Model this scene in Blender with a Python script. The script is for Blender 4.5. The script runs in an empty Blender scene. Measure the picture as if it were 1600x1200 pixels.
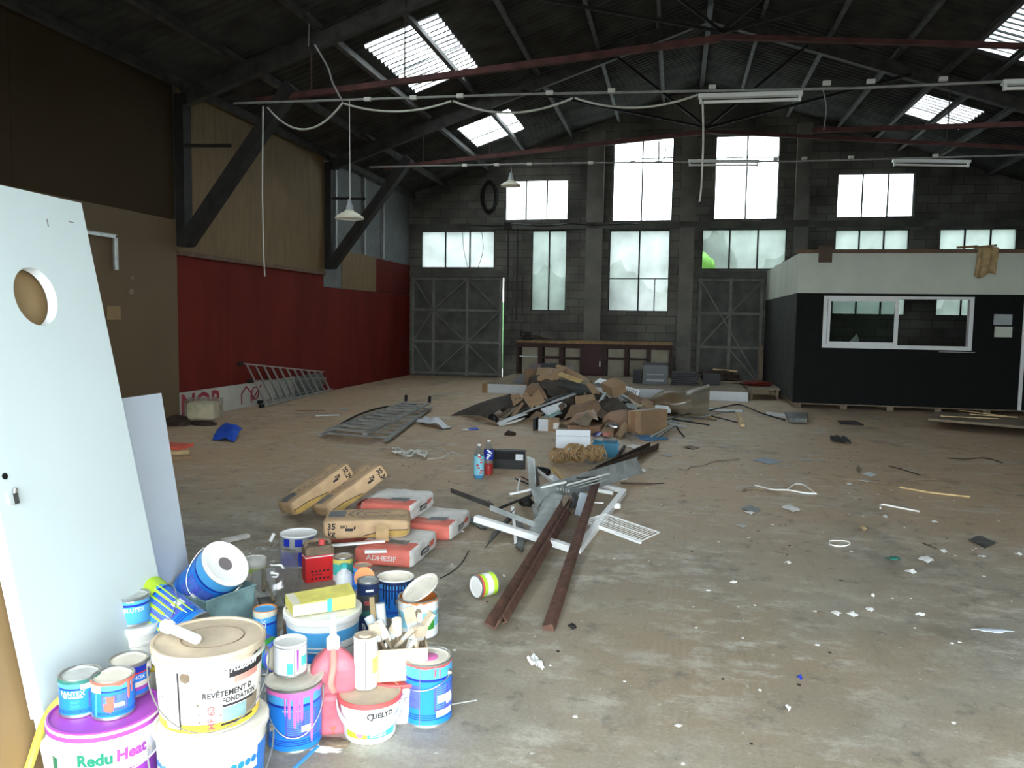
import bpy, bmesh, math, random
import numpy as np
from mathutils import Vector, Matrix, Euler, noise as mn
random.seed(7)
PI = math.pi
R = math.radians
SC = bpy.context.scene
COL = SC.collection

# ---------------------------------------------------------------- camera, sky, exposure
F_PX, CAM_H = 1248.0, 1.6
YAW, PIT, ROLL = R(11.5), R(4.58), R(0.9)
_f = Vector((-math.sin(YAW)*math.cos(PIT), math.cos(YAW)*math.cos(PIT), -math.sin(PIT)))
_r = Vector((math.cos(YAW), math.sin(YAW), 0.0))
_u = _r.cross(_f)
_R = _r*math.cos(ROLL) + _u*math.sin(ROLL)
_U = _u*math.cos(ROLL) - _r*math.sin(ROLL)
CAM = Vector((0, 0, CAM_H))
cd = bpy.data.cameras.new('camera')
cam = bpy.data.objects.new('camera', cd)
COL.objects.link(cam)
cd.sensor_fit = 'HORIZONTAL'
cd.sensor_width = 36.0
cd.lens = 36.0*F_PX/1600.0
cd.clip_start = 0.02
cd.clip_end = 300
m3 = Matrix((_R, _U, -_f)).transposed()
cam.matrix_world = Matrix.Translation(CAM) @ m3.to_4x4()
SC.camera = cam

SC.view_settings.view_transform = 'Standard'
SC.view_settings.look = 'None'
SC.view_settings.gamma = 1.0
SC.view_settings.use_curve_mapping = False
SC.view_settings.exposure = 3.9
SC.cycles.max_bounces = 10
SC.cycles.diffuse_bounces = 5
SC.cycles.transparent_max_bounces = 12
SC.cycles.sample_clamp_indirect = 6.0

world = bpy.data.worlds.new('overcast_sky')
SC.world = world
world.use_nodes = True
wn = world.node_tree
wn.nodes['Background'].inputs[0].default_value = (0.86, 0.95, 1.0, 1)
wn.nodes['Background'].inputs[1].default_value = 1.0
# the daylight that enters by the open front of the hall: a sampling portal in the opening
def portal(name, loc, rot, sx, sy):
    l = bpy.data.lights.new(name, 'AREA')
    l.shape = 'RECTANGLE'; l.size = sx; l.size_y = sy
    l.cycles.is_portal = True
    o = bpy.data.objects.new(name, l); COL.objects.link(o)
    o.location = loc; o.rotation_euler = rot
portal('daylight_entrance', (0.5, -0.85, 1.65), (R(90), 0, PI), 6.6, 3.3)

# a pixel of the photograph turned into a point on a real surface
def ray(x, y): return _f*F_PX + _R*(x-800) - _U*(y-600)
def onz(x, y, z=0.0):
    d = ray(x, y); return CAM + d*((z-CAM_H)/d.z)
def ony(x, y, Y):
    d = ray(x, y); return CAM + d*(Y/d.y)
def onx(x, y, X):
    d = ray(x, y); return CAM + d*(X/d.x)

# ---------------------------------------------------------------- materials
def srgb(r, g, b):
    def c(v):
        v /= 255.0
        return v/12.92 if v <= .04045 else ((v+.055)/1.055)**2.4
    return (c(r), c(g), c(b))
def mat(name, col, rough=.7, metal=0.0, var=.12, scale=6.0, bump=0.0, col2=None, lo=.35, hi=.65, detail=4, stretch=None, spec=.4, bscale=None):
    m = bpy.data.materials.new(name); m.use_nodes = True
    nt = m.node_tree; N = nt.nodes; L = nt.links
    p = N['Principled BSDF']
    p.inputs['Roughness'].default_value = rough
    p.inputs['Metallic'].default_value = metal
    p.inputs['Specular IOR Level'].default_value = spec
    tc = N.new('ShaderNodeTexCoord')
    src = tc.outputs['Object']
    if stretch:
        mp = N.new('ShaderNodeMapping'); mp.inputs['Scale'].default_value = stretch
        L.new(src, mp.inputs[0]); src = mp.outputs[0]
    nz = N.new('ShaderNodeTexNoise'); nz.inputs['Scale'].default_value = scale; nz.inputs['Detail'].default_value = detail
    L.new(src, nz.inputs['Vector'])
    cr = N.new('ShaderNodeValToRGB')
    a = tuple(c*(1-var) for c in col)
    b = col2 if col2 else tuple(min(1, c*(1+var)) for c in col)
    cr.color_ramp.elements[0].position = lo; cr.color_ramp.elements[1].position = hi
    cr.color_ramp.elements[0].color = (*a, 1); cr.color_ramp.elements[1].color = (*b, 1)
    L.new(nz.outputs[0], cr.inputs[0]); L.new(cr.outputs[0], p.inputs['Base Color'])
    if bump:
        bp = N.new('ShaderNodeBump'); bp.inputs['Strength'].default_value = bump; bp.inputs['Distance'].default_value = .02
        if bscale:
            n2 = N.new('ShaderNodeTexNoise'); n2.inputs['Scale'].default_value = bscale; L.new(src, n2.inputs['Vector']); L.new(n2.outputs[0], bp.inputs['Height'])
        else: L.new(nz.outputs[0], bp.inputs['Height'])
        L.new(bp.outputs[0], p.inputs['Normal'])
    return m
M = {}
def S(name, rgb, **k):
    M[name] = mat(name, srgb(*rgb), **k); return M[name]

# ---------------------------------------------------------------- mesh builder
class MB:
    def __init__(s): s.v = []; s.f = []; s.m = []
    def add(s, vs, fs, mi=0):
        n = len(s.v); s.v += [Vector(v) for v in vs]
        s.f += [tuple(n+i for i in f) for f in fs]; s.m += [mi]*len(fs); return s
    def box(s, c, d, rot=None, mi=0):
        hx, hy, hz = d[0]/2, d[1]/2, d[2]/2
        vs = [Vector((x, y, z)) for x in (-hx, hx) for y in (-hy, hy) for z in (-hz, hz)]
        if rot is not None:
            q = rot if isinstance(rot, Matrix) else Euler(rot).to_matrix()
            vs = [q @ v for v in vs]
        c = Vector(c)
        return s.add([v+c for v in vs], [(0,1,3,2),(4,6,7,5),(0,4,5,1),(2,3,7,6),(0,2,6,4),(1,5,7,3)], mi)
    def bb(s, a, b, mi=0):
        a = Vector(a); b = Vector(b)
        return s.box((a+b)/2, [abs(b[i]-a[i]) for i in range(3)], None, mi)
    def frame(s, p0, p1, up=(0,0,1)):
        z = (Vector(p1)-Vector(p0)); L = z.length; z = z.normalized(); up = Vector(up)
        if abs(z.dot(up)) > .98: up = Vector((1,0,0)) if abs(z.x) < .9 else Vector((0,1,0))
        x = up.cross(z).normalized(); y = z.cross(x)
        return Matrix((x, y, z)).transposed(), L
    def prof(s, p0, p1, prof, up=(0,0,1), mi=0, cap=True, close=True):
        q, L = s.frame(p0, p1, up); p0 = Vector(p0); n = len(prof)
        vs = [p0 + q @ Vector((a, b, 0)) for a, b in prof] + [p0 + q @ Vector((a, b, L)) for a, b in prof]
        fs = [(i, (i+1) % n, n+(i+1) % n, n+i) for i in range(n if close else n-1)]
        if cap: fs += [tuple(range(n-1, -1, -1)), tuple(range(n, 2*n))]
        return s.add(vs, fs, mi)
    def beam(s, p0, p1, w, h, up=(0,0,1), mi=0):
        return s.prof(p0, p1, [(-w/2,-h/2),(w/2,-h/2),(w/2,h/2),(-w/2,h/2)], up, mi)
    def angle(s, p0, p1, a, b, t=.004, up=(0,0,1), mi=0):
        return s.prof(p0, p1, [(0,0),(a,0),(a,t),(t,t),(t,b),(0,b)], up, mi)
    def chan(s, p0, p1, w, h, t=.004, up=(0,0,1), mi=0):
        return s.prof(p0, p1, [(-w/2,0),(w/2,0),(w/2,h),(w/2-t,h),(w/2-t,t),(-w/2+t,t),(-w/2+t,h),(-w/2,h)], up, mi)
    def tube(s, pts, r, n=8, mi=0, cap=True):
        pts = [Vector(p) for p in pts]; k = len(pts)
        base = len(s.v); ux = None
        for i, p in enumerate(pts):
            t = (pts[min(i+1, k-1)]-pts[max(i-1, 0)]).normalized()
            if ux is None:
                ux = t.orthogonal().normalized()
            ux = (ux - t*ux.dot(t)).normalized(); uy = t.cross(ux)
            rr = r[i] if isinstance(r, (list, tuple)) else r
            s.v += [p + ux*math.cos(2*PI*j/n)*rr + uy*math.sin(2*PI*j/n)*rr for j in range(n)]
        fs = [(base+i*n+j, base+i*n+(j+1) % n, base+(i+1)*n+(j+1) % n, base+(i+1)*n+j) for i in range(k-1) for j in range(n)]
        if cap: fs += [tuple(base+j for j in range(n-1, -1, -1)), tuple(base+(k-1)*n+j for j in range(n))]
        s.f += fs; s.m += [mi]*len(fs); return s
    def lathe(s, prof, n=32, mi=0, c=(0,0,0), mis=None, sq=None):
        c = Vector(c); base = len(s.v); k = len(prof)
        for r_, z_ in prof:
            for j in range(n):
                a = 2*PI*j/n; x = math.cos(a)*r_; y = math.sin(a)*r_
                if sq: y *= sq
                s.v.append(c+Vector((x, y, z_)))
        for i in range(k-1):
            for j in range(n):
                s.f.append((base+i*n+j, base+i*n+(j+1) % n, base+(i+1)*n+(j+1) % n, base+(i+1)*n+j)); s.m.append(mis[i] if mis else mi)
        return s
    def grid(s, fn, nu, nv, mi=0, mf=None):
        base = len(s.v)
        for i in range(nu+1):
            for j in range(nv+1): s.v.append(Vector(fn(i/nu, j/nv)))
        for i in range(nu):
            for j in range(nv):
                a = base+i*(nv+1)+j
                s.f.append((a, a+nv+1, a+nv+2, a+1)); s.m.append(mf((i+.5)/nu, (j+.5)/nv) if mf else mi)
        return s
    def poly(s, pts, mi=0): return s.add(pts, [tuple(range(len(pts)))], mi)
    def slab(s, pts, n, mi=0):     # polygon given thickness along n
        pts = [Vector(p) for p in pts]; n = Vector(n); k = len(pts)
        return s.add(pts+[p+n for p in pts], [tuple(range(k-1, -1, -1)), tuple(range(k, 2*k))]+[(i, (i+1) % k, k+(i+1) % k, k+i) for i in range(k)], mi)
    def xf(s, mtx, start=0):
        for i in range(start, len(s.v)): s.v[i] = mtx @ s.v[i]
        return s
    def build(s, name, mats, parent=None, smooth=True, origin=None, angle=35, fixn=False):
        if not isinstance(mats, (list, tuple)): mats = [mats]
        if parent is None and origin is None and s.v:
            xs = [v.x for v in s.v]; ys = [v.y for v in s.v]; zs = [v.z for v in s.v]
            origin = Vector(((min(xs)+max(xs))/2, (min(ys)+max(ys))/2, min(zs)))
        o3 = Vector(origin) if origin is not None else Vector((0,0,0))
        me = bpy.data.meshes.new(name)
        me.from_pydata([tuple(v-o3) for v in s.v], [], s.f)
        for x in mats: me.materials.append(M[x] if isinstance(x, str) else x)
        me.polygons.foreach_set('material_index', s.m)
        if smooth:
            me.polygons.foreach_set('use_smooth', [True]*len(me.polygons))
            me.update()
            me.set_sharp_from_angle(angle=R(angle))
        if fixn:
            bm = bmesh.new(); bm.from_mesh(me); bmesh.ops.recalc_face_normals(bm, faces=bm.faces); bm.to_mesh(me); bm.free()
        me.update()
        ob = bpy.data.objects.new(name, me); COL.objects.link(ob)
        if parent is not None: ob.parent = parent
        else: ob.location = o3
        return ob
def tag(o, label, cat, group=None, kind=None):
    o['label'] = label; o['category'] = cat
    if group: o['group'] = group
    if kind: o['kind'] = kind
    return o
def struct(o, label=None):
    o['kind'] = 'structure'
    if label: o['label'] = label; 
    return o
def empty(name, label, cat, loc=(0,0,0), rot=(0,0,0), group=None):
    o = bpy.data.objects.new(name, None); COL.objects.link(o)
    o.location = loc; o.rotation_euler = rot; o.empty_display_size = .05
    return tag(o, label, cat, group)

_tc = {}
def text_geo(txt, size, bold=0.0, align='CENTER', shear=0.0):
    key = (txt, size, bold, align, shear)
    if key not in _tc:
        cu = bpy.data.curves.new('t', 'FONT'); cu.body = txt; cu.size = size; cu.align_x = align; cu.align_y = 'CENTER'
        cu.offset = bold*size; cu.resolution_u = 2; cu.shear = shear
        ob = bpy.data.objects.new('t', cu); COL.objects.link(ob)
        bpy.context.view_layer.update()
        me = bpy.data.meshes.new_from_object(ob.evaluated_get(bpy.context.evaluated_depsgraph_get()))
        _tc[key] = ([(v.co.x, v.co.y) for v in me.vertices], [tuple(p.vertices) for p in me.polygons])
        bpy.data.objects.remove(ob); bpy.data.curves.remove(cu); bpy.data.meshes.remove(me)
    return _tc[key]
def text(mb, txt, size, fn, mi=0, bold=.0, sx=1.0, align='CENTER', shear=0.0):
    vs, fs = text_geo(txt, size, bold, align, shear)
    return mb.add([fn(x*sx, y) for x, y in vs], fs, mi)
def face_cam(x, y): return math.atan2(-y, -x)+PI/2

# palette
S('concrete_wall', (118,116,108), rough=.9, var=.25, scale=1.3, bump=.25, bscale=25)
S('concrete_dark', (92,92,86), rough=.9, var=.25, scale=2, bump=.2, bscale=25)
S('roof_sheet', (60,60,57), rough=.95, var=.35, scale=2.0, bump=.1)
S('steel_dark', (42,40,38), rough=.75, var=.3, scale=6)
S('steel_dust', (66,65,62), rough=.8, var=.3, scale=5)
S('steel_red', (84,48,44), rough=.7, var=.3, scale=5)
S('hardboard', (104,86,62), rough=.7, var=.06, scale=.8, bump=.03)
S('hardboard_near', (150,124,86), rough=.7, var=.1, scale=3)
S('hardboard_upper_shaded', (60,49,34), rough=.8, spec=.15, var=.08, scale=.8)  # darker copy of hardboard: shade of the upper wall put into its colour
S('plywood', (120,98,64), rough=.7, var=.12, scale=3, stretch=(1,6,.6), bump=.03)
S('batten', (110,88,70), rough=.8, var=.15)
S('red_panel', (104,33,26), rough=.8, spec=.15, var=.16, scale=1.1, stretch=(1,1.4,.4))
S('red_panel_b', (98,34,28), rough=.8, spec=.15, var=.12, scale=1.1, stretch=(1,1.4,.4))
S('grey_wall', (110,114,114), rough=.8, var=.1)
S('white_paint', (226,232,230), rough=.5, var=.02, scale=3)
S('white_wall', (202,208,194), rough=.6, var=.06, scale=1.5)
S('cabin_black', (12,15,15), rough=.7, spec=.2, var=.2, scale=4)
S('cabin_black_dusty', (48,50,48), rough=.8, var=.25, scale=3)
S('cabin_inside', (60,62,60), rough=.9)
S('alu_white', (232,234,232), rough=.4, var=.02)
S('door_white', (215,228,228), rough=.45, var=.015, scale=2)
S('board_white', (206,216,226), rough=.5, var=.015)
S('door_edge', (240,246,248), rough=.5, var=.02)
S('wood', (150,120,84), rough=.8, var=.2, scale=10, stretch=(1,1,.3))
S('wood_dusty', (132,118,100), rough=.9, var=.2, scale=7)
S('wood_light', (206,180,134), rough=.7, var=.15, scale=12)
S('wood_yellow', (186,158,104), rough=.7, var=.15, scale=12)
S('wood_dark', (66,46,42), rough=.7, var=.2, scale=5)
S('burgundy', (70,40,42), rough=.6, var=.1)
S('cream', (196,188,164), rough=.8, var=.08)
S('cardboard', (158,130,100), rough=.85, var=.1, scale=6)
S('cardboard_b', (128,104,82), rough=.85, var=.12, scale=6)
S('cardboard_dark', (92,78,64), rough=.85, var=.2, scale=5)
S('tape', (146,112,84), rough=.4, var=.1)
S('hard_dark', (62,54,46), rough=.8, var=.3, scale=4)
S('paper_white', (236,236,232), rough=.8, var=.04, scale=10)
S('paper_grey', (176,178,174), rough=.8, var=.1)
S('kraft', (190,160,124), rough=.85, var=.1, scale=9, bump=.15, bscale=30)
S('kraft_gold', (182,150,84), rough=.8, var=.12, scale=9)
S('web_steel', (26,24,22), rough=.8, var=.2)
S('box_beige', (196,178,150), rough=.85, var=.08)
S('ink', (44,40,42), rough=.8, var=.1)
S('ink_grey', (120,112,112), rough=.8, var=.1)
S('sack_white', (214,212,206), rough=.75, var=.1, scale=9, bump=.15, bscale=30)
S('sack_red', (206,108,94), rough=.7, var=.1, scale=9, bump=.1, bscale=30)
S('sack_pink', (220,152,138), rough=.7, var=.12, scale=9)
S('rust', (92,64,52), rough=.85, var=.3, scale=14, bump=.2)
S('rust_dark', (74,58,50), rough=.8, var=.3, scale=12)
S('galv', (164,170,168), rough=.42, metal=.25, var=.2, scale=9)
S('galv_dark', (96,98,96), rough=.45, metal=.5, var=.3, scale=8)
S('alu', (196,198,196), rough=.38, metal=.7, var=.12, scale=10)
S('alu_dull', (150,152,150), rough=.5, metal=.4, var=.15, scale=10)
S('chrome', (190,190,190), rough=.25, metal=.9, var=.1)
S('wire', (176,176,172), rough=.35, metal=.8, var=.1)
S('black', (22,22,22), rough=.5, var=.2)
S('rubber', (26,26,26), rough=.8, var=.2)
S('grey_plastic', (108,112,114), rough=.5, var=.1)
S('grey_light', (168,174,176), rough=.5, var=.08)
S('tile_white', (214,220,224), rough=.45, var=.04)
S('teal', (40,116,146), rough=.5, var=.08)
S('blue_sheet', (30,84,196), rough=.5, var=.12)
S('blue_flat', (70,128,178), rough=.6, var=.08)
S('rope', (158,130,92), rough=.9, var=.25, scale=30)
S('cable_white', (208,208,200), rough=.6, var=.06)
S('cable_black', (30,30,30), rough=.6, var=.1)
S('conduit', (150,150,146), rough=.6, var=.15)
S('lamp_enamel', (222,218,196), rough=.5, var=.06)
S('lamp_inside', (240,238,226), rough=.5, var=.03)
S('foam', (214,206,176), rough=.9, var=.12, scale=14, bump=.4)
S('debris_dark', (60,46,40), rough=.9, var=.4, scale=12)
S('can_blue', (38,128,222), rough=.33, var=.04, scale=4)
S('can_light', (84,172,232), rough=.35, var=.04, scale=4)
S('can_navy', (30,52,170), rough=.35, var=.05)
S('can_violet', (84,96,206), rough=.4, var=.12, scale=60)
S('can_white', (240,242,242), rough=.35, var=.04, scale=6)
S('can_dirty', (226,224,214), rough=.5, var=.12, scale=12)
S('paint_white', (246,246,242), rough=.4, var=.04, scale=12)
S('paint_skin', (228,222,206), rough=.55, var=.1, scale=14)
S('dust_lid', (190,174,150), rough=.8, var=.14, scale=9, bump=.2)
S('purple', (170,74,176), rough=.35, var=.1, scale=6)
S('pink', (236,120,190), rough=.4, var=.06)
S('pink_jug', (206,108,120), rough=.45, var=.22, scale=9)
S('orange', (226,140,70), rough=.45, var=.12)
S('orange_red', (222,104,84), rough=.45, var=.1)
S('red', (214,40,44), rough=.4, var=.08)
S('red_lid', (216,88,86), rough=.45, var=.1)
S('lime', (180,222,60), rough=.4, var=.06)
S('green', (62,150,60), rough=.45, var=.08)
S('green_dark', (28,120,92), rough=.4, var=.04)
S('turq', (80,205,196), rough=.4, var=.1)
S('yellow', (244,206,60), rough=.45, var=.08)
S('yellow_box', (228,218,112), rough=.55, var=.12, scale=12)
S('box_cream', (228,222,200), rough=.6, var=.1, scale=12)
S('sky_label', (140,208,226), rough=.5, var=.1)
S('hose', (226,200,84), rough=.45, var=.06)
S('crate_grey', (120,150,150), rough=.6, var=.3, scale=9)
S('crate_inside', (84,96,104), rough=.7, var=.15)
S('crate_green', (52,116,104), rough=.6, var=.3, scale=14)
S('navy_can', (36,52,92), rough=.35, var=.1)
S('brown_dirt', (120,104,86), rough=.9, var=.3, scale=20)
S('cloth', (176,152,110), rough=.95, var=.2, scale=12, bump=.2)
S('plaster_tool', (150,152,146), rough=.45, metal=.3, var=.2)
S('foliage', (96,150,60), rough=.7, var=.35, scale=1.2)
S('foliage_dark', (64,104,60), rough=.8, var=.35, scale=1.0)
S('grass', (90,116,66), rough=.9, var=.2)
S('asphalt', (120,120,116), rough=.9, var=.2)
S('pinkish', (200,120,104), rough=.7, var=.1)

def translucent(name, col, trans=.25, rough=.0, var=.1, scale=3, gloss=.04):
    m = bpy.data.materials.new(name); m.use_nodes = True
    nt = m.node_tree; N = nt.nodes; L = nt.links; N.remove(N['Principled BSDF'])
    out = N['Material Output']
    tc = N.new('ShaderNodeTexCoord'); nz = N.new('ShaderNodeTexNoise'); nz.inputs['Scale'].default_value = scale; nz.inputs['Detail'].default_value = 5
    cr = N.new('ShaderNodeValToRGB'); cr.color_ramp.elements[0].position = .35; cr.color_ramp.elements[1].position = .65
    cr.color_ramp.elements[0].color = (*[c*(1-var) for c in col], 1); cr.color_ramp.elements[1].color = (*[min(1, c*(1+var)) for c in col], 1)
    L.new(tc.outputs['Object'], nz.inputs['Vector']); L.new(nz.outputs[0], cr.inputs[0])
    tl = N.new('ShaderNodeBsdfTranslucent'); L.new(cr.outputs[0], tl.inputs[0])
    tr = N.new('ShaderNodeBsdfTransparent'); L.new(cr.outputs[0], tr.inputs[0])
    mx = N.new('ShaderNodeMixShader'); mx.inputs[0].default_value = trans
    L.new(tl.outputs[0], mx.inputs[1]); L.new(tr.outputs[0], mx.inputs[2])
    gl = N.new('ShaderNodeBsdfGlossy'); gl.inputs['Roughness'].default_value = max(rough, .12)
    m2 = N.new('ShaderNodeMixShader'); m2.inputs[0].default_value = gloss
    L.new(mx.outputs[0], m2.inputs[1]); L.new(gl.outputs[0], m2.inputs[2]); L.new(m2.outputs[0], out.inputs[0])
    M[name] = m; return m
translucent('frosted_glass', (.72,.76,.75), trans=.25, var=.1, scale=2.2)
translucent('frosted_glass_dim_dirty', (.088,.104,.094), trans=.15, var=.22, scale=1.1)  # dirt plus the weaker light from the hedge side, set in the glass colour
translucent('frosted_glass_mid', (.12,.132,.125), trans=.15, var=.2, scale=1.4)
def skylight(name, lo, hi):
    m = translucent(name, (.8,.83,.83), trans=.2, var=.3, scale=1.6); nt = m.node_tree; N = nt.nodes; L = nt.links
    geo = N.new('ShaderNodeNewGeometry'); w = N.new('ShaderNodeTexWave'); w.bands_direction = 'Y'; w.inputs['Scale'].default_value = 2*PI/20/.177; w.inputs['Distortion'].default_value = .6; w.inputs['Detail'].default_value = 3
    L.new(geo.outputs['Position'], w.inputs[0])
    r_ = N.new('ShaderNodeValToRGB'); r_.color_ramp.elements[0].position = .42; r_.color_ramp.elements[1].position = .5
    r_.color_ramp.elements[0].color = (*[lo*c for c in (.9,1,1)], 1); r_.color_ramp.elements[1].color = (hi, hi, hi, 1); L.new(w.outputs[1], r_.inputs[0])
    x = N.new('ShaderNodeMix'); x.data_type = 'RGBA'; x.blend_type = 'MULTIPLY'; x.inputs[0].default_value = 1
    cr = [n for n in N if n.type == 'VALTORGB' and n != r_][0]; L.new(cr.outputs[0], x.inputs[6]); L.new(r_.outputs[0], x.inputs[7])
    for n in N:
        if n.type in ('BSDF_TRANSLUCENT', 'BSDF_TRANSPARENT'): L.new(x.outputs[2], n.inputs[0])
skylight('skylight_sheet', .015, 1.2); skylight('skylight_dirty', .012, .3)
translucent('film', (.9,.9,.88), trans=.78, rough=.2, gloss=.1)
translucent('film_bag', (.66,.62,.54), trans=.35, rough=.25, gloss=.06)
translucent('clear_plastic', (.86,.9,.92), trans=.85, rough=.1, gloss=.12)
def glass():
    m = bpy.data.materials.new('clear_glass'); m.use_nodes = True
    N = m.node_tree.nodes; L = m.node_tree.links; N.remove(N['Principled BSDF'])
    tr = N.new('ShaderNodeBsdfTransparent'); tr.inputs[0].default_value = (.75,.8,.78,1)
    gl = N.new('ShaderNodeBsdfGlossy'); gl.inputs['Roughness'].default_value = .03
    fr = N.new('ShaderNodeFresnel'); fr.inputs[0].default_value = 1.5
    mx = N.new('ShaderNodeMixShader'); L.new(fr.outputs[0], mx.inputs[0]); L.new(tr.outputs[0], mx.inputs[1]); L.new(gl.outputs[0], mx.inputs[2])
    L.new(mx.outputs[0], N['Material Output'].inputs[0]); M['clear_glass'] = m
glass()
# ---------------------------------------------------------------- the shell of the hall
XL, XR, YB, YF = -7.4, 8.3, 21.6, -0.8
RX, SL, ZE = 0.45, 0.34, 5.04
def roof_z(x): return ZE + SL*((x-XL) if x < RX else (2*RX-x-XL))

def floor_mat():
    m = bpy.data.materials.new('concrete_floor'); m.use_nodes = True
    N = m.node_tree.nodes; L = m.node_tree.links; p = N['Principled BSDF']
    p.inputs['Roughness'].default_value = .6; p.inputs['Specular IOR Level'].default_value = .5
    tc = N.new('ShaderNodeTexCoord')
    def nz(scale, detail=5, rough=.6, map_=None, dist=0):
        n = N.new('ShaderNodeTexNoise'); n.inputs['Scale'].default_value = scale; n.inputs['Detail'].default_value = detail
        n.inputs['Roughness'].default_value = rough; n.inputs['Distortion'].default_value = dist
        if map_:
            q = N.new('ShaderNodeMapping'); q.inputs['Scale'].default_value = map_; L.new(tc.outputs['Object'], q.inputs[0]); L.new(q.outputs[0], n.inputs['Vector'])
        else: L.new(tc.outputs['Object'], n.inputs['Vector'])
        return n.outputs[0]
    def ramp(src, a, b, c0=(0,0,0), c1=(1,1,1)):
        r_ = N.new('ShaderNodeValToRGB'); r_.color_ramp.elements[0].position = a; r_.color_ramp.elements[1].position = b
        r_.color_ramp.elements[0].color = (*c0, 1); r_.color_ramp.elements[1].color = (*c1, 1); L.new(src, r_.inputs[0]); return r_.outputs[0]
    def mix(f, a, b, mode='MIX', fac=None):
        x = N.new('ShaderNodeMix'); x.data_type = 'RGBA'; x.blend_type = mode
        if fac is not None: x.inputs[0].default_value = fac
        else: L.new(f, x.inputs[0])
        for s_, v in ((6, a), (7, b)):
            if isinstance(v, tuple): x.inputs[s_].default_value = (*v, 1)
            else: L.new(v, x.inputs[s_])
        return x.outputs[2]
    def math_(op, a, b):
        x = N.new('ShaderNodeMath'); x.operation = op
        for i, v in enumerate((a, b)):
            if isinstance(v, (int, float)): x.inputs[i].default_value = v
            elif v is not None: L.new(v, x.inputs[i])
        return x.outputs[0]
    base = ramp(nz(1.1, 8, .65), .3, .7, srgb(138,133,121), srgb(182,174,157))
    dust = mix(ramp(nz(.33, 4, .55, dist=.6), .42, .6), base, srgb(158,140,114))
    sx = N.new('ShaderNodeSeparateXYZ'); L.new(tc.outputs['Object'], sx.inputs[0])
    # the middle of the hall lies under a coat of brown dust
    my = N.new('ShaderNodeMapRange'); my.interpolation_type = 'SMOOTHSTEP'
    my.inputs[1].default_value = 4.5; my.inputs[2].default_value = 8.5; L.new(sx.outputs[1], my.inputs[0])
    far = math_('MULTIPLY', my.outputs[0], ramp(nz(.5, 5, .6), .2, .45))
    dust = mix(far, dust, mix(None, srgb(204,174,140), srgb(192,166,134), fac=.4))
    d2 = mix(ramp(nz(6, 8, .7), .56, .72), dust, srgb(98,96,88))
    # whitish scuffs and plaster smears
    w = math_('MULTIPLY', ramp(nz(2.6, 10, .8, (1,1.6,1)), .5, .6), ramp(nz(.7, 3), .38, .6))
    d3 = mix(math_('MULTIPLY', w, .9), d2, srgb(208,203,190))
    sp = ramp(nz(24, 4, .7), .655, .7)
    grn = ramp(nz(55, 4, .8), .3, .7, (.74,.74,.73), (1.0,1.0,1.0))
    d3 = mix(None, d3, grn, 'MULTIPLY', 1.0)
    d4 = mix(math_('MULTIPLY', sp, .8), d3, srgb(216,212,202))
    lineb = ramp(nz(1.6, 12, .85, (2.2,.5,1)), .56, .62)
    d4 = mix(math_('MULTIPLY', lineb, .3), d4, srgb(104,102,92))
    dk = ramp(nz(.9, 8, .75, (1,.6,1)), .54, .72)
    d5 = mix(math_('MULTIPLY', dk, .7), d4, srgb(84,84,76))
    # tyre tracks running down the hall
    def track(x0, w_):
        a = math_('ABSOLUTE', math_('SUBTRACT', sx.outputs[0], x0), None)
        r_ = N.new('ShaderNodeMapRange'); r_.inputs[1].default_value = w_; r_.inputs[2].default_value = w_*.8; L.new(a, r_.inputs[0])
        q = N.new('ShaderNodeTexWave'); q.inputs['Scale'].default_value = 12; q.bands_direction = 'Y'; q.inputs['Distortion'].default_value = 1.5; L.new(tc.outputs['Object'], q.inputs[0])
        s_ = N.new('ShaderNodeTexWave'); s_.inputs['Scale'].default_value = 9; s_.bands_direction = 'X'; L.new(tc.outputs['Object'], s_.inputs[0])
        t = math_('MULTIPLY', ramp(q.outputs[0+1], .35, .65), ramp(s_.outputs[1], .3, .6))
        return math_('MULTIPLY', math_('MULTIPLY', r_.outputs[0], t), ramp(nz(2.0, 4), .4, .6))
    d6 = mix(math_('MULTIPLY', track(.32, .13), .16), d5, srgb(104,104,98))
    d6 = mix(math_('MULTIPLY', track(.02, .09), .14), d6, srgb(188,182,166))
    L.new(d6, p.inputs['Base Color'])
    bp = N.new('ShaderNodeBump'); bp.inputs['Strength'].default_value = .25; bp.inputs['Distance'].default_value = .01
    L.new(nz(18, 8, .7), bp.inputs['Height']); L.new(bp.outputs[0], p.inputs['Normal'])
    M['floor'] = m
floor_mat()
mb = MB(); mb.bb((XL-.2, YF-.2, -.2), (XR+.2, YB+.2, 0)); struct(mb.build('floor', 'floor', smooth=False, origin=(0,0,0)))
mb = MB(); mb.bb((-40, -30, -.32), (40, YF-.2, -.02)); mb.bb((-40, YB+.2, -.32), (40, 60, -.05)); struct(mb.build('ground', 'asphalt', smooth=False))

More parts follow.
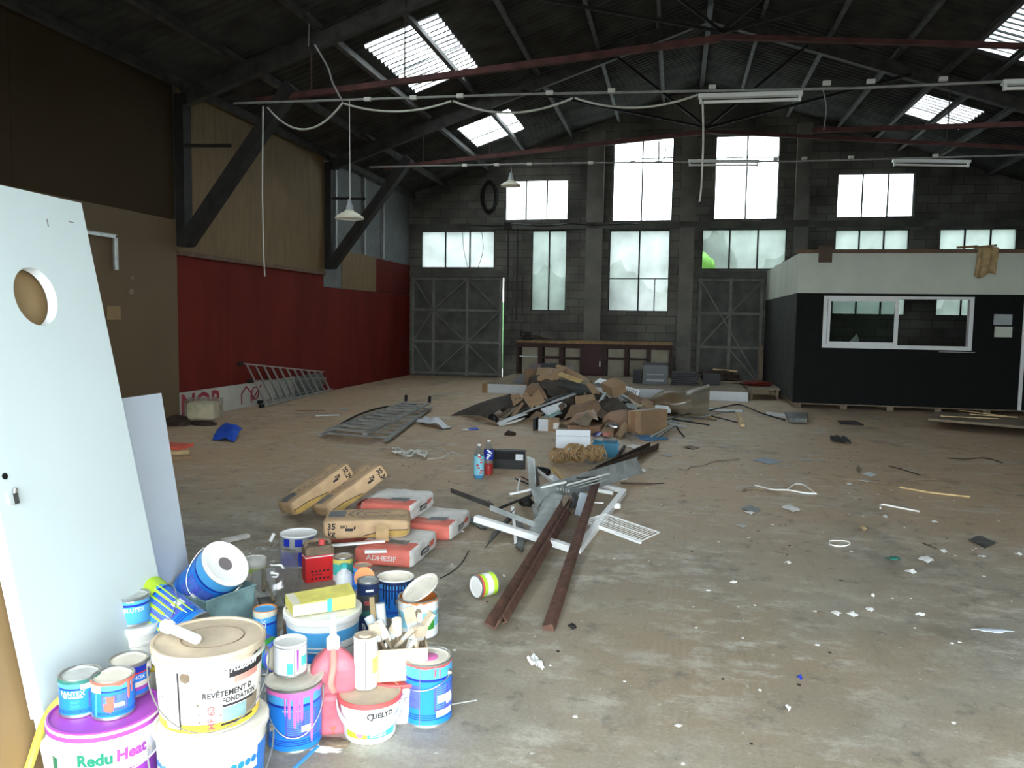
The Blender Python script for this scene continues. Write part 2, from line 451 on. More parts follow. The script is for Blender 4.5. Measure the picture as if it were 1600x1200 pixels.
# walls with openings
OPEN = {  # name: x0,z0,x1,z1, number of panes
 'L1': (-7.05,3.02,-4.95,4.03,[1/3,2/3],[]), 'U1': (-4.66,4.31,-2.94,5.38,[1/3,2/3],[]),
 'N1': (-3.9,1.87,-2.95,4.03,[.5],[]), 'C1': (-1.75,4.26,-.19,6.4,[.49],[.76]),
 'C2': (-1.8,1.88,-.22,4.02,[.5],[]), 'C3': (.87,4.28,2.45,6.4,[.5],[.74]),
 'R1': (.6,3.0,2.7,4.03,[1/3,2/3],[]), 'U2': (3.87,4.3,5.66,5.38,[1/3,2/3],[]),
 'R2': (3.87,1.87,5.6,4.0,[1/3,2/3],[]), 'R3': (6.3,1.87,8.03,4.0,[1/3,2/3],[]),
}
DOORS = {'D1': (-7.34,0,-4.665,2.76), 'D2': (.55,0,2.2,2.77)}
def blockwall():
    m = bpy.data.materials.new('block_wall'); m.use_nodes = True
    N = m.node_tree.nodes; L = m.node_tree.links; p = N['Principled BSDF']; p.inputs['Roughness'].default_value = .9
    tc = N.new('ShaderNodeTexCoord'); sp = N.new('ShaderNodeSeparateXYZ'); cb = N.new('ShaderNodeCombineXYZ')
    L.new(tc.outputs['Object'], sp.inputs[0]); L.new(sp.outputs[0], cb.inputs[0]); L.new(sp.outputs[2], cb.inputs[1])
    b = N.new('ShaderNodeTexBrick'); b.inputs['Scale'].default_value = 1.0; b.inputs['Brick Width'].default_value = .52; b.inputs['Row Height'].default_value = .22
    b.inputs['Mortar Size'].default_value = .008; b.inputs['Color1'].default_value = (*srgb(120,118,110), 1); b.inputs['Color2'].default_value = (*srgb(100,99,92), 1); b.inputs['Mortar'].default_value = (*srgb(76,75,70), 1)
    L.new(cb.outputs[0], b.inputs[0])
    n = N.new('ShaderNodeTexNoise'); n.inputs['Scale'].default_value = .9; n.inputs['Detail'].default_value = 8; L.new(tc.outputs['Object'], n.inputs[0])
    r_ = N.new('ShaderNodeValToRGB'); r_.color_ramp.elements[0].position = .35; r_.color_ramp.elements[1].position = .65; r_.color_ramp.elements[0].color = (.45,.45,.44,1); r_.color_ramp.elements[1].color = (1.1,1.1,1.08,1); L.new(n.outputs[0], r_.inputs[0])
    x = N.new('ShaderNodeMix'); x.data_type = 'RGBA'; x.blend_type = 'MULTIPLY'; x.inputs[0].default_value = 1; L.new(b.outputs[0], x.inputs[6]); L.new(r_.outputs[0], x.inputs[7]); L.new(x.outputs[2], p.inputs['Base Color'])
    bp = N.new('ShaderNodeBump'); bp.inputs['Strength'].default_value = .4; bp.inputs['Distance'].default_value = .01; L.new(b.outputs[1], bp.inputs['Height']); bp.invert = True; L.new(bp.outputs[0], p.inputs['Normal'])
    M['block_wall'] = m
blockwall()
def wall_with_holes(name, y0, y1, holes, mat_):
    xs = sorted(set([XL, RX, XR]+[h[0] for h in holes]+[h[2] for h in holes])); zs = sorted(set([0, 5.0, 8.0]+[h[1] for h in holes]+[h[3] for h in holes]))
    mb = MB()
    for i in range(len(xs)-1):
        for j in range(len(zs)-1):
            x0, x1, z0, z1 = xs[i], xs[i+1], zs[j], zs[j+1]; cx, cz = (x0+x1)/2, (z0+z1)/2
            if any(h[0] < cx < h[2] and h[1] < cz < h[3] for h in holes): continue
            # clip by the roof line
            pts = []
            quad = [(x0,z0),(x1,z0),(x1,z1),(x0,z1)]
            for k in range(4):
                a, b = quad[k], quad[(k+1) % 4]
                da, db = roof_z(a[0])-a[1], roof_z(b[0])-b[1]
                if da >= 0: pts.append(a)
                if (da > 0) != (db > 0) and abs(da-db) > 1e-6:
                    t = da/(da-db); pts.append((a[0]+(b[0]-a[0])*t, a[1]+(b[1]-a[1])*t))
            if len(pts) < 3: continue
            mb.poly([(x, y0, z) for x, z in pts]); mb.poly([(x, y1, z) for x, z in reversed(pts)])
    for h in holes:
        x0, z0, x1, z1 = h[:4]
        mb.poly([(x0,y0,z0),(x0,y1,z0),(x0,y1,z1),(x0,y0,z1)]); mb.poly([(x1,y0,z0),(x1,y0,z1),(x1,y1,z1),(x1,y1,z0)])
        mb.poly([(x0,y0,z1),(x0,y1,z1),(x1,y1,z1),(x1,y0,z1)]); mb.poly([(x0,y0,z0),(x1,y0,z0),(x1,y1,z0),(x0,y1,z0)])
    return struct(mb.build(name, mat_, smooth=False, origin=(0,0,0)))
wall_with_holes('wall_back', YB, YB+.2, list(OPEN.values())+list(DOORS.values()), 'block_wall')
FO = (-2.8, 0.0, 3.8, 3.3)
wall_with_holes('wall_front', YF-.2, YF, [FO], 'concrete_wall')
mb = MB(); mb.bb((XL-.2, YF-.2, 0), (XL, YB+.2, ZE)); struct(mb.build('wall_left', 'grey_wall', smooth=False))
mb = MB(); mb.bb((XR, YF-.2, 0), (XR+.2, YB+.2, roof_z(XR))); struct(mb.build('wall_right', 'concrete_wall', smooth=False))

# windows of the back wall
for n_, (k, o) in enumerate(OPEN.items(), 1):
    x0, z0, x1, z1, vs, hs = o
    fr = MB(); t = .022; y = YB+.05
    fr.bb((x0,y-.02,z0),(x0+t,y+.02,z1)); fr.bb((x1-t,y-.02,z0),(x1,y+.02,z1)); fr.bb((x0+t,y-.02,z0),(x1-t,y+.02,z0+t)); fr.bb((x0+t,y-.02,z1-t),(x1-t,y+.02,z1))
    for v in vs: xx = x0+(x1-x0)*v; fr.bb((xx-.018,y-.02,z0+t),(xx+.018,y+.02,z1-t))
    for h in hs: zz = z0+(z1-z0)*h; fr.bb((x0+t,y-.015,zz-.01),(x1-t,y+.015,zz+.01))
    w = struct(fr.build('window_%d' % n_, 'steel_dark', smooth=False), )
    if k == 'C2':
        g = MB(); g.bb((x0+t,y-.02,z0+.86),(x1-t,y+.01,z0+.885)); g.bb((x0+1.2,y-.02,z0+t),(x0+1.225,y+.01,z0+.86)); q = g.build('window_bar', 'galv_dark', None, smooth=False, origin=w.location); q.parent = w; q.location = (0,0,0)
    g = MB()
    edges = [x0+t]+[x0+(x1-x0)*v for v in vs]+[x1-t]
    for i in range(len(edges)-1):
        a, b = edges[i]+(.018 if i else 0), edges[i+1]-(.018 if i < len(edges)-2 else 0)
        if k == 'R1' and i == 0:   # the corner of this pane is broken out
            pts = [(a, z0+t), (a, z1-t), (b, z1-t), (b, z0+t)]
            arc = [(a+.34*math.cos(q), z0+t+.4*math.sin(q)*(1+.12*math.sin(5*q))) for q in [PI/2*j/8 for j in range(9)]]
            pts = arc+[(a, z1-t), (b, z1-t), (b, z0+t)]
            g.poly([(px, y, pz) for px, pz in pts])
        else: g.poly([(a,y,z0+t),(b,y,z0+t),(b,y,z1-t),(a,y,z1-t)])
    q = g.build('pane', 'frosted_glass' if k in ('U1','C1','C3','U2') else 'frosted_glass_mid' if k in ('L1','C2') else 'frosted_glass_dim_dirty', None, smooth=False, origin=w.location); q.parent = w; q.location = (0,0,0)

# concrete ledges, lintels and pilasters of the back wall
mb = MB(); mb.bb((XL, YB-.06, 4.06), (XR, YB, 4.22)); struct(mb.build('trim_1', 'concrete_dark', smooth=False))
mb = MB(); mb.bb((XL, YB-.05, 2.77), (-4.4, YB, 2.96)); struct(mb.build('trim_2', 'concrete_dark', smooth=False))
mb = MB(); mb.bb((.45, YB-.05, 2.78), (2.6, YB, 2.95)); struct(mb.build('trim_3', 'concrete_dark', smooth=False))
for i, (a, b) in enumerate(((-2.42,-1.98), (.02,.4), (2.85,3.2)), 4):
    mb = MB(); mb.bb((a, YB-.16, 0), (b, YB, 4.06)); mb.bb((a, YB-.16, 4.22), (b, YB, roof_z((a+b)/2)-.2)); struct(mb.build('trim_%d' % i, 'concrete_wall', smooth=False))

# sliding steel doors: framed, braced with crossing angles
def steel_door(name, x0, x1, z1, cols, diag, y=YB+.03):
    e = bpy.data.objects.new(name, None); COL.objects.link(e); e.location = ((x0+x1)/2, y, 0); struct(e)
    o = Vector(e.location)
    def part(n, mb, m_): q = mb.build(n, m_, None, smooth=False, origin=o); q.parent = e; q.location = (0,0,0); return q
    mb = MB(); mb.bb((x0, y+.03, 0), (x1, y+.045, z1)); part('door_sheet', mb, 'door_steel')
    mb = MB()
    for c in cols: xx = x0+(x1-x0)*c; mb.bb((xx-.04,y-.012,.02),(xx+.04,y+.029,z1))
    for h in (.02, .34, .66, .975): zz = z1*h; mb.bb((x0,y-.01,zz),(x1,y+.028,zz+.06))
    part('door_frame', mb, 'door_rib')
    mb = MB()
    for (a, b, c, d) in diag: mb.beam((x0+(x1-x0)*a, y-.02, z1*b), (x0+(x1-x0)*c, y-.02, z1*d), .03, .07, up=(0,1,0))
    part('door_brace', mb, 'door_rib')
    return e
S('door_rib', (120,120,112), rough=.7, var=.25, scale=3)
S('door_steel', (84,86,80), rough=.7, var=.25, scale=2.5)
steel_door('door_1', -7.34, -4.7, 2.76, (.02,.25,.62,.98), [(.25,.67,.02,1),(.25,.67,.62,.98),(.62,.98,.98,.67),(.02,.34,.25,.67),(.25,.67,.62,.34),(.62,.34,.98,.67),(.02,.34,.25,.02),(.25,.02,.62,.34),(.62,.34,.98,.02)])
steel_door('door_2', .55, 2.2, 2.77, (.03,.5,.97), [(.03,.98,.97,.05),(.03,.34,.5,.67),(.5,.34,.97,.02),(.5,.67,.97,.98)])

# ---- the roof: corrugated sheets with translucent ones let in
def part0(n, mb, m_, p):
    q = mb.build(n, m_, p, smooth=False, origin=(0,0,0)); q.location = (0,0,0); return q
SKY = [('L', 6.6, 9.3, -4.95, -3.75), ('L', 1.2, 3.9, -4.95, -3.75), ('R', 6.8, 9.3, 4.75, 5.9), ('R', 1.2, 3.9, 4.75, 5.9), ('L', 12.2, 14.8, -4.95, -3.75), ('L', 17.75, 19.6, -4.95, -3.78), ('R', 13.0, 15.0, 4.75, 5.9), ('R', 17.75, 19.3, 4.75, 5.85)]
PITCH, AMP = .177, .026
def roof_pt(x, y): return (x, y, roof_z(x)+AMP*math.cos(2*PI*y/PITCH))
def roof_side(name, xa, xb, side):
    xs = sorted(set([xa, xb]+[v for s_ in SKY if s_[0] == side for v in (s_[3], s_[4])]))
    ys = np.arange(YF-.3, YB+.3, PITCH/6)
    mb = MB(); base = 0
    for x in xs: mb.v += [Vector(roof_pt(x, float(y))) for y in ys]
    n = len(ys)
    for i in range(len(xs)-1):
        for j in range(n-1):
            cx, cy = (xs[i]+xs[i+1])/2, ys[j]+PITCH/12
            if any(s_[0] == side and s_[3] < cx < s_[4] and s_[1] < cy < s_[2] for s_ in SKY): continue
            mb.f.append((i*n+j, (i+1)*n+j, (i+1)*n+j+1, i*n+j+1)); mb.m.append(0)
    return struct(mb.build(name, 'roof_sheet', angle=60, origin=(0,0,0)))
roof_side('ceiling_left', XL-.3, RX, 'L'); roof_side('ceiling_right', RX, XR+.3, 'R')
for i, (sd, y0, y1, x0, x1) in enumerate(SKY, 1):
    mb = MB(); ys = np.arange(y0-.08, y1+.08, PITCH/6); xs = np.linspace(x0-.05, x1+.05, 3)
    n = len(ys)
    for x in xs: mb.v += [Vector(roof_pt(float(x), float(y)))+Vector((0,0,.012)) for y in ys]
    for a in range(2):
        for j in range(n-1): mb.f.append((a*n+j, (a+1)*n+j, (a+1)*n+j+1, a*n+j+1)); mb.m.append(0)
    w = struct(mb.build('window_%d' % (10+i), 'skylight_sheet' if sd == 'L' else 'skylight_dirty', angle=60))
    ym = (y0+y1)/2+.1; mb = MB(); mb.beam(Vector((x0,ym,roof_z(x0)-.03))-w.location, Vector((x1,ym,roof_z(x1)-.03))-w.location, .035, .01); q = part0('lap_strip', mb, 'grey_plastic', w)
for o_ in (-.06,):
    mb = MB(); mb.beam((RX, YF, roof_z(RX)-.12), (RX, YB, roof_z(RX)-.12), .1, .12); struct(mb.build('trim_7', 'steel_dark', smooth=False))
# purlins
for i, px in enumerate([-7.25,-6.35,-5.12,-4.05,-2.85,-1.65,-.5,1.4,2.6,3.75,4.62,5.25,6.05,7.2]):
    mb = MB(); z = roof_z(px)-.105; s_ = SL if px < RX else -SL
    mb.prof((px, YF, z), (px, YB, z), [(-.035,-.07),(.035,-.07),(.035,-.062),(-.027,-.062),(-.027,.062),(.035,.062),(.035,.07),(-.035,.07)], up=(-s_,0,1))
    o = mb.build('purlin', 'steel_dust', smooth=False)
    tag(o, 'steel roof purlin %s' % ('under the left roof slope' if px < RX else 'under the right roof slope'), 'beam', 'purlins under the left slope' if px < RX else 'purlins under the right slope')

# trusses
def truss(Y, label, reds):
    e = empty('roof_truss', label, 'truss', (RX, Y, 4.6)); o = Vector(e.location)
    def part(n, mb, m_): return mb_part(n, mb, m_, e, o)
    for s_ in (-1, 1):
        X = lambda d: RX+s_*d
        mb = MB(); a = Vector((X(7.7), Y, roof_z(X(7.7))-.3)); b = Vector((X(0.05), Y, roof_z(X(.05))-.3))
        mb.prof(a, b, [(-.06,-.12),(.06,-.12),(.06,-.108),(.006,-.108),(.006,.108),(.06,.108),(.06,.12),(-.06,.12),(-.06,.108),(-.006,.108),(-.006,-.108),(-.06,-.108)], up=(0,0,1)); part('rafter', mb, 'steel_dust')
        mb = MB(); a = Vector((X(6.5), Y-.07, 4.66)); b = Vector((X(0), Y-.07, 5.2)); mb.angle(a, b, .08, .08, .008, up=(0,0,1)); part('tie_beam', mb, 'steel_red')
        for d in (4.25, 5.65):
            mb = MB(); zt = roof_z(X(d))-.3; zb = 5.28-.56*d/6.5; mb.tube([(X(d), Y-.03, zt), (X(d), Y-.03, zb)], .011, 6); part('hanger_rod', mb, 'rust_dark')
        for d0, d1 in ((0, 1.8), (0, 3.6)):
            mb = MB(); mb.angle((X(d0), Y-.02, 5.3), (X(d1), Y-.02, roof_z(X(d1))-.35), .05, .05, .006); part('web_brace', mb, 'web_steel')
        # column bracket with the slanting knee strut
        mb = MB(); xw = X(7.85)-s_*.06
        mb.bb((xw-s_*.14, Y-.1, 2.62), (xw, Y+.1, 4.85)); part('column', mb, 'steel_dark')
        mb = MB(); mb.beam((xw-s_*.1, Y, 2.68), (X(5.95), Y, 4.9), .18, .22, up=(0,1,0)); part('knee_strut', mb, 'steel_dark')
        mb = MB(); mb.tube([(xw-s_*.1, Y-.05, 4.1), (X(6.9), Y-.05, 4.08)], .025, 6); part('strut_bar', mb, 'steel_dark')
    return e
def mb_part(n, mb, m_, e, o, smooth=False, label=None):
    q = mb.build(n, m_, None, smooth=smooth, origin=o); q.parent = e; q.location = (0,0,0)
    if label: q['label'] = label
    return q
truss(10.9, 'near steel roof truss with a red rust-coloured tie beam crossing the ceiling', 1)
truss(16.05, 'far steel roof truss with a red tie beam nearer the back wall', 1)
mb = MB(); a = ony(1268,207,15.3); b = Vector((7.3, 15.3, a.z)); mb.angle(a, b, .07, .08, .008); tag(mb.build('steel_bar', 'steel_red', smooth=False), 'straight red steel bar running right below the right skylights', 'beam')

# ---- left wall cladding (sheets a few millimetres off the wall)
def lw(name, y0, y1, z0, z1, t, m_, x=XL, seams=()):
    mb = MB(); ys = [y0]+list(seams)+[y1]
    for i in range(len(ys)-1): mb.bb((x, ys[i]+.002, z0), (x+t+(.002 if i % 2 else 0), ys[i+1]-.002, z1))
    return struct(mb.build(name, m_, smooth=False))
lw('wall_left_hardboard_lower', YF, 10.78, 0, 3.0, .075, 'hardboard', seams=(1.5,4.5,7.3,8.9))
lw('wall_left_hardboard_upper', YF, 10.76, 3.003, ZE-.02, .06, 'hardboard_upper_shaded', seams=(2.,5.,7.8))
lw('wall_left_plywood', 10.9, 15.95, 2.56, ZE-.03, .05, 'plywood', seams=(11.9,12.9,13.7,14.5,15.2))
lw('trim_8', 10.85, 15.95, 2.49, 2.56, .09, 'batten')
lw('wall_left_red_near', 10.8, 15.93, .42, 2.49, .04, 'red_panel', seams=(12.2,13.4,14.9))
lw('wall_left_red_far', 15.93, YB, .0, 2.24, .03, 'red_panel', seams=(17.2,18.9,20.4))
lw('wall_left_red_top', 19.0, YB, 2.25, 3.08, .03, 'red_panel_b')
lw('wall_left_brown_board', 16.9, 18.99, 2.25, 3.1, .035, 'plywood')
lw('wall_left_grey_board', 15.96, 16.88, 2.25, 3.1, .03, 'grey_wall')
for i, y in enumerate((16.5, 18.15, 19.4)): lw('trim_%d' % (9+i), y, y+.09, 3.1, ZE-.05, .07, 'alu_dull')
lw('wall_left_base', 10.8, 15.93, 0, .415, .02, 'sign_white') if False else None

# painted banner at the foot of the wall
S('banner', (186,184,174), rough=.7, var=.08, scale=3)
e = empty('painted_banner', 'pale banner with dark red capital letters along the foot of the red wall', 'sign', (XL+.03, 11.6, .0))
mb = MB(); mb.bb((XL+.001, 10.85, .0), (XL+.03, 14.6, .415)); mb_part('board', mb, 'banner', e, e.location)
mb = MB(); P = lambda Y0: (lambda x, y: Vector((XL+.032, Y0+x, .2+y)))
S('banner_red', (150,40,56), rough=.6, var=.08)
text(mb, 'NOR', .44, P(11.43), bold=.03, sx=1.15)
for pts in ([(12.62,.06),(12.62,.24),(12.78,.36),(12.94,.24),(12.94,.06)],):
    for i in range(len(pts)-1): mb.beam((XL+.034,*pts[i]), (XL+.034,*pts[i+1]), .03, .004, up=(1,0,0))
mb.tube([(XL+.034, 13.08+.12*math.cos(a), .22+.11*math.sin(a)) for a in [2*PI*i/16 for i in range(17)]], .012, 6)
mb.beam((XL+.034,12.98,.1),(XL+.034,13.3,.36), .03, .004, up=(1,0,0))
mb_part('lettering', mb, 'banner_red', e, e.location, label='dark red letters and a house-shaped emblem')

# white metal bracket screwed to the hardboard
e = empty('metal_bracket', 'L-shaped white metal rail fixed to the brown hardboard wall', 'bracket', (XL+.08, 8.9, 2.2))
a = onx(95,365,XL+.1); b = onx(180,372,XL+.1); c = onx(183,422,XL+.1)
mb = MB(); mb.chan(Vector((XL+.1,a.y,b.z+.02)), Vector((XL+.1,b.y,b.z+.02)), .05, .03, .006, up=(1,0,0)); mb_part('rail', mb, 'alu', e, e.location)
mb = MB(); mb.chan(Vector((XL+.1,b.y-.02,b.z)), Vector((XL+.1,b.y-.02,c.z)), .07, .03, .006, up=(1,0,0)); mb_part('upright', mb, 'alu', e, e.location)
p = onx(177,489,XL+.08); mb = MB(); mb.bb((XL+.076,p.y-.12,p.z-.09),(XL+.1,p.y+.12,p.z+.09)); tag(mb.build('cover_plate', 'hardboard_near', smooth=False), 'small square cover plate on the brown hardboard wall', 'plate')
for px, py, s_ in ((205,434,.03),(204,456,.045)):
    p = onx(px,py,XL+.08); mb = MB(); mb.lathe([(0,0),(s_,0.004),(s_*.8,.03),(0,.035)], 10); mb.xf(Matrix.Translation((XL+.076,p.y,p.z)) @ Matrix.Rotation(PI/2,4,'Y')); tag(mb.build('wall_plug', 'wood_dusty'), 'small torn plug hole on the brown hardboard, %s of the two' % ('upper' if s_ < .04 else 'lower'), 'plug')

# ---- outside: trees and hedge beyond the back wall, seen through the glass
def blob(c, r, seed, m_, name, label, grp):
    bm = bmesh.new(); bmesh.ops.create_icosphere(bm, subdivisions=4, radius=1)
    for v in bm.verts:
        n = mn.noise(v.co*2.2+Vector((seed,0,0)))*.35+mn.noise(v.co*7+Vector((0,seed,0)))*.18
        v.co = Vector((v.co.x*r[0], v.co.y*r[1], v.co.z*r[2]))*(1+n)
    me = bpy.data.meshes.new(name); bm.to_mesh(me); bm.free(); me.materials.append(M[m_])
    for q in me.polygons: q.use_smooth = True
    o = bpy.data.objects.new(name, me); COL.objects.link(o); o.location = c
    return tag(o, label, 'bush', grp)
HX = [(-7.5,2.1,2.4),(-4.6,2.2,2.6),(-2.0,2.4,2.9),(.9,2.2,3.0),(3.4,2.2,3.0),(6.0,2.2,3.2),(8.6,2.2,3.2)]
blob_near = None
for i, (x, r0, z) in enumerate(HX):
    blob((x, 24.2+3.2*(i % 2), .2), (r0*.8, 1.0, z+.3*(i % 2)), i*3.1, 'foliage' if i in (3,) else 'foliage_dark', 'bush', 'green bush growing outside behind the frosted windows', 'bushes outside the back wall')

blob((.95, 22.75, 1.5), (.8, .45, 2.3), 4.4, 'foliage', 'bush', 'bright green bush close behind the broken window pane', None)
# ---------------------------------------------------------------- helpers for sheets, sticks and boxes
def qs(name, label, cat, m_, q, t=.006, bulge=0.0, n=8, group=None, wav=0.0, seed=0, parent=None, edge=None):
    """a sheet of real thickness spanning four corners (pixel x, pixel y, depth Y) or Vectors"""
    P = [v if isinstance(v, Vector) else ony(*v) for v in q]
    nrm = ((P[1]-P[0]).cross(P[3]-P[0])).normalized()
    if nrm.z < 0: nrm = -nrm
    def pt(u, v, off):
        p = P[0]*(1-u)*(1-v)+P[1]*u*(1-v)+P[2]*u*v+P[3]*(1-u)*v
        b = bulge*math.sin(PI*u)*(.6+.4*math.sin(PI*v))
        if wav: b += wav*mn.noise(Vector((u*3+seed, v*3, seed*1.7)))
        return p+nrm*(b+off)
    mb = MB(); k = n+1
    top = [pt(i/n, j/n, t/2) for i in range(k) for j in range(k)]; bot = [pt(i/n, j/n, -t/2) for i in range(k) for j in range(k)]
    lowest = min(p.z for p in bot)
    if lowest < .002: top = [p+Vector((0,0,.002-lowest)) for p in top]; bot = [p+Vector((0,0,.002-lowest)) for p in bot]
    vs = top+bot; N0 = k*k; fs = []
    for i in range(n):
        for j in range(n):
            a = i*k+j; fs.append((a, a+k, a+k+1, a+1)); fs.append((N0+a, N0+a+1, N0+a+k+1, N0+a+k))
    rim = [i*k for i in range(k)]+[n*k+j for j in range(1, k)]+[i*k+n for i in range(n-1, -1, -1)]+[j for j in range(n-1, 0, -1)]
    ne = len(fs)
    for a, b in zip(rim, rim[1:]+rim[:1]): fs.append((a, N0+a, N0+b, b))
    mb.add(vs, fs); 
    if edge:
        for i in range(ne, len(fs)): mb.m[i] = 1
    o = mb.build(name, [m_]+([edge] if edge else []), angle=40)
    return tag(o, label, cat, group)
def bar(name, label, cat, m_, p0, p1, w, h, up=(0,0,1), kind='beam', t=.004, group=None):
    p0 = p0 if isinstance(p0, Vector) else onz(*p0); p1 = p1 if isinstance(p1, Vector) else onz(*p1)
    mb = MB(); getattr(mb, kind)(p0, p1, w, h, *(() if kind == 'beam' else (t,)), up=up)
    o = mb.build(name, m_, smooth=False, fixn=True); return tag(o, label, cat, group)
def rod(name, label, cat, m_, pts, r, group=None, n=6):
    pts = [p if isinstance(p, Vector) else onz(*p) for p in pts]
    mb = MB(); mb.tube(pts, r, n); return tag(mb.build(name, m_, angle=60), label, cat, group)
def smooth_pts(pts, n=6):
    pts = [Vector(p) for p in pts]; out = []
    for i in range(len(pts)-1):
        a = pts[max(i-1, 0)]; b = pts[i]; c = pts[i+1]; d = pts[min(i+2, len(pts)-1)]
        for k in range(n):
            t = k/n; out.append(.5*((2*b)+(c-a)*t+(2*a-5*b+4*c-d)*t*t+(3*b-a-3*c+d)*t**3))
    out.append(pts[-1]); return out
def Z(v, z): return Vector((v.x, v.y, z))
def part(n, mb, m_, e, label=None, smooth=True, angle=35, origin=None):
    """mesh given in local coordinates of e"""
    q = mb.build(n, m_, e, smooth=smooth, origin=(0,0,0), angle=angle); q.location = (0,0,0)
    if label: q['label'] = label
    return q
def wpart(n, mb, m_, e, label=None, smooth=False):
    """mesh given in world coordinates, child of an unrotated e"""
    return mb_part(n, mb, m_, e, e.location, smooth, label)

# ---------------------------------------------------------------- the cabin
CX, CY, CH = 2.25, 16.09, 2.95
e = empty('office_cabin', 'site office cabin with black lower walls, white upper band and a sliding window', 'cabin', (CX, CY, 0))
W0, W1, WZ0, WZ1 = 2.73, 5.33, 1.17, 2.15
def cells(mb, z0, z1, y0, y1, x0, x1, hole):
    hx0, hx1, hz0, hz1 = hole
    for a, b in ((x0,hx0),(hx0,hx1),(hx1,x1)):
        for c, d in ((z0,max(z0,hz0)),(max(z0,hz0),min(z1,hz1)),(min(z1,hz1),z1)):
            if b-a < .001 or d-c < .001: continue
            if hx0 <= a < hx1 and hz0 <= c < hz1: continue
            mb.bb((a,y0,c),(b,y1,d))
mb = MB(); cells(mb, .1, 2.2, CY, CY+.1, CX, 6.16, (W0,W1,WZ0,WZ1)); mb.bb((7.0,CY,.1),(XR,CY+.1,2.2)); wpart('front_panel', mb, 'cabin_black', e)
mb = MB(); mb.bb((CX,CY-.004,2.2),(XR,CY+.1,CH)); wpart('upper_band', mb, 'white_wall', e)
mb = MB(); mb.bb((CX,CY+.1,.1),(CX+.1,YB,2.2)); wpart('side_panel', mb, 'cabin_black_dusty', e)
mb = MB(); mb.bb((CX-.004,CY+.1,2.2),(CX+.1,YB,CH)); wpart('side_band', mb, 'white_wall', e)
mb = MB(); mb.bb((CX-.05,CY-.03,CH),(XR,CY+.14,CH+.07)); wpart('capping_timber', mb, 'batten', e)
mb = MB(); mb.bb((CX+.1,CY+.14,CH-.04),(XR,YB,CH-.01)); wpart('ceiling_board', mb, 'cabin_inside', e)
mb = MB(); mb.bb((CX,CY+.02,.075),(XR,YB,.1)); wpart('deck', mb, 'wood_dusty', e)
for i in range(8):
    mb = MB(); x = CX+.04+i*.83; mb.bb((x,CY+.03,0),(x+.12,CY+.9,.075)); wpart('skid', mb, 'wood_dusty', e)
fr = MB(); t = .07
for a, b in (((W0,CY-.03,WZ0),(W0+t,CY+.1,WZ1)),((W1-t,CY-.03,WZ0),(W1,CY+.1,WZ1)),((W0+t,CY-.03,WZ0),(W1-t,CY+.1,WZ0+t)),((W0+t,CY-.03,WZ1-t*.7),(W1-t,CY+.1,WZ1))): fr.bb(a, b)
wf = wpart('window_frame', fr, 'alu_white', e)
s = MB(); xm = 4.06; a0, b0, c0, d0 = W0+t+.01, xm, WZ0+t, WZ1-t*.7
for a, b in (((a0,CY-.02,c0),(a0+.05,CY+.02,d0)),((b0-.07,CY-.02,c0),(b0,CY+.02,d0)),((a0+.05,CY-.02,c0),(b0-.07,CY+.02,c0+.05)),((a0+.05,CY-.02,d0-.05),(b0-.07,CY+.02,d0))): s.bb(a, b)
sa = wpart('sliding_sash', s, 'alu_white', wf); sa.location = (0,0,0)
sa.data.transform(Matrix.Translation(Vector(e.location)-Vector(wf.location)-Vector(e.location))) if False else None
q = MB(); q.bb((a0+.05,CY-.004,c0+.05),(b0-.07,CY+.002,d0-.05)); gp = wpart('pane', q, 'clear_glass', e)
def fixchild(ch, par, root):
    """re-hang a mesh built about the root's location under a deeper parent"""
    ch.parent = par; ch.location = (0,0,0)
o3 = Vector(e.location)
bpy.data.objects.remove(sa); sa = s.build('sliding_sash', 'alu_white', None, smooth=False, origin=o3); fixchild(sa, wf, e); fixchild(gp, wf, e)
mb = MB(); p0 = ony(1467,549,CY); mb.bb((p0.x,CY-.04,p0.z-.015),(p0.x+.6,CY,p0.z)); wpart('metal_strip', mb, 'alu_dull', e)
for (x0, y0, x1, y1), m_, n_ in (((1553,491,1580,508),'grey_light','switch_plate'),((1554,510,1580,527),'white_wall','switch_plate')):
    a = ony(x0,y0,CY); b = ony(x1,y1,CY); mb = MB(); mb.bb((a.x,CY-.03,b.z),(b.x,CY,a.z)); mb.box(((a.x+b.x)/2,CY-.033,(a.z+b.z)/2),((b.x-a.x)*.7,.008,(a.z-b.z)*.6)); wpart(n_, mb, m_, e)
mb = MB(); mb.bb((6.16,CY-.02,.1),(6.22,CY+.1,2.2)); mb.bb((6.94,CY-.02,.1),(7.0,CY+.1,2.2)); mb.bb((6.22,CY-.02,2.12),(6.94,CY+.1,2.2)); wpart('door_frame', mb, 'alu_white', e)
mb = MB(); mb.bb((6.22,CY+.03,.1),(6.94,CY+.07,2.12)); wpart('door_leaf', mb, 'cabin_black', e)
for i, (x_, z_) in enumerate([(2.9+.35*k, 2.175) for k in range(7)]+[(2.7+.42*k, 1.13) for k in range(7)]):
    pass
a = ony(1280,383,CY-.05); b = ony(1300,410,CY-.05)
tag(MB().bb((a.x,CY-.045,b.z),(b.x,CY-.035,a.z)).build('hardboard_offcut', 'cardboard_dark', smooth=False), 'small brown board hanging over the left end of the cabin capping timber', 'board')
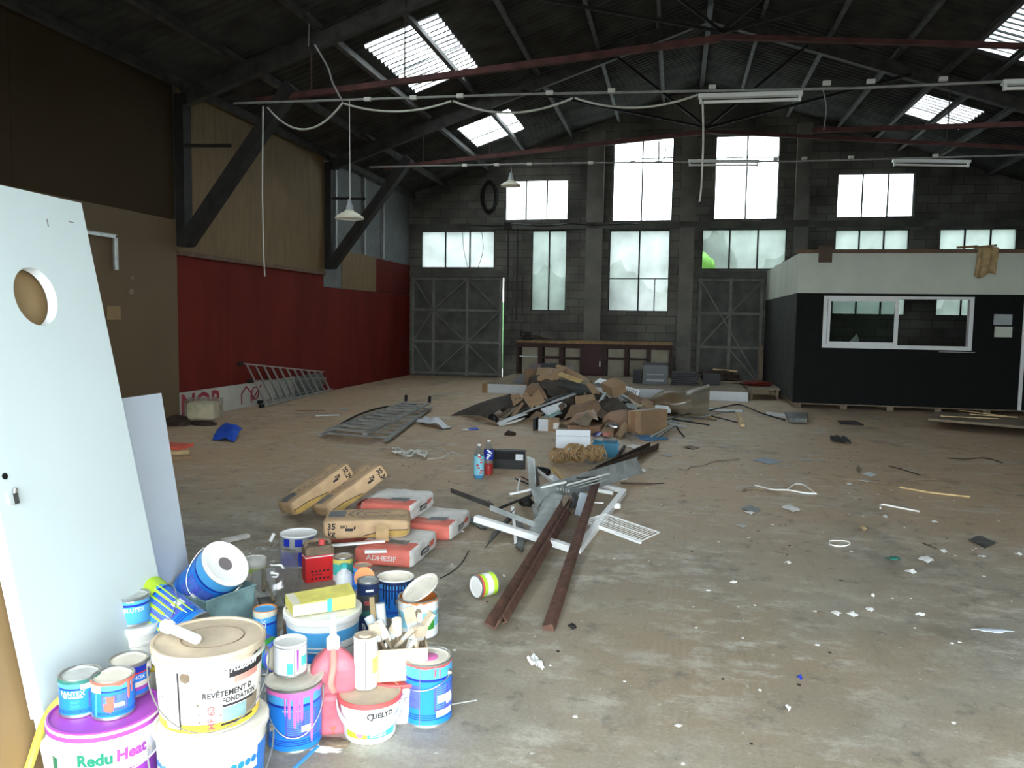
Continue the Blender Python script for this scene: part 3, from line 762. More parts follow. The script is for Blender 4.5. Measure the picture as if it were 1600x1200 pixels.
# cloth thrown over the capping
def cloth_fn(u, v):
    a = ony(1526,380,CY-.06); b = ony(1559,380,CY-.06)
    x = a.x+(b.x-a.x)*u+.02*math.sin(v*4)
    top = .17
    if v < .25: y = CY+.05-(v/.25)*.115; z = CH+.085+.02*math.sin(PI*v/.25)
    else: y = CY-.065-.02*math.sin(u*14)-.01*math.sin(v*9+u*5); z = CH+.085-(v-.25)/.75*(.5+.05*math.sin(u*6))
    return Vector((x, y, z))
mb = MB(); mb.grid(cloth_fn, 16, 24); o = mb.build('sack_cloth', 'cloth', angle=70); tag(o, 'beige sacking cloth hung over the top edge of the cabin wall', 'cloth')
md = o.modifiers.new('s', 'SOLIDIFY'); md.thickness = .008; md.offset = 1
for i, (xa, xb, dz) in enumerate(((1496,1530,.0),(1522,1560,.012))):
    a = ony(xa,380,CY+.02); b = ony(xb,378,CY+.02); bar('timber_scrap', 'broken timber scrap on the cabin capping %s' % ('left of the hanging cloth' if i == 0 else 'behind the hanging cloth'), 'wood', 'wood', Vector((a.x,CY+.03,CH+.1)), Vector((b.x,CY+.09,CH+.13+dz)), .03, .04)
for i, (px, py, L) in enumerate(((1207,412,.35),(1216,408,.5),(1226,402,.3))):
    a = onx(px,py,CX+.05); bar('timber_scrap', ('grey splinter on the cabin side wall nearest the far end','dusty lath lying along the top of the cabin side wall','short lath on the cabin side wall near the front corner')[i], 'wood', 'wood_dusty', Vector((CX+.03,a.y,CH+.02)), Vector((CX+.07,a.y+L,CH+.03)), .05, .03)
# paper leaning inside the window
a = ony(1322,533,CY+.2)
qs('paper_sheet', 'white torn paper standing behind the left cabin window pane', 'paper', 'paper_white', [Vector((a.x,CY+.2,1.22)),Vector((a.x+.24,CY+.2,1.22)),Vector((a.x+.25,CY+.3,1.34)),Vector((a.x+.2,CY+.28,1.44))], .003, .01)
tag(MB().bb((W0,CY+.1,1.18),(W1,CY+.4,1.215)).build('window_shelf', 'wood_dark', smooth=False), 'dark shelf board inside the cabin under the sliding window', 'shelf')
# boards by the cabin
P = [onz(1450,657,.13), onz(1460,646,.13), onz(1640,658,.13), onz(1650,674,.13)]
mb = MB(); mb.slab([P[0],P[3],P[2],P[1]], (0,0,.035)); e2 = empty('wooden_ramp', 'low wooden ramp board on blocks in front of the cabin door', 'ramp', (P[0].x, P[0].y, 0)); wpart('board', mb, 'wood_dusty', e2)
for px, py in ((1483,660),(1600,668)):
    a = onz(px,py,0); mb = MB(); mb.bb((a.x-.1,a.y-.06+.15,0),(a.x+.1,a.y+.2,.13)); wpart('block', mb, 'wood', e2)
for i, (a, b) in enumerate((((1500,641),(1572,650)),((1515,647),(1590,652)),((1470,650),(1560,654)))):
    pa, pb = onz(*a, .18+.012*i), onz(*b, .18+.012*i); bar('wooden_lath', ('long pale lath lying on the ramp closest to the cabin','middle lath of the three on the ramp','lath lying furthest front on the ramp')[i], 'wood', 'wood_light', pa, pb, .04, .012)
0 and bar('white_post', 'thin white strip standing beside the cabin door', 'post', 'alu_white', Vector((5.72,CY-.12,0)), Vector((5.78,CY-.07,1.5)), .05, .03)

# ---------------------------------------------------------------- platform and the bench on the back wall
e = empty('low_platform', 'low wooden platform with a white painted front edge behind the rubbish pile', 'platform', (-4.08, 17.0, 0))
mb = MB(); mb.bb((-4.08,17.02,.17),(1.5,20.6,.2)); wpart('deck', mb, 'wood_dusty', e)
mb = MB(); mb.bb((-4.0,16.98,.0),(1.5,17.02,.195)); wpart('front_board', mb, 'tile_white', e, 'white painted front board')
mb = MB(); mb.bb((-4.12,16.98,0),(-4.0,17.02,.2)); mb.bb((-4.12,17.02,0),(-4.08,20.6,.2)); wpart('end_board', mb, 'wood', e)
mb = MB(); mb.bb((-4.0,20.4,0),(1.5,20.5,.17)); mb.bb((-4.0,18.8,0),(1.5,18.9,.17)); wpart('bearer', mb, 'wood_dusty', e)
e = empty('pallet_table', 'small dark plank table between the platform and the cabin', 'table', (1.56, 17.1, 0))
a = onz(1167,606,.2); mb = MB(); mb.bb((1.56,17.6,.2),(2.2,19.0,.24)); wpart('top', mb, 'wood_dusty', e)
for x, y in ((1.6,17.65),(2.13,17.65),(1.6,18.9),(2.13,18.9)): mb = MB(); mb.bb((x,y,0),(x+.05,y+.05,.2)); wpart('leg', mb, 'wood_dusty', e)
BY, BH = 20.95, 1.06
X = lambda px: ony(px, 540, BY).x
xs = [X(v) for v in (809,844,877,910,945,979.5,1013.6,1048.5)]
e = empty('workbench', 'long dark wooden workbench with open cream-backed cupboards against the back wall', 'bench', (xs[0], BY, 0))
mb = MB(); mb.bb((xs[0]-.03,BY-.05,BH-.05),(xs[-1]+.03,YB-.17,BH)); wpart('worktop', mb, 'wood', e)
mb = MB(); mb.bb((xs[0],BY,BH-.17),(xs[-1],BY+.03,BH-.05)); mb.bb((xs[0],BY,.0),(xs[-1],BY+.03,.18)); wpart('rail', mb, 'wood_dark', e)
for i, x in enumerate(xs):
    w = .035 if i in (0,7) else .055; mb = MB(); mb.bb((x-w,BY-.002,0),(x+w,BY+.5,BH-.05)) if i in (0,7) else mb.bb((x-w,BY-.002,0),(x+w,BY+.45,BH-.05)); wpart('upright', mb, 'wood_dark', e)
mb = MB(); mb.bb((xs[0],BY+.46,0.02),(xs[-1],BY+.48,BH-.06)); wpart('back_panel', mb, 'cream', e, 'cream back panel')
for i in range(7):
    if i == 3: continue
    z = (.62,.6,.58,0,.6,.6,.5)[i]; mb = MB(); mb.bb((xs[i]+.05,BY+.01,z),(xs[i+1]-.05,BY+.45,z+(.03 if i in (0,6) else .045))); wpart('shelf', mb, 'alu_white' if i in (0,6) else 'wood_dark', e)
mb = MB(); mb.bb((xs[3]+.05,BY-.02,.16),(xs[4]-.05,BY+.0,BH-.1)); d = wpart('door', mb, 'burgundy', e)
mb = MB(); mb.bb((xs[4]-.13,BY-.045,.42),(xs[4]-.1,BY-.02,.56)); h = wpart('handle', mb, 'alu_white', e, 'white handle'); fixchild(h, d, e)
a = X(885); tag(MB().bb((a,BY-.02,BH+.001),(xs[-1]+.02,BY+.3,BH+.03)).build('loose_plank', 'wood', smooth=False), 'long loose plank lying on the right part of the workbench', 'plank')
# machine on the bench
e = empty('hand_tool', 'dark greasy machine with a long nose on the left end of the workbench', 'tool', (X(822), BY+.15, BH))
mb = MB(); mb.lathe([(0,0),(.1,0),(.12,.06),(.1,.14),(.05,.18),(0,.18)], 14); mb.box((0,0,.21),(.22,.12,.04)); part('motor', mb, 'steel_dark', e)
mb = MB(); mb.tube([(.1,0,.09),(.25,0,.1),(.45,-.02,.06),(.62,-.02,.045)], [.06,.05,.03,.012], 10); part('nose', mb, 'rust_dark', e)
mb = MB(); mb.tube([(-.1,0,.1),(-.2,0,.16),(-.16,0,.26)], .02, 8); part('grip', mb, 'black', e)

# things standing on the platform
pz = .2
a = onz(1005,600,pz); b = onz(1045,600,pz)
e = empty('office_printer', 'grey boxy office machine standing on the platform', 'machine', (a.x, 18.2, pz))
a = ony(1004,598,18.2); b = ony(1043,573,18.2); w = b.x-a.x
mb = MB(); mb.bb((0,0,0),(w,.35,.5-.06)); part('body', mb, 'grey_plastic', e, smooth=False)
mb = MB(); mb.bb((w*.12,-.012,.22),(w*.85,0,.245)); mb.bb((w*.12,-.012,.07),(w*.85,0,.13)); part('tray', mb, 'grey_light', e, smooth=False)
mb = MB(); mb.bb((-.02,0.02,.44),(w+.02,.37,.48)); part('lid', mb, 'black', e, smooth=False)
a = ony(994,598,18.5); tag(MB().bb((a.x-.08,18.5,pz),(a.x+.12,18.8,pz+.3)).build('black_crate', 'black', smooth=False), 'small black crate left of the grey machine on the platform', 'crate')
a = ony(1048,600,18.3); b = ony(1090,590,18.3)
for i in range(6):
    tag(MB().bb((a.x+.02*(i % 2),18.3,pz+.05*i),(a.x+.62-.02*(i % 3),18.75,pz+.05*i+.042)).build('dark_tray', 'black', smooth=False), 'dark flat tray in the stack right of the grey machine', 'tray', 'stacked dark trays on the platform')
tag(MB().bb((a.x+.72,18.6,pz),(a.x+1.1,19.0,pz+.24)).build('black_case', 'black', smooth=False), 'low black case right of the stacked trays', 'case')
for i, (x0, y0, x1, y1, m_, l_) in enumerate(((1088,582,1150,586,'rust_dark','dark board on top of the heap in front of the right steel door'),(1114,577,1152,580,'wood_light','pale stick across the heap in front of the right steel door'),(1095,592,1140,589,'steel_dark','dark bar low in the heap in front of the right steel door'),(1105,588,1160,594,'rust_dark','rusty bar sloping right in the heap by the right steel door'),(1120,596,1150,586,'debris_dark','dark beam leaning in the heap by the right steel door'),(1085,597,1165,598,'wood_dusty','dusty plank at the foot of the heap by the right steel door'))):
    Y = 19.3+.12*(5-i); a, b = ony(x0,y0,Y), ony(x1,y1,Y); a.z = max(a.z, pz+.03); b.z = max(b.z, pz+.03); bar('heap_plank', l_, 'plank', m_, a, b, .12, .035)
mb = MB(); a = ony(1125,596,19.7)
def lump(name, label, cat, m_, c, r, seed, sub=3, amp=.35, group=None, flat=True):
    bm = bmesh.new(); bmesh.ops.create_icosphere(bm, subdivisions=sub, radius=1)
    for v in bm.verts:
        n = mn.noise(v.co*1.8+Vector((seed,seed*.7,0)))*amp+mn.noise(v.co*5+Vector((0,seed,0)))*amp*.4
        v.co = v.co*(1+n); v.co = Vector((v.co.x*r[0], v.co.y*r[1], max(v.co.z, -.55)*r[2]+.55*r[2]))
    me = bpy.data.meshes.new(name); bm.to_mesh(me); bm.free(); me.materials.append(M[m_])
    for q_ in me.polygons: q_.use_smooth = True
    me.set_sharp_from_angle(angle=R(50))
    o = bpy.data.objects.new(name, me); COL.objects.link(o); o.location = c; return tag(o, label, cat, group)
lump('rag_heap', 'dark crumpled tarpaulin heap in front of the right steel door', 'tarpaulin', 'debris_dark', (a.x,19.9,pz), (.42,.3,.2), 3)
a = ony(1165,600,18.2); lump('red_rag', 'dull red rag on the plank table by the cabin', 'rag', 'red_panel_b', (1.78,18.3,.24), (.3,.2,.07), 5)
bar('upright_board', 'narrow dark board standing upright beside the right steel door', 'board', 'wood_dusty', Vector((2.12,20.9,0.0)), Vector((2.12,21.0,1.05)), .1, .03, up=(0,1,0))
# dark coil hung on the back wall, chains and pipes
e = empty('hose_coil', 'dark oval coil of hose hung high on the back wall above the left steel door', 'hose', (ony(764,308,YB-.1).x, YB-.04, ony(764,308,YB).z))
for k in range(5): mb = MB(); mb.tube([((.17+.03*(k % 3))*math.cos(t), -.02*k+.015, (.38+.05*(k % 2))*math.sin(t)) for t in [2*PI*i/28 for i in range(29)]], .028, 7); part('coil', mb, 'rubber', e)
for i, (x, y0, y1, r_) in enumerate(((795,350,488,.02),(809,355,500,.015),(817,430,530,.012))):
    a = ony(x,y0,YB-.05); b = ony(x,y1,YB-.05); rod('wall_pipe', ('left','middle','right')[i]+' thin vertical pipe between the left steel door and the narrow window', 'pipe', 'steel_dust', [Vector((a.x,YB-.08,a.z)),Vector((a.x,YB-.08,b.z))], r_)
a = ony(795,353,YB); tag(MB().bb((a.x-.1,YB-.16,a.z-.1),(a.x+.1,YB-.062,a.z+.08)).build('junction_box', 'steel_dark', smooth=False), 'dark junction box on the ledge under the upper left window', 'box')
for i, (x, y) in enumerate(((793,488),(797,497),(817,498))):
    a = ony(x,y,YB); tag(MB().bb((a.x-.06,YB-.13,a.z-.09),(a.x+.06,YB-.1,a.z+.07)).bb((a.x-.04,YB-.1,a.z-.07),(a.x+.04,YB,a.z+.05)).build('switch_box', 'concrete_dark', smooth=False), ('upper switch box beside the left steel door','lower switch box beside the left steel door','switch box on the right thin pipe')[i], 'switch')
rod('wall_cable', 'thin dark cable sagging along the ledge of the back wall', 'cable', 'cable_black', smooth_pts([Vector((x,YB-.085,4.2-.05*abs(math.sin(x*2.2)))) for x in np.linspace(-5.8,-1.0,14)], 3), .012)
for i, (x0, x1) in enumerate(((723,732),(753,747))):
    a = ony(x0,361,YB-.03); b = ony(x1,418,YB-.03); rod('hanging_wire', ('left','right')[i]+' thin wire hanging in front of the window above the left door', 'wire', 'cable_black', smooth_pts([Vector((a.x,YB-.07,4.03)), (Vector((a.x,YB-.07,3.5))+Vector((.05,0,0))), Vector((b.x,YB-.07,3.0))], 5), .008)
# ---------------------------------------------------------------- services under the roof
def conduit(Y, z0, z1, label):
    e = empty('cable_conduit', label, 'conduit', (RX, Y, z0))
    mb = MB(); mb.tube([(XL+1.2,Y,z0+.03),(-2,Y,(z0+z1)/2+.04),(2,Y,z1),(XR-.05,Y,z1+.03)], .016, 6); wpart('pipe', mb, 'conduit', e)
    for x in (-4.2,-3.55,-2.9,-1.7,-.9,.35,1.7,2.2,3.0,4.4): 
        mb = MB(); zz = z0+(z1-z0)*(x-XL)/(XR-XL)+.03; mb.box((x,Y,zz),(.09,.05,.05)); wpart('clip', mb, 'cable_white', e)
    return e
conduit(10.5, 4.55, 4.45, 'near white conduit with junction clips running across the hall')
conduit(15.6, 4.62, 4.57, 'far white conduit with junction clips running across the hall')
def cat(a, b, sag, n=14): return [a+(b-a)*(i/n)+Vector((0,0,-4*sag*(i/n)*(1-i/n))) for i in range(n+1)]
o5 = lambda x, y: ony(x, y, 10.482)
rod('sagging_cable', 'white cable sagging deeply left of the near pendant lamp', 'cable', 'cable_white', cat(o5(418,168), o5(536,160), .33), .014)
rod('sagging_cable', 'white cable sagging right of the near pendant lamp', 'cable', 'cable_white', cat(o5(538,162), o5(705,158), .12), .014)
rod('sagging_cable', 'white cable sagging in the middle of the near conduit', 'cable', 'cable_white', cat(o5(708,158), o5(895,153), .17), .014)
rod('sagging_cable', 'white cable sagging up to the near fluorescent fitting', 'cable', 'cable_white', cat(o5(898,153), o5(1090,148), .14), .014)
rod('drop_cable', 'long thin white cable hanging down in front of the plywood wall', 'cable', 'cable_white', [o5(411,166), o5(410,300), o5(412,400), o5(414,432)], .009)
rod('drop_cable', 'white cable hanging from the near fluorescent fitting between the tall windows', 'cable', 'cable_white', smooth_pts([o5(1098,158), o5(1099,220), o5(1096,290), o5(1093,315)], 4), .013)
rod('feed_cable', 'pale cable running from the roof purlin down to the near conduit', 'cable', 'conduit', smooth_pts([o5(492,70), o5(512,105), o5(520,130), o5(535,158)], 4), .014)
rod('drop_cable', 'thin wire hanging from the roof left of the near red tie beam', 'wire', 'conduit', [Vector((ony(482,30,10.6).x,10.6,roof_z(ony(482,30,10.6).x)-.02)), ony(483,40,10.6), ony(482,72,10.6)], .008)
rod('drop_cable', 'thin loop of wire hanging from the near conduit towards the right truss', 'wire', 'conduit', smooth_pts([o5(1286,140), o5(1291,170), o5(1287,203)], 4), .006)
def pendant(px, py, Y, zt, label):
    c = ony(px, py, Y); e = empty('pendant_lamp', label, 'lamp', (c.x, Y, c.z))
    mb = MB(); mb.lathe([(.2,-.0),(.19,.03),(.12,.075),(.07,.1),(.055,.12),(.05,.12),(.068,.09),(.12,.065),(.185,.025),(.195,0),(.2,0)], 32, mis=[0,0,0,0,0,1,1,1,1,0]); part('shade', mb, ['lamp_enamel','lamp_inside'], e)
    mb = MB(); mb.lathe([(0,.12),(.055,.12),(.05,.17),(.032,.21),(.025,.26),(0,.27)], 18); part('socket', mb, 'grey_light', e)
    mb = MB(); mb.lathe([(0,.02),(.02,.03),(.03,.06),(.02,.1),(0,.12)], 12); part('bulb', mb, 'lamp_inside', e)
    mb = MB(); mb.tube([(0,0,.26),(0.01,0,.28),(0,0,zt-c.z)], .007, 6); part('cord', mb, 'cable_white', e)
pendant(546, 342, 10.5, 4.56, 'enamel pendant lamp hanging on a long cord in front of the plywood wall')
pendant(798, 291, 15.6, 4.6, 'enamel pendant lamp hanging before the upper left window')
def tubes(xa, ya, xb, yb, Y, label, top):
    a = ony(xa, ya, Y); b = ony(xb, yb, Y); L = b.x-a.x; e = empty('fluorescent_fitting', label, 'light fitting', (a.x, Y, a.z))
    s = (b.z-a.z)
    mb = MB(); mb.beam((0,0,.0),(L,0,s),.09,.05,up=(0,0,1)); part('housing', mb, 'alu_white', e, smooth=False)
    mb = MB(); mb.tube([(.04,0,-.07),(L-.04,0,s-.07)], .019, 10); part('tube', mb, 'paint_white', e)
    for x in (.03, L-.03): mb = MB(); mb.box((x,0,s*x/L-.055),(.03,.05,.07)); part('lamp_holder', mb, 'alu_white', e, smooth=False)
    mb = MB(); mb.tube([(.3,0,s*.3/L+.02),(.3,0,top-a.z)], .006, 5); mb.tube([(L-.3,0,s*(L-.3)/L+.02),(L-.3,0,top-a.z)], .006, 5); part('hanger', mb, 'conduit', e)
tubes(1091,151,1254,146,10.5,'near fluorescent tube fitting hanging in the middle of the hall',4.47)
tubes(1566,129,1640,127,10.5,'fluorescent tube fitting at the right edge of the near conduit',4.47)
tubes(1075,252,1186,252,15.6,'far fluorescent tube fitting crossing the right tall window',4.59)
tubes(1395,251,1516,253,15.6,'far fluorescent tube fitting above the upper right window',4.57)
a = ony(1030,215,15.6); e = empty('hook_fitting', 'small hook bracket hanging before the left tall window', 'bracket', (a.x,15.6,4.6))
mb = MB(); mb.tube([(0,0,.4),(0,0,0),(.0,0,-.0)], .014, 6); mb.box((0,0,.01),(.14,.04,.04)); mb.tube(smooth_pts([(.04,0,.02),(.12,0,.12),(.14,0,.3),(.24,0,.3)],4), .01, 6); part('hook', mb, 'conduit', e)
# ---------------------------------------------------------------- left side: ladders, block, litter
def ladder_frame(e, A0, A1, B0, B1, n, rail, tread, m_rail='alu', m_tread='alu', tube=True, flat=False):
    for n_, (p, q) in zip(('rail','rail'), ((A0,A1),(B0,B1))):
        mb = MB(); mb.beam(p, q, rail[0], rail[1], up=(0,0,1)); wpart(n_, mb, m_rail, e)
    for i in range(n):
        t = (i+.5)/n; p = A0.lerp(A1, t); q = B0.lerp(B1, t); mb = MB()
        if flat: mb.beam(p, q, tread, .02, up=(0,0,1))
        else: mb.beam(p, q, tread, tread*.5, up=(0,0,1))
        wpart('tread' if flat else 'rung', mb, m_tread, e)
A0 = ony(375,567,12.7); A0.x = XL+.16; A0 = Vector((XL+.14, onx(378,568,XL+.14).y, onx(378,568,XL+.14).z)); A1 = onx(505,581,XL+.2)
B0 = onz(411,634,.03); B1 = onz(519,608,.03)
e = empty('stepladder', 'aluminium stepladder lying on its side against the red wall', 'ladder', (B0.x, B0.y, 0))
ladder_frame(e, A0, A1, B0, B1, 11, (.05,.02), .035)
A2 = A0.lerp(B0,.42)+Vector((-.05,.1,0)); A3 = A1.lerp(B1,.35)+Vector((-.02,0,0)); B2 = B0+Vector((-.22,.35,.03)); B3 = B1+Vector((-.12,-.05,.03))
ladder_frame(e, A2, A3, B2, B3, 11, (.05,.02), .03, 'alu_dull', 'alu_dull')
for p in (A0, B0, A2, B2):
    mb = MB(); mb.box(p+Vector((0,-.05,.0)), (.06,.1,.06)); wpart('rubber_foot', mb, 'rubber', e)
e = empty('aluminium_ladder', 'aluminium stepladder with wide treads lying folded flat on the floor', 'ladder', tuple(Z(onz(600,680),0)))
z1 = .15
ladder_frame(e, onz(512,672,z1), onz(634,628,z1), onz(570,678,z1), onz(671,630,z1), 11, (.06,.025), .085, 'alu_dull', 'alu', flat=True)
z1 = .05
ladder_frame(e, onz(500,680,z1), onz(640,634,z1), onz(603,688,z1), onz(674,636,z1), 9, (.06,.025), .07, 'alu_dull', 'alu', flat=True)
for px, py in ((634,628),(671,630)):
    p = onz(px,py,.15); mb = MB(); mb.beam(p, p+Vector((0,.02,.12)), .04, .04, up=(0,1,0)); wpart('rubber_foot', mb, 'rubber', e)

a = onz(308,664,0)
e = empty('wrapped_block', 'block of pale foam wrapped in clear plastic film by the wall banner', 'foam', (a.x, a.y+.17, 0.06), (0,0,.2))
k = 1/95
mb = MB()
def rbox(u, v, d, seed, am=.03, p=6, c=(0,0,0)):
    th = 2*PI*u; ph = PI*(v-.5); q = Vector((math.cos(ph)*math.cos(th), math.cos(ph)*math.sin(th), math.sin(ph)))
    s_ = (abs(q.x)**p+abs(q.y)**p+abs(q.z)**p)**(-1/p); q = q*s_
    q = q*(1+am*mn.noise(q*3+Vector((seed,0,0)))*2)
    return Vector((q.x*d[0]/2+c[0], q.y*d[1]/2+c[1], q.z*d[2]/2+c[2]))
mb.grid(lambda u, v: rbox(u, v, (.38,.34,.25), 1, .02, 12, (0,0,.14)), 40, 20); part('foam_block', mb, 'foam', e)
mb = MB(); mb.grid(lambda u, v: rbox(u, v, (.47,.4,.32), 7, .05, 10, (0,0,.16)), 40, 20); part('plastic_wrap', mb, 'film', e)
lump('dark_bag', 'dark burst bag lying under the left side of the wrapped foam block', 'bag', 'debris_dark', tuple(Z(onz(278,664),0)), (.16,.2,.09), 11)
lump('dark_bag', 'flat dark red mat rolled under the right side of the wrapped foam block', 'mat', 'debris_dark', tuple(Z(onz(318,664),0)), (.2,.12,.04), 12)
qs('blue_tarp', 'blue plastic sheet folded on the floor at the left', 'sheet', 'blue_sheet', [Z(onz(332,688),.01), Z(onz(366,692),.02), Z(onz(379,680),.1), Z(onz(345,675),.09)], .01, .04, wav=.05, seed=2)
for i, (x0, y0, x1, y1, m_, z_) in enumerate(((262,716,296,712,'cardboard',.02),(262,706,295,704,'wood_light',.06),(262,696,292,698,'orange_red',.1))):
    bar('packing_slat', ('brown lowest','pale middle','orange-printed top')[i]+' piece of the packaging stack right of the white board', 'packaging', m_, onz(x0-12,y0,z_), onz(x1,y1,z_), .28, .035)
qs('foam_sheet', 'white sheet crumpled on the floor right of the flat ladder', 'sheet', 'tile_white', [Z(onz(650,663),.01), Z(onz(690,672),.01), Z(onz(706,670),.01), Z(onz(664,655),.01)], .006, .03, wav=.07, seed=4, n=14)
bar('white_batten', 'short white batten on the floor left of the flat ladder', 'batten', 'tile_white', (493,650), (530,649), .07, .03)
bar('broom_handle', 'thin stick lying on the floor under the side-lying stepladder', 'stick', 'wood', (462,642), (508,642), .03, .02)
rod('dark_hose', 'dark hose lying in a curve behind the flat ladder', 'hose', 'rubber', [Z(v,.02) for v in smooth_pts([onz(520,672), onz(560,650), onz(600,638), onz(650,634)], 5)], .015)
mb = MB()
for s_ in range(4):
    random.seed(s_+3); pts = [Z(onz(615+50*i/6+random.uniform(-4,4), 708+random.uniform(-5,6)+1.0*i), .02+.03*random.random()) for i in range(7)]
    o = rod('plastic_strap', 'white plastic strapping tangled on the floor beyond the cement sacks', 'strap', 'cable_white', smooth_pts(pts, 5), .012, group='white strapping tangle on the floor')
rod('plastic_strap', 'thin loose end of white strap trailing right of the tangle', 'strap', 'cable_white', [Z(v,.008) for v in smooth_pts([onz(668,718), onz(690,716), onz(705,708), onz(718,712)], 5)], .008)

# ---------------------------------------------------------------- the rubbish pile
C = 'cardboard'
K = lambda *a, **k: qs(*a, **k)
K('hardboard_sheet', 'long dark brown sheet sweeping down to a point at the left end of the pile', 'sheet', 'hard_dark', [(704,656,12.7),(798,622,13.6),(806,640,13.2),(768,655,12.6)], .006, .06)
K('hardboard_sheet', 'rust-brown curled strip lying lowest at the left foot of the pile', 'sheet', 'cardboard_b', [(722,655,12.4),(772,663,11.9),(782,672,11.6),(746,663,12.0)], .006, .05)
K('dark_board', 'dark slate-coloured board at the back left of the pile', 'board', 'grey_plastic', [(800,598,17.2),(822,578,17.4),(845,572,17.4),(824,600,17.2)], .02) 
K('dark_board', 'dark purple-brown panel leaning behind the brown box top', 'board', 'burgundy', [(819,632,13.7),(828,569,15.3),(858,569,15.3),(850,632,13.7)], .02)
K('dark_board', 'black board edge standing behind the highest cardboard', 'board', 'black', [(841,610,14.2),(846,568,14.6),(871,568,14.6),(868,610,14.2)], .02)
K('dark_board', 'dull mauve board standing behind the right shoulder of the pile', 'board', 'ink_grey', [(878,640,13.3),(878,572,14.4),(895,572,14.4),(895,640,13.3)], .02)
# brown carton on top left
def carton(name, label, px, py, Y, dims, rz, m_=C, tilt=(0,0), flaps=(), z=None, tapec=None, ref='bl', inside='cardboard_dark', open_top=False, group=None):
    p = ony(px, py, Y); w, d, h = dims
    if z is not None: p.z = z
    e = empty(name, label, 'box', tuple(p), (tilt[0], tilt[1], rz), group)
    t = .006; mb = MB()
    mb.bb((0,0,0),(w,t,h)); mb.bb((0,d-t,0),(w,d,h)); mb.bb((0,t,0),(t,d-t,h)); mb.bb((w-t,t,0),(w,d-t,h)); mb.bb((t,t,0),(w-t,d-t,t))
    if not open_top: mb.bb((t,t,h-t),(w-t,d-t,h))
    part('carton', mb, m_, e, smooth=False)
    for s_, ang, L in flaps:
        mb = MB()
        if s_ == 'f': mb.box((0,-L/2,0),(w,L,t)); q = Matrix.Translation((w/2,0,h)) @ Matrix.Rotation(-ang,4,'X')
        if s_ == 'b': mb.box((0,L/2,0),(w,L,t)); q = Matrix.Translation((w/2,d,h)) @ Matrix.Rotation(ang,4,'X')
        if s_ == 'l': mb.box((-L/2,0,0),(L,d,t)); q = Matrix.Translation((0,d/2,h)) @ Matrix.Rotation(ang,4,'Y')
        if s_ == 'r': mb.box((L/2,0,0),(L,d,t)); q = Matrix.Translation((w,d/2,h)) @ Matrix.Rotation(-ang,4,'Y')
        mb.xf(q); part('flap', mb, m_, e, smooth=False)
    if tapec: mb = MB(); mb.bb((w*tapec[0],-.002,0),(w*tapec[1],0,h)); mb.bb((w*tapec[0],0,h),(w*tapec[1],d,h+.002)); part('tape', mb, 'tape', e, smooth=False)
    return e
carton('cardboard_box', 'brown open carton at the upper left of the pile', 818, 601, 13.9, (.24,.4,.26), .1, 'cardboard_b', open_top=True)
K('cardboard_sheet', 'light brown sheet covering the top of the pile', 'cardboard', C, [(836,595,13.3),(841,574,13.8),(888,576,13.6),(872,594,13.2)], .008, .05, wav=.04)
K('cardboard_strip', 'long light brown roll edge running down the right shoulder of the pile', 'cardboard', C, [(868,572,13.7),(880,577,13.8),(925,600,13.5),(915,598,13.4)], .03, .06)
K('cardboard_sheet', 'golden brown torn flap on the top right of the pile', 'cardboard', 'wood_yellow', [(871,586,13.1),(877,582,13.3),(912,594,13.2),(906,600,13.0)], .012, .03)
K('cardboard_sheet', 'small bent beige flap on the crest of the pile', 'cardboard', 'tape', [(857,584,13.1),(862,576,13.3),(866,577,13.3),(861,587,13.0)], .01, .01)
K('hardboard_sheet', 'dark sagging sheet across the upper middle of the pile', 'sheet', 'hard_dark', [(842,600,12.9),(870,592,13.6),(930,610,13.2),(862,622,12.7)], .008, .08, wav=.05)
K('hardboard_sheet', 'dark olive sheet under the top of the pile', 'sheet', 'cabin_black_dusty', [(870,602,12.8),(905,596,13.2),(938,622,12.9),(905,615,12.6)], .008, .06, wav=.05, seed=2)
K('hardboard_sheet', 'long dark sheet edge lying just below the pale trim', 'sheet', 'hard_dark', [(866,615,12.9),(905,608,13.3),(912,613,13.0),(870,622,12.7)], .014, .02)
# shoebox-like open carton
K('cardboard_sheet', 'round-cornered upright carton lid in the left middle of the pile', 'cardboard', 'cardboard_b', [(819,614,12.9),(832,599,13.1),(842,599,13.1),(857,625,12.7)], .008, .07)
K('cardboard_sheet', 'square light brown flap facing forward under the upright carton lid', 'cardboard', C, [(829,621,12.7),(842,608,12.8),(852,628,12.5),(837,637,12.4)], .006)
K('cardboard_sheet', 'beige side flap with a white edge left of the upright carton lid', 'cardboard', C, [(815,618,12.8),(822,612,12.9),(838,628,12.5),(830,640,12.4)], .006, edge='paper_white')
K('cardboard_sheet', 'torn brown flap over the sweeping dark sheet', 'cardboard', C, [(797,619,13.0),(812,615,13.1),(817,625,12.8),(803,635,12.6)], .006, .02, wav=.03)
for i, (q, m_, l_) in enumerate((([(777,650,12.3),(796,638,12.6),(799,640,12.5),(781,653,12.2)],'cardboard_dark','narrow brown lath lowest in the left fan of strips'),
    ([(782,652,12.3),(806,634,12.7),(812,636,12.6),(788,654,12.2)],'wood_dusty','wide dusty strip in the left fan of strips'),
    ([(798,650,12.2),(816,628,12.7),(819,630,12.6),(806,648,12.1)],'cardboard','brown strip highest in the left fan of strips'))):
    K('loose_strip', l_, 'strip', m_, q, .01)
K('grey_panel', 'long pale grey trim slanting across the middle of the pile', 'trim', 'grey_light', [(777,660,11.9),(830,640,12.3),(912,608,12.9),(910,612,12.8)], .02, .0)
K('grey_panel', 'long dark trim lying directly above the pale grey trim', 'trim', 'galv_dark', [(800,648,12.3),(850,625,12.6),(911,606,13.0),(905,609,12.9)], .02)
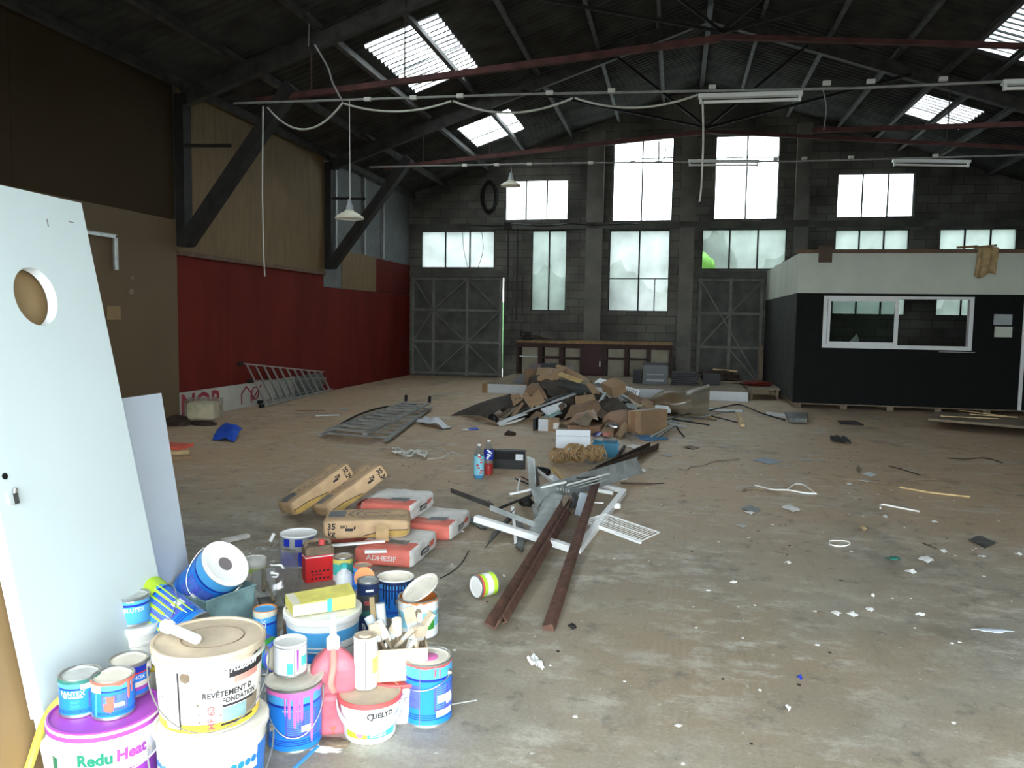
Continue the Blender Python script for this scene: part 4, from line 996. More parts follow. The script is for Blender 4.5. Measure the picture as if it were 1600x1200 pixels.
K('white_sheet', 'white and grey board leaning at the left foot of the pile', 'board', 'tile_white', [(777,665,11.8),(818,650,12.2),(824,651,12.2),(781,669,11.7)], .01, .02)
K('white_sheet', 'white sheet lying on the floor at the left foot of the pile', 'board', 'paper_white', [(780,669,11.6),(812,660,11.9),(820,655,12.0),(784,666,11.7)], .008)
K('white_sheet', 'white ribbed sheet in the centre of the pile', 'board', 'tile_white', [(845,640,12.0),(878,629,12.3),(885,634,12.1),(857,650,11.8)], .03)
K('blue_green_sheet', 'pale blue-green folded sheet below the white ribbed sheet', 'sheet', 'crate_grey', [(842,655,11.8),(874,640,12.1),(878,646,11.9),(860,655,11.7)], .012, .03)
lump('black_bag', 'small black and white crumpled bag at the left foot of the pile', 'bag', 'black', tuple(Z(onz(771,660),0)), (.07,.06,.09), 21, 2, .6)
K('cardboard_sheet', 'olive brown wedge behind the white-fronted carton', 'cardboard', 'cardboard_b', [(826,655,11.9),(838,643,12.2),(850,646,12.1),(838,660,11.8)], .01, .02)
K('cardboard_sheet', 'brown flap standing right of the white ribbed sheet', 'cardboard', 'cardboard_dark', [(872,634,12.0),(880,628,12.1),(884,634,12.0),(878,642,11.9)], .01)
a = onz(838,673)
e = carton('white_carton', 'small carton with a white front face at the centre foot of the pile', 841, 673, a.y, (.3,.25,.17), .12, C, z=.0)
mb = MB(); mb.bb((0,-.004,0.0),(.14,-.0005,.17)); part('label', mb, 'tile_white', e, smooth=False, label='white printed face'); mb = MB(); mb.box((.26,-.012,.08),(.09,.004,.09),(.1,0,.4)); part('note', mb, 'paper_white', e, smooth=False)
tag(MB().box((a.x-.03,a.y+.12,.09),(.04,.25,.18)).build('dark_box', 'black', smooth=False), 'thin dark box left of the white-fronted carton', 'box')
K('cardboard_sheet', 'broad brown sheet draped over the lower middle of the pile', 'cardboard', 'cardboard_b', [(880,655,11.7),(905,632,12.4),(962,628,12.5),(938,652,11.8)], .008, .1, wav=.08, seed=3)
K('cardboard_sheet', 'dark curling sheet drooping right from the broad brown sheet', 'cardboard', 'cardboard_dark', [(928,634,12.2),(950,625,12.6),(972,640,12.2),(938,655,11.7)], .008, .09, wav=.04, seed=4)
K('cardboard_sheet', 'light brown upright rectangle in the heart of the pile', 'cardboard', C, [(900,634,12.4),(899,619,12.6),(928,616,12.6),(933,631,12.3)], .01, .02)
K('cardboard_sheet', 'reddish brown torn sheet hanging in the lower middle of the pile', 'cardboard', 'tape', [(884,664,11.4),(905,645,11.8),(928,640,11.9),(935,657,11.4)], .007, .06, wav=.07, seed=6)
K('cardboard_strip', 'diagonal brown strip resting on the flat carton', 'cardboard', C, [(880,662,11.5),(900,650,11.7),(906,652,11.6),(888,666,11.4)], .01)
K('cardboard_sheet', 'crumpled beige paper cone lying on the flat carton', 'cardboard', 'wood_dusty', [(897,662,11.2),(918,651,11.6),(930,652,11.6),(920,667,11.1)], .007, .08, wav=.05, seed=7)
a = onz(886,675)
carton('flat_carton', 'flat brown taped carton at the front foot of the pile', 886, 675, a.y, (.48,.4,.1), -.06, 'tape', z=0.0)
K('cardboard_sheet', 'tan strip sloping down behind the central brown box', 'cardboard', C, [(915,600,13.0),(924,599,13.1),(938,616,12.8),(926,616,12.7)], .012, .02)
K('cardboard_sheet', 'light tan stepped flap on the right crest', 'cardboard', 'wood_dusty', [(905,594,13.2),(918,592,13.4),(926,602,13.2),(918,604,13.0)], .01)
K('pale_tube', 'pale grey flat bar sticking up right of the heart of the pile', 'bar', 'grey_light', [(935,629,12.2),(944,614,12.5),(948,615,12.5),(940,628,12.2)], .03)
e = qs('printed_panel', 'long white packaging panel with a blue print on the right of the pile', 'packaging', 'tile_white', [(929,598,13.4),(937,592,13.7),(1000,611,13.3),(995,624,12.9)], .03)
def on_quad(q, u0, v0, u1, v1, off=.004):
    P = [ony(*v) for v in q]; nrm = ((P[1]-P[0]).cross(P[3]-P[0])).normalized()
    if nrm.z < 0: nrm = -nrm
    f = lambda u, v: P[0]*(1-u)*(1-v)+P[1]*u*(1-v)+P[2]*u*v+P[3]*(1-u)*v+nrm*off
    return [f(u0,v0), f(u1,v0), f(u1,v1), f(u0,v1)]
mb = MB(); Q = [(929,598,13.4),(937,592,13.7),(1000,611,13.3),(995,624,12.9)]
mb.poly([p-Vector(e.location) for p in on_quad(Q,.25,.2,.8,.6,.017)]); part('blue_print', mb, 'blue_sheet', e, smooth=False)
mb = MB()
for k in range(5): mb.poly([p-Vector(e.location) for p in on_quad(Q,.15,.72+.05*k,.8,.74+.05*k,.017)])
part('print_lines', mb, 'ink_grey', e, smooth=False)
K('grey_panel', 'dark metal strip running down under the blue-printed panel', 'strip', 'galv_dark', [(930,600,13.2),(935,598,13.2),(985,626,12.7),(978,628,12.6)], .02)
carton('cardboard_box', 'tilted brown carton on the right shoulder of the pile', 958, 622, 12.6, (.26,.3,.17), .6, C, tilt=(.25,-.35))
K('cardboard_sheet', 'long brown flap sloping right of the tilted carton', 'cardboard', 'cardboard_b', [(970,612,12.9),(985,612,13.0),(1012,628,12.7),(1000,632,12.5)], .008, .02)
K('cardboard_sheet', 'dark fold beneath the tilted carton', 'cardboard', 'hard_dark', [(935,630,12.1),(965,622,12.4),(985,640,12.0),(950,645,11.8)], .01, .06, wav=.04, seed=8)
K('dark_tray', 'dark open tray lying under the right shoulder of the pile', 'tray', 'black', [(974,638,12.2),(978,631,12.5),(996,633,12.5),(995,641,12.2)], .03)
K('cardboard_sheet', 'light brown flap over the big box', 'cardboard', C, [(1000,628,12.4),(1012,622,12.7),(1026,640,12.2),(1015,645,12.0)], .008, .02)
K('cardboard_strip', 'narrow grey-brown strip lying over the big box corner', 'cardboard', 'wood_dusty', [(996,636,12.0),(1003,635,12.1),(1023,648,11.7),(1018,651,11.6)], .01)
K('white_foam', 'white foam tray lying at the right end of the pile', 'foam', 'tile_white', [(1022,642,12.3),(1024,635,12.6),(1044,637,12.6),(1048,643,12.3)], .05)
K('pink_paper', 'small pale pink paper on the right shoulder of the pile', 'paper', 'sack_pink', [(1012,630,12.5),(1016,627,12.6),(1021,629,12.6),(1018,632,12.5)], .004)
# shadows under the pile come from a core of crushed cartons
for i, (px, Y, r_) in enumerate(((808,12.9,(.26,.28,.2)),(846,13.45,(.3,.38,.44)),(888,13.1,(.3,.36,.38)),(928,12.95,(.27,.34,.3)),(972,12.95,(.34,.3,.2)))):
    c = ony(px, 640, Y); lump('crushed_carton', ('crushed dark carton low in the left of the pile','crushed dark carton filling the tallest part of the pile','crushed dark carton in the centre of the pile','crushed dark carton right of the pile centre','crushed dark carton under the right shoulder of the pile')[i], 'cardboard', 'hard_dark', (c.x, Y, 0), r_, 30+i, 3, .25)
a = onz(941,672)
carton('cardboard_box', 'brown open-fronted carton left of the big taped box', 941, 669, onz(941,670).y+.1, (.37,.35,.28), .0, 'tape', z=0.0)
lump('crushed_can', 'shiny crumpled foil lying before the open carton', 'foil', 'chrome', (ony(958,665,11.5).x, 11.35, .1), (.09,.06,.04), 41, 3, .5)
K('cardboard_sheet', 'tan torn piece on the floor before the big taped box', 'cardboard', C, [Z(onz(938,680),.01),Z(onz(950,668),.14),Z(onz(962,672),.1),Z(onz(958,684),.01)], .006, .02, wav=.02)
K('cardboard_sheet', 'curved tan flap leaning before the big taped box', 'cardboard', C, [Z(onz(960,683),.01),Z(onz(970,687),.01),Z(onz(982,678),.12),Z(onz(974,674),.14)], .006, .04)
K('red_paper', 'red and white scrap on the floor before the pile', 'paper', 'orange_red', [Z(onz(940,680),.02),Z(onz(946,686),.01),Z(onz(956,681),.03),Z(onz(948,677),.05)], .004, .01)
K('blue_scrap', 'dark blue scrap on the floor before the pile', 'scrap', 'can_navy', [Z(onz(926,681),.01),Z(onz(934,683),.01),Z(onz(941,680),.03),Z(onz(934,677),.03)], .004, .01)
a = onz(984,677)
e = carton('cardboard_box', 'big brown taped box at the right front of the pile', 980, 676, onz(982,677).y, (.24,.62,.33), -.62, C, z=0.0, tapec=(.25,.6))
K('blue_folder', 'flat light blue folder on the floor right of the pile', 'folder', 'blue_flat', [Z(onz(985,681),.01),Z(onz(1012,690),.01),Z(onz(1044,686),.01),Z(onz(1030,682),.01)], .012)
K('plastic_film', 'crumpled clear film beside the blue folder', 'film', 'film', [Z(onz(975,682),.01),Z(onz(984,690),.01),Z(onz(1002,686),.03),Z(onz(990,679),.03)], .004, .04, wav=.05)
K('blue_folder', 'small blue sleeve on the floor left of the pile', 'folder', 'blue_sheet', [Z(onz(732,670),.01),Z(onz(732,673),.01),Z(onz(748,672),.01),Z(onz(746,669),.01)], .01)
K('paper_sheet', 'white paper beside the small blue sleeve', 'paper', 'paper_white', [Z(onz(722,672),.01),Z(onz(724,674),.01),Z(onz(736,673),.01),Z(onz(735,671),.01)], .004)
lump('dark_clump', 'dark clump on the floor in front of the pile', 'clump', 'debris_dark', tuple(Z(onz(797,680),0)), (.08,.07,.04), 44, 2, .6)
# big translucent bag
e = empty('plastic_sack', 'huge half-full translucent plastic sack lying right of the pile', 'bag', (ony(1060,640,14.2).x, 14.2, 0))
L0 = ony(1000,640,14.2).x-e.location.x; L1 = ony(1107,640,14.2).x-e.location.x
def bagf(u, v, k=1.0):
    a = 2*PI*v; x = L0+(L1-L0)*u
    env = min(1, (u/.35)**.6)*(1 if u < .8 else 1)
    hh = (.42 if u < .7 else .42+.12*(u-.7)/.3)*env*k; ww = (.42 if u < .75 else .42-.6*(u-.75))*env*k
    n = .04*mn.noise(Vector((u*6, math.cos(a)*1.5, math.sin(a)*1.5+3)))+.02*math.sin(a*6)*(u > .75)
    return Vector((x, (ww/1)*math.cos(a)*(1+n*2), max(.005, hh/2+.01+hh/2*math.sin(a)*(1+n*2)) ))
mb = MB(); mb.grid(lambda u, v: bagf(.001+u*.999, v), 40, 36); part('film', mb, 'film_bag', e, smooth=True)
mb = MB(); mb.grid(lambda u, v: bagf(.02+u*.55, v, .82)+Vector((0,0,.01)), 20, 24); part('contents', mb, 'cardboard', e)
# bundle of rods right of the pile
RODS = [((1035,655),(1105,638),'grey_light','topmost pale rail in the bundle right of the pile'),((1030,662),(1160,640),'galv','long bright rail in the bundle right of the pile'),((1033,658),(1090,643),'galv_dark','dark middle rail in the bundle right of the pile'),
 ((1036,664),(1110,648),'grey_light','lower pale rail in the bundle right of the pile'),((1018,682),(1052,664),'alu','bright rail sticking out to the front of the bundle'),((1026,684),(1060,662),'galv_dark','dark rail sticking out to the front of the bundle'),
 ((1040,660),(1072,668),'grey_light','short pale rail pointing right in the bundle'),((1050,655),(1108,664),'cable_black','black rod crossing the bundle low'),((1052,650),(1120,656),'galv_dark','grey rod crossing the bundle middle'),
 ((1112,650),(1152,660),'cable_black','black rod at the right of the bundle')]
for i, (a, b, m_, l_) in enumerate(RODS): rod('metal_rod', l_, 'rod', m_, [onz(*a, .03+.012*i), onz(*b, .02+.012*i)], .012)
bar('white_batten', 'white board end lying behind the rod bundle', 'batten', 'tile_white', Z(onz(1107,642),.03), Z(onz(1160,645),.03), .14, .03)
rod('black_cable', 'long black cable running right from the rod bundle', 'cable', 'cable_black', [Z(v,.05) for v in smooth_pts([onz(1100,648), onz(1140,638), onz(1158,637), onz(1190,650), onz(1226,661)], 5)], .014)
bar('timber_offcut', 'short timber offcut right of the rod bundle', 'wood', 'wood_light', Z(onz(1153,648),.03), Z(onz(1160,668),.03), .07, .04)
bar('timber_offcut', 'thin timber piece under the rod bundle', 'wood', 'wood_light', Z(onz(1108,652),.02), Z(onz(1116,658),.02), .05, .03)
rod('wire_stub', 'short bent dark wire in front of the rod bundle', 'wire', 'cable_black', [Z(v,.015) for v in [onz(1057,667), onz(1062,676), onz(1069,684)]], .012)
K('white_sheet', 'white board lying on the floor before the cabin corner', 'board', 'tile_white', [Z(onz(1197,646),.02),Z(onz(1199,649),.02),Z(onz(1230,654),.02),Z(onz(1228,650),.02)], .03)
K('dark_case', 'flattened dark case on the floor before the cabin corner', 'case', 'galv_dark', [Z(onz(1226,651),.05),Z(onz(1232,661),.05),Z(onz(1260,662),.05),Z(onz(1262,652),.05)], .07, .02)
K('dark_sheet', 'thin dark sheet on the floor before the cabin', 'sheet', 'steel_dark', [Z(onz(1308,658),.01),Z(onz(1314,663),.01),Z(onz(1350,665),.01),Z(onz(1334,658),.01)], .01, .01)
K('dark_rag', 'dark twisted scrap on the floor halfway to the cabin', 'scrap', 'steel_dark', [Z(onz(1297,686),.01),Z(onz(1300,690),.02),Z(onz(1330,695),.02),Z(onz(1322,690),.04)], .02, .03, wav=.05)

# ---------------------------------------------------------------- the scrap heap in the middle
def bottle(px, py, r_, h, label, liquid, lab):
    p = Z(onz(px, py), 0); p = p+Vector((p.x, p.y, 0)).normalized()*r_
    e = empty('water_bottle', label, 'bottle', tuple(p), (0,0,face_cam(p.x,p.y)))
    mb = MB(); mb.lathe([(0,.004),(r_*.8,0),(r_,.02),(r_,h*.25),(r_*.94,h*.28),(r_,h*.31),(r_,h*.68),(r_*.9,h*.76),(r_*.5,h*.88),(r_*.32,h*.93),(r_*.32,h*.97),(0,h*.97)], 24); part('bottle_body', mb, 'clear_plastic', e)
    mb = MB(); mb.lathe([(0,.006),(r_*.75,.004),(r_*.93,.022),(r_*.93,h*liquid[0]),(0,h*liquid[0])], 20); part('liquid', mb, liquid[1], e)
    mb = MB(); mb.lathe([(r_*1.02,h*lab[0]),(r_*1.03,h*lab[0]+.002),(r_*1.03,h*lab[1])], 24); part('label', mb, lab[2], e)
    mb = MB()
    for k in range(7): z = h*lab[0]+(h*(lab[1]-lab[0]))*(k+.5)/7; a0 = random.uniform(-.6,.4); mb.grid(lambda u, v: (r_*1.05*math.sin(a0+.5*u), -r_*1.05*math.cos(a0+.5*u), z+.014*v), 4, 1)
    part('label_print', mb, 'red' if lab[2] == 'sky_label' else 'can_white', e)
    mb = MB(); mb.lathe([(r_*.36,h*.965),(r_*.36,h),(0,h)], 14); part('cap', mb, 'can_white', e)
bottle(748, 749, .052, .35, 'plastic bottle with a red and blue label, nearer of the pair by the black box', (.15,'can_light'), (.12,.66,'sky_label'))
bottle(763, 743, .05, .36, 'clear plastic bottle holding red liquid, standing behind the labelled bottle', (.33,'red'), (.45,.72,'can_navy'))
a = onz(768,732); b = onz(818,732)
e = empty('black_case', 'black flat case with a white sticker standing behind the bottles', 'case', (a.x, a.y, 0), (0,0,R(6)))
mb = MB(); mb.bb((0,0,0),(.36,.1,.2)); part('shell', mb, 'black', e, smooth=False)
mb = MB(); mb.bb((0.01,-.004,.1),(.35,-.0,.19)); part('front_flap', mb, 'rubber', e, smooth=False)
mb = MB(); mb.bb((.26,-.008,.1),(.34,-.004,.165)); part('sticker', mb, 'tile_white', e, smooth=False, label='white sticker')
bar('white_batten', 'white strip lying on the floor in front of the black case', 'batten', 'alu_white', (742,728), (822,730), .03, .02)
a = onz(868,722)
e = empty('white_housing', 'white sheet-metal housing standing tilted behind the rope coils', 'housing', (ony(868,724,9.1).x, 9.1, 0), (R(-14),0,R(9)))
mb = MB(); mb.bb((0,0,0),(.4,.09,.34)); part('front', mb, 'tile_white', e, smooth=False)
mb = MB(); mb.bb((0,.003,.34),(.4,.3,.35)); mb.bb((-.003,.09,.02),(0,.28,.34)); part('top', mb, 'grey_plastic', e, smooth=False)
mb = MB(); mb.bb((0,-.004,.265),(.4,0,.272)); mb.lathe([(0,0),(.008,0),(.008,.004)], 8); part('seam', mb, 'grey_light', e, smooth=False)
a = onz(930,712)
e = empty('teal_crate', 'teal plastic crate behind the white housing', 'crate', (ony(926,716,9.35).x, 9.35, 0), (0,0,R(5)))
mb = MB(); t = .012; w, d, h = .3,.28,.17
mb.bb((0,0,0),(w,t,h)); mb.bb((0,d-t,0),(w,d,h)); mb.bb((0,t,0),(t,d-t,h)); mb.bb((w-t,t,0),(w,d-t,h)); mb.bb((t,t,0),(w-t,d-t,t)); part('shell', mb, 'teal', e, smooth=False)
mb = MB(); mb.bb((-.01,-.01,h-.025),(w+.01,0,h)); mb.bb((.1,-.004,.07),(.2,0,.08)); part('rim', mb, 'teal', e, smooth=False)
K('plastic_film', 'torn clear film over the teal crate', 'film', 'film', [Vector((e.location.x-.03,9.38,.19)),Vector((e.location.x+.24,9.38,.185)),Vector((e.location.x+.26,9.6,.2)),Vector((e.location.x,9.6,.2))], .003, .02, wav=.03)
e = empty('battery_box', 'small grey box with a white lid right of the white housing', 'box', (ony(917,716,9.0).x, 8.92, 0), (0,0,R(5)))
mb = MB(); mb.bb((0,0,0),(.095,.09,.1)); part('body', mb, 'grey_plastic', e, smooth=False); mb = MB(); mb.bb((-.006,-.006,.1),(.1,.096,.125)); part('lid', mb, 'alu_white', e, smooth=False)
# coils of rope
def coil(px, py, z, Rr, n, tilt, label, seed):
    p = ony(px, py, 8.75); random.seed(seed)
    e = empty('rope_coil', label, 'rope', (p.x, 8.75, z), tilt)
    for k in range(n):
        ph = random.uniform(0, 6.28); a = Rr*random.uniform(.7, 1.1); ex = random.uniform(.7,1.0); off = (k/n-.5)*.17
        mb = MB(); mb.tube([(a*math.cos(t), off+.012*math.sin(3*t+ph), a*ex*math.sin(t)) for t in [2*PI*i/24 for i in range(25)]], .0085, 6); part('loop', mb, 'rope', e)
coil(872, 731, .1, .085, 12, (0,0,R(70)), 'loose left coil of tan rope in the scrap heap', 3)
coil(898, 726, .14, .1, 15, (0,.2,R(60)), 'middle coil of tan rope in the scrap heap', 5)
coil(930, 724, .15, .1, 15, (0,-.2,R(115)), 'right coil of tan rope in the scrap heap', 8)
G = lambda px, py, z: onz(px, py, z)
bar('steel_channel', 'wide galvanised steel channel lying aslant over the scrap heap', 'channel', 'galv', G(834,779,.16), G(998,727,.12), .17, .03, up=(.2,-1,.25), kind='chan', t=.006)
bar('steel_lip', 'thin white edge bar under the near end of the galvanised channel', 'bar', 'alu_white', G(797,772,.2), G(884,753,.24), .018, .014)
bar('rusty_angle', 'rusty angle bar pointing right, upper of the two behind the channel', 'angle bar', 'rust_dark', G(930,738,.1), G(1016,698,.04), .07, .06, kind='angle', t=.008, up=(0,-.3,1))
bar('rusty_angle', 'rusty angle bar pointing right, lower of the two behind the channel', 'angle bar', 'rust_dark', G(925,746,.1), G(1029,701,.01), .09, .07, kind='angle', t=.008, up=(0,-.3,1))
bar('rusty_bar', 'short rusty bar slanting between the rope and the teal crate', 'bar', 'rust_dark', G(948,735,.02), G(976,697,.04), .03, .03)
bar('rusty_angle', 'left long rusty angle iron of the two pointing at the viewer', 'angle iron', 'rust', G(774,985,.008), G(893,783,.12), .07, .06, kind='angle', t=.01, up=(.5,0,1))
bar('rusty_angle', 'rusty angle iron nested against the right side of the left long one', 'angle iron', 'rust', G(793,972,.01), G(893,802,.05), .055, .05, kind='angle', t=.01, up=(-.6,0,1))
bar('rusty_bar', 'right long rusty bar crossing over the white frame', 'bar', 'rust', G(857,983,.01), G(932,752,.15), .055, .045, up=(-.3,0,1))
# white frame tubes
e = empty('bent_tubing', 'bent white metal frame of square tube in front of the scrap heap', 'frame', tuple(Z(G(900,860,0),0)))
f0 = G(743,810,.13); f1 = G(902,860,.02); f2 = G(975,768,.03); f3 = G(935,756,.04)
mb = MB(); mb.beam(f0, f1, .05, .045); wpart('long_tube', mb, 'alu_white', e)
mb = MB(); mb.beam(f1, f2, .05, .045); wpart('short_tube', mb, 'alu_white', e)
mb = MB(); mb.beam(f2, f3, .045, .04); wpart('end_tube', mb, 'alu_white', e)
d = (f1-f2).normalized(); mb = MB(); mb.box(f1+d*.02, (.012,.012,.025)); wpart('tube_opening', mb, 'black', e)
bar('white_rail', 'white plastic rail sticking out under the steel channel to the right', 'rail', 'alu_white', G(905,760,.06), G(958,770,.03), .05, .03)
# wire shelf
e = empty('wire_shelf', 'white wire fridge shelf lying at the right of the scrap heap', 'wire shelf', tuple(Z(G(970,825,0),0)))
c = [G(910,813,.05), G(946,803,.05), G(1030,832,.01), G(1002,845,.01)]
mb = MB(); mb.tube(c+[c[0]], .006, 6); mb.tube([c[0].lerp(c[1],.5), c[3].lerp(c[2],.5)], .004, 5); wpart('rim_wire', mb, 'paint_white', e)
for k in range(20):
    t = (k+1)/21; mb = MB(); mb.tube([c[0].lerp(c[3],t)+Vector((0,0,.004)), c[1].lerp(c[2],t)+Vector((0,0,.004))], .003, 5); wpart('cross_wire', mb, 'paint_white', e)
bar('white_strip', 'thick white front bar along the wire shelf', 'bar', 'alu_white', G(909,814,.025), G(1001,848,.014), .02, .016)
# grey plates and strips
Zs = lambda px, py, z: G(px, py, z)
K('steel_plate', 'smooth grey flat steel sheet under the channel', 'plate', 'galv', [Zs(822,838,.03),Zs(846,845,.02),Zs(880,775,.16),Zs(856,768,.16)], .006, .01)
K('brown_strip', 'brownish flat strip right of the grey flat sheet', 'strip', 'wood_dusty', [Zs(842,842,.02),Zs(848,846,.02),Zs(892,775,.17),Zs(882,774,.17)], .008)
K('steel_plate', 'dark steel sheet fanning out to the left of the heap', 'plate', 'galv_dark', [Zs(757,858,.01),Zs(768,835,.05),Zs(803,795,.13),Zs(800,812,.05)], .005, .015)
K('steel_plate', 'narrow grey sheet pointing down left of the grey flat sheet', 'plate', 'galv_dark', [Zs(806,855,.01),Zs(816,862,.01),Zs(822,830,.05),Zs(800,792,.1)], .005, .01)
bar('white_strip', 'narrow white strip standing among the left steel sheets', 'strip', 'alu_white', G(806,849,.02), G(801,792,.13), .022, .01)
bar('steel_angle', 'long brownish angle bar sticking out to the upper left of the heap', 'angle bar', 'steel_dust', G(704,770,.13), G(770,795,.14), .04, .04, kind='angle', t=.006)
bar('steel_angle', 'grey angle bar continuing the brownish one towards the grey sheet', 'angle bar', 'galv', G(765,797,.15), G(835,824,.1), .045, .04, kind='angle', t=.006)
bar('dark_bar', 'thin dark bar lying across the left of the heap', 'bar', 'steel_dark', G(778,795,.1), G(835,772,.12), .02, .015)
bar('dark_bar', 'dark angle bar low on the floor beside the sacks', 'bar', 'galv_dark', G(728,808,.01), G(756,826,.01), .05, .01)
K('steel_fin', 'tall grey folded sheet standing upright in the heap', 'sheet', 'galv', [G(827,770,.1),Vector((*G(827,770,.1).xy,.42))+Vector((-.03,.02,0)),Vector((*G(834,770,.1).xy,.40)),G(836,775,.1)], .006, .01)
K('steel_fin', 'second grey folded sheet leaning right of the tall one', 'sheet', 'galv_dark', [G(838,765,.1),Vector((*G(834,765,.1).xy,.33)),Vector((*G(838,765,.1).xy,.31)),G(844,770,.1)], .006, .01)
K('steel_fin', 'narrow white-edged sheet hanging below the channel end', 'sheet', 'alu', [G(836,815,.02),G(831,790,.16),G(836,785,.17),G(844,818,.01)], .006, .01)
lump('black_motor', 'small black motor block behind the upright sheets', 'motor', 'black', tuple(Z(G(846,742,0),0)), (.09,.07,.06), 51, 2, .4)
lump('black_motor', 'black crushed box under the left end of the channel', 'motor', 'black', tuple(Z(G(822,790,0),0)), (.06,.06,.05), 52, 2, .5)
rod('white_tube', 'white plastic tube sloping in the heap below the rope', 'tube', 'alu_white', [G(840,735,.1), G(868,757,.12)], .018)
lump('white_crush', 'white crushed container beside the wire spring', 'container', 'tile_white', tuple(G(864,752,.08)), (.06,.05,.04), 53, 3, .4)
bar('broken_lath', 'splintered yellow lath lying below the rope coils', 'wood', 'wood_yellow', G(864,732,.2), G(886,757,.17), .03, .025)
bar('broken_lath', 'second yellow splinter lower left of the wire spring', 'wood', 'wood_yellow', G(848,780,.08), G(880,762,.13), .03, .02)
mb = MB(); a = G(862,760,.18); b = G(892,768,.17); mb.tube([a.lerp(b,i/96)+Vector((0,.035*math.cos(i*.45),.035*math.sin(i*.45))) for i in range(97)], .003, 5); tag(mb.build('wire_spring', 'wire', angle=60), 'loose wire spring coil in the middle of the heap', 'spring')
for i, (a, b) in enumerate((((886,758,.2),(952,740,.2)),((884,764,.19),(940,748,.19)),((888,748,.2),(930,745,.2)),((905,762,.18),(950,750,.18)))):
    rod('steel_rod', ('uppermost white-tipped','second','short dark','lowest thin')[i]+' rod lying along the top of the channel', 'rod', ('alu_white','alu','galv_dark','galv')[i], [G(*a), G(*b)], .008)
for i, (a, b) in enumerate((((805,748,.04),(840,762,.06)),((808,770,.03),(812,748,.12)),((815,745,.03),(838,757,.03)))): rod('bent_wire', ('dark wire lying left of the upright sheets','pale wire standing left of the upright sheets','rusty wire behind the upright sheets')[i], 'wire', ('cable_black','alu_white','rust')[i], [G(*a), G(*b)], .008)
K('glass_offcut', 'pale bluish offcut plate under the right rusty bar', 'plate', 'board_white', [G(898,803,.03),G(908,806,.02),G(918,772,.12),G(906,770,.13)], .008)
lump('gear_clump', 'dark tangle of fittings under the channel', 'fittings', 'galv_dark', tuple(G(896,792,.0)), (.05,.06,.07), 55, 3, .7)
bar('dark_bar', 'thin dark bar lying flat to the right of the heap', 'bar', 'rust_dark', G(970,755,.01), G(1018,756,.01), .03, .015)
rod('bent_wire', 'thin wire continuing right of the flat dark bar', 'wire', 'steel_dark', [G(1018,756,.01), G(1038,755,.01)], .005)
rod('chrome_bar', 'short chrome bar under the right side of the heap', 'bar', 'chrome', [G(920,785,.02), G(943,786,.02)], .008)
rod('white_rod', 'thin white rod sticking right behind the frame', 'rod', 'alu_white', [G(955,752,.04), G(980,748,.02)], .007)
mb = MB(); a = G(963,793,.02); mb.lathe([(.035,0),(.04,.0),(.04,.03),(.035,.03),(.035,0)], 20, c=a); tag(mb.build('tape_ring', 'paint_white'), 'white plastic ring on the floor right of the heap', 'ring')
# ---------------------------------------------------------------- the leaning door, boards and partition
DB = Vector((-2.0, 2.93, 0)); DW = .75; DH = 2.09; DT = .04
wd = Vector((.075, -.997, 0)); up_ = Vector((-.193, -.0145, .981)); nf = wd.cross(up_).normalized()
if nf.x < 0: nf = -nf
e = empty('panel_door', 'pale grey-white door panel with a round hole leaning in the foreground left', 'door', tuple(DB))
e.location = DB+wd*DW; e.rotation_euler = Matrix((-wd, -nf, up_)).transposed().to_euler()   # local x along the width, z up the leaf, -y to the front
hc, hr = (DW*.5, 1.69), .108
mb = MB(); n = 48; ring = []
for i in range(n): a = 2*PI*i/n; ring.append((hc[0]+hr*math.cos(a), hc[1]+hr*math.sin(a)))
def sqp(a):
    c, s = math.cos(a), math.sin(a); k = 1/max(abs(c), abs(s)); return (hc[0]+.2*c*k, hc[1]+.2*s*k)
outer = [sqp(2*PI*i/n) for i in range(n)]
for y in (0.0, DT):
    for i in range(n):
        j = (i+1) % n; mb.poly([(ring[i][0],y,ring[i][1]),(ring[j][0],y,ring[j][1]),(outer[j][0],y,outer[j][1]),(outer[i][0],y,outer[i][1])])
    x0, x1, z0, z1 = hc[0]-.2, hc[0]+.2, hc[1]-.2, hc[1]+.2
    for a, b, c, d in ((0,0,DW,z0),(0,z1,DW,DH),(0,z0,x0,z1),(x1,z0,DW,z1)): mb.poly([(a,y,b),(c,y,b),(c,y,d),(a,y,d)])
for a, b in (((0,0),(DW,0)),((DW,0),(DW,DH)),((DW,DH),(0,DH)),((0,DH),(0,0))): mb.poly([(a[0],0,a[1]),(b[0],0,b[1]),(b[0],DT,b[1]),(a[0],DT,a[1])])
leaf = part('leaf', mb, 'door_white', e, smooth=False)
mb = MB()
for i in range(n): j = (i+1) % n; mb.poly([(ring[i][0],0,ring[i][1]),(ring[j][0],0,ring[j][1]),(ring[j][0],DT,ring[j][1]),(ring[i][0],DT,ring[i][1])])
part('hole_edge', mb, 'door_edge', e, smooth=False)
mb = MB(); mb.bb((-.012,.012,.28),(0,DT,DH)); part('rebate', mb, 'door_edge', e, smooth=False)
mb = MB(); mb.lathe([(0,0),(.011,0),(.011,.004),(0,.004)], 12); mb.xf(Matrix.Translation((.05,0,1.08)) @ Matrix.Rotation(PI/2,4,'X')); part('spindle_hole', mb, 'black', e)
mb = MB(); mb.box((.062,-.008,1.0),(.022,.016,.036)); mb.tube([(.062,-.016,1.02),(.062,-.02,1.035)], .008, 8); part('latch', mb, 'chrome', e, smooth=False, label='small metal latch')
mb = MB(); mb.box((.24,-.0006,1.975),(.003,.001,.018)); mb.box((.52,-.0006,1.98),(.004,.001,.03)); mb.box((.66,-.0006,2.0),(.03,.001,.003)); part('scuff_mark', mb, 'ink_grey', e, smooth=False)
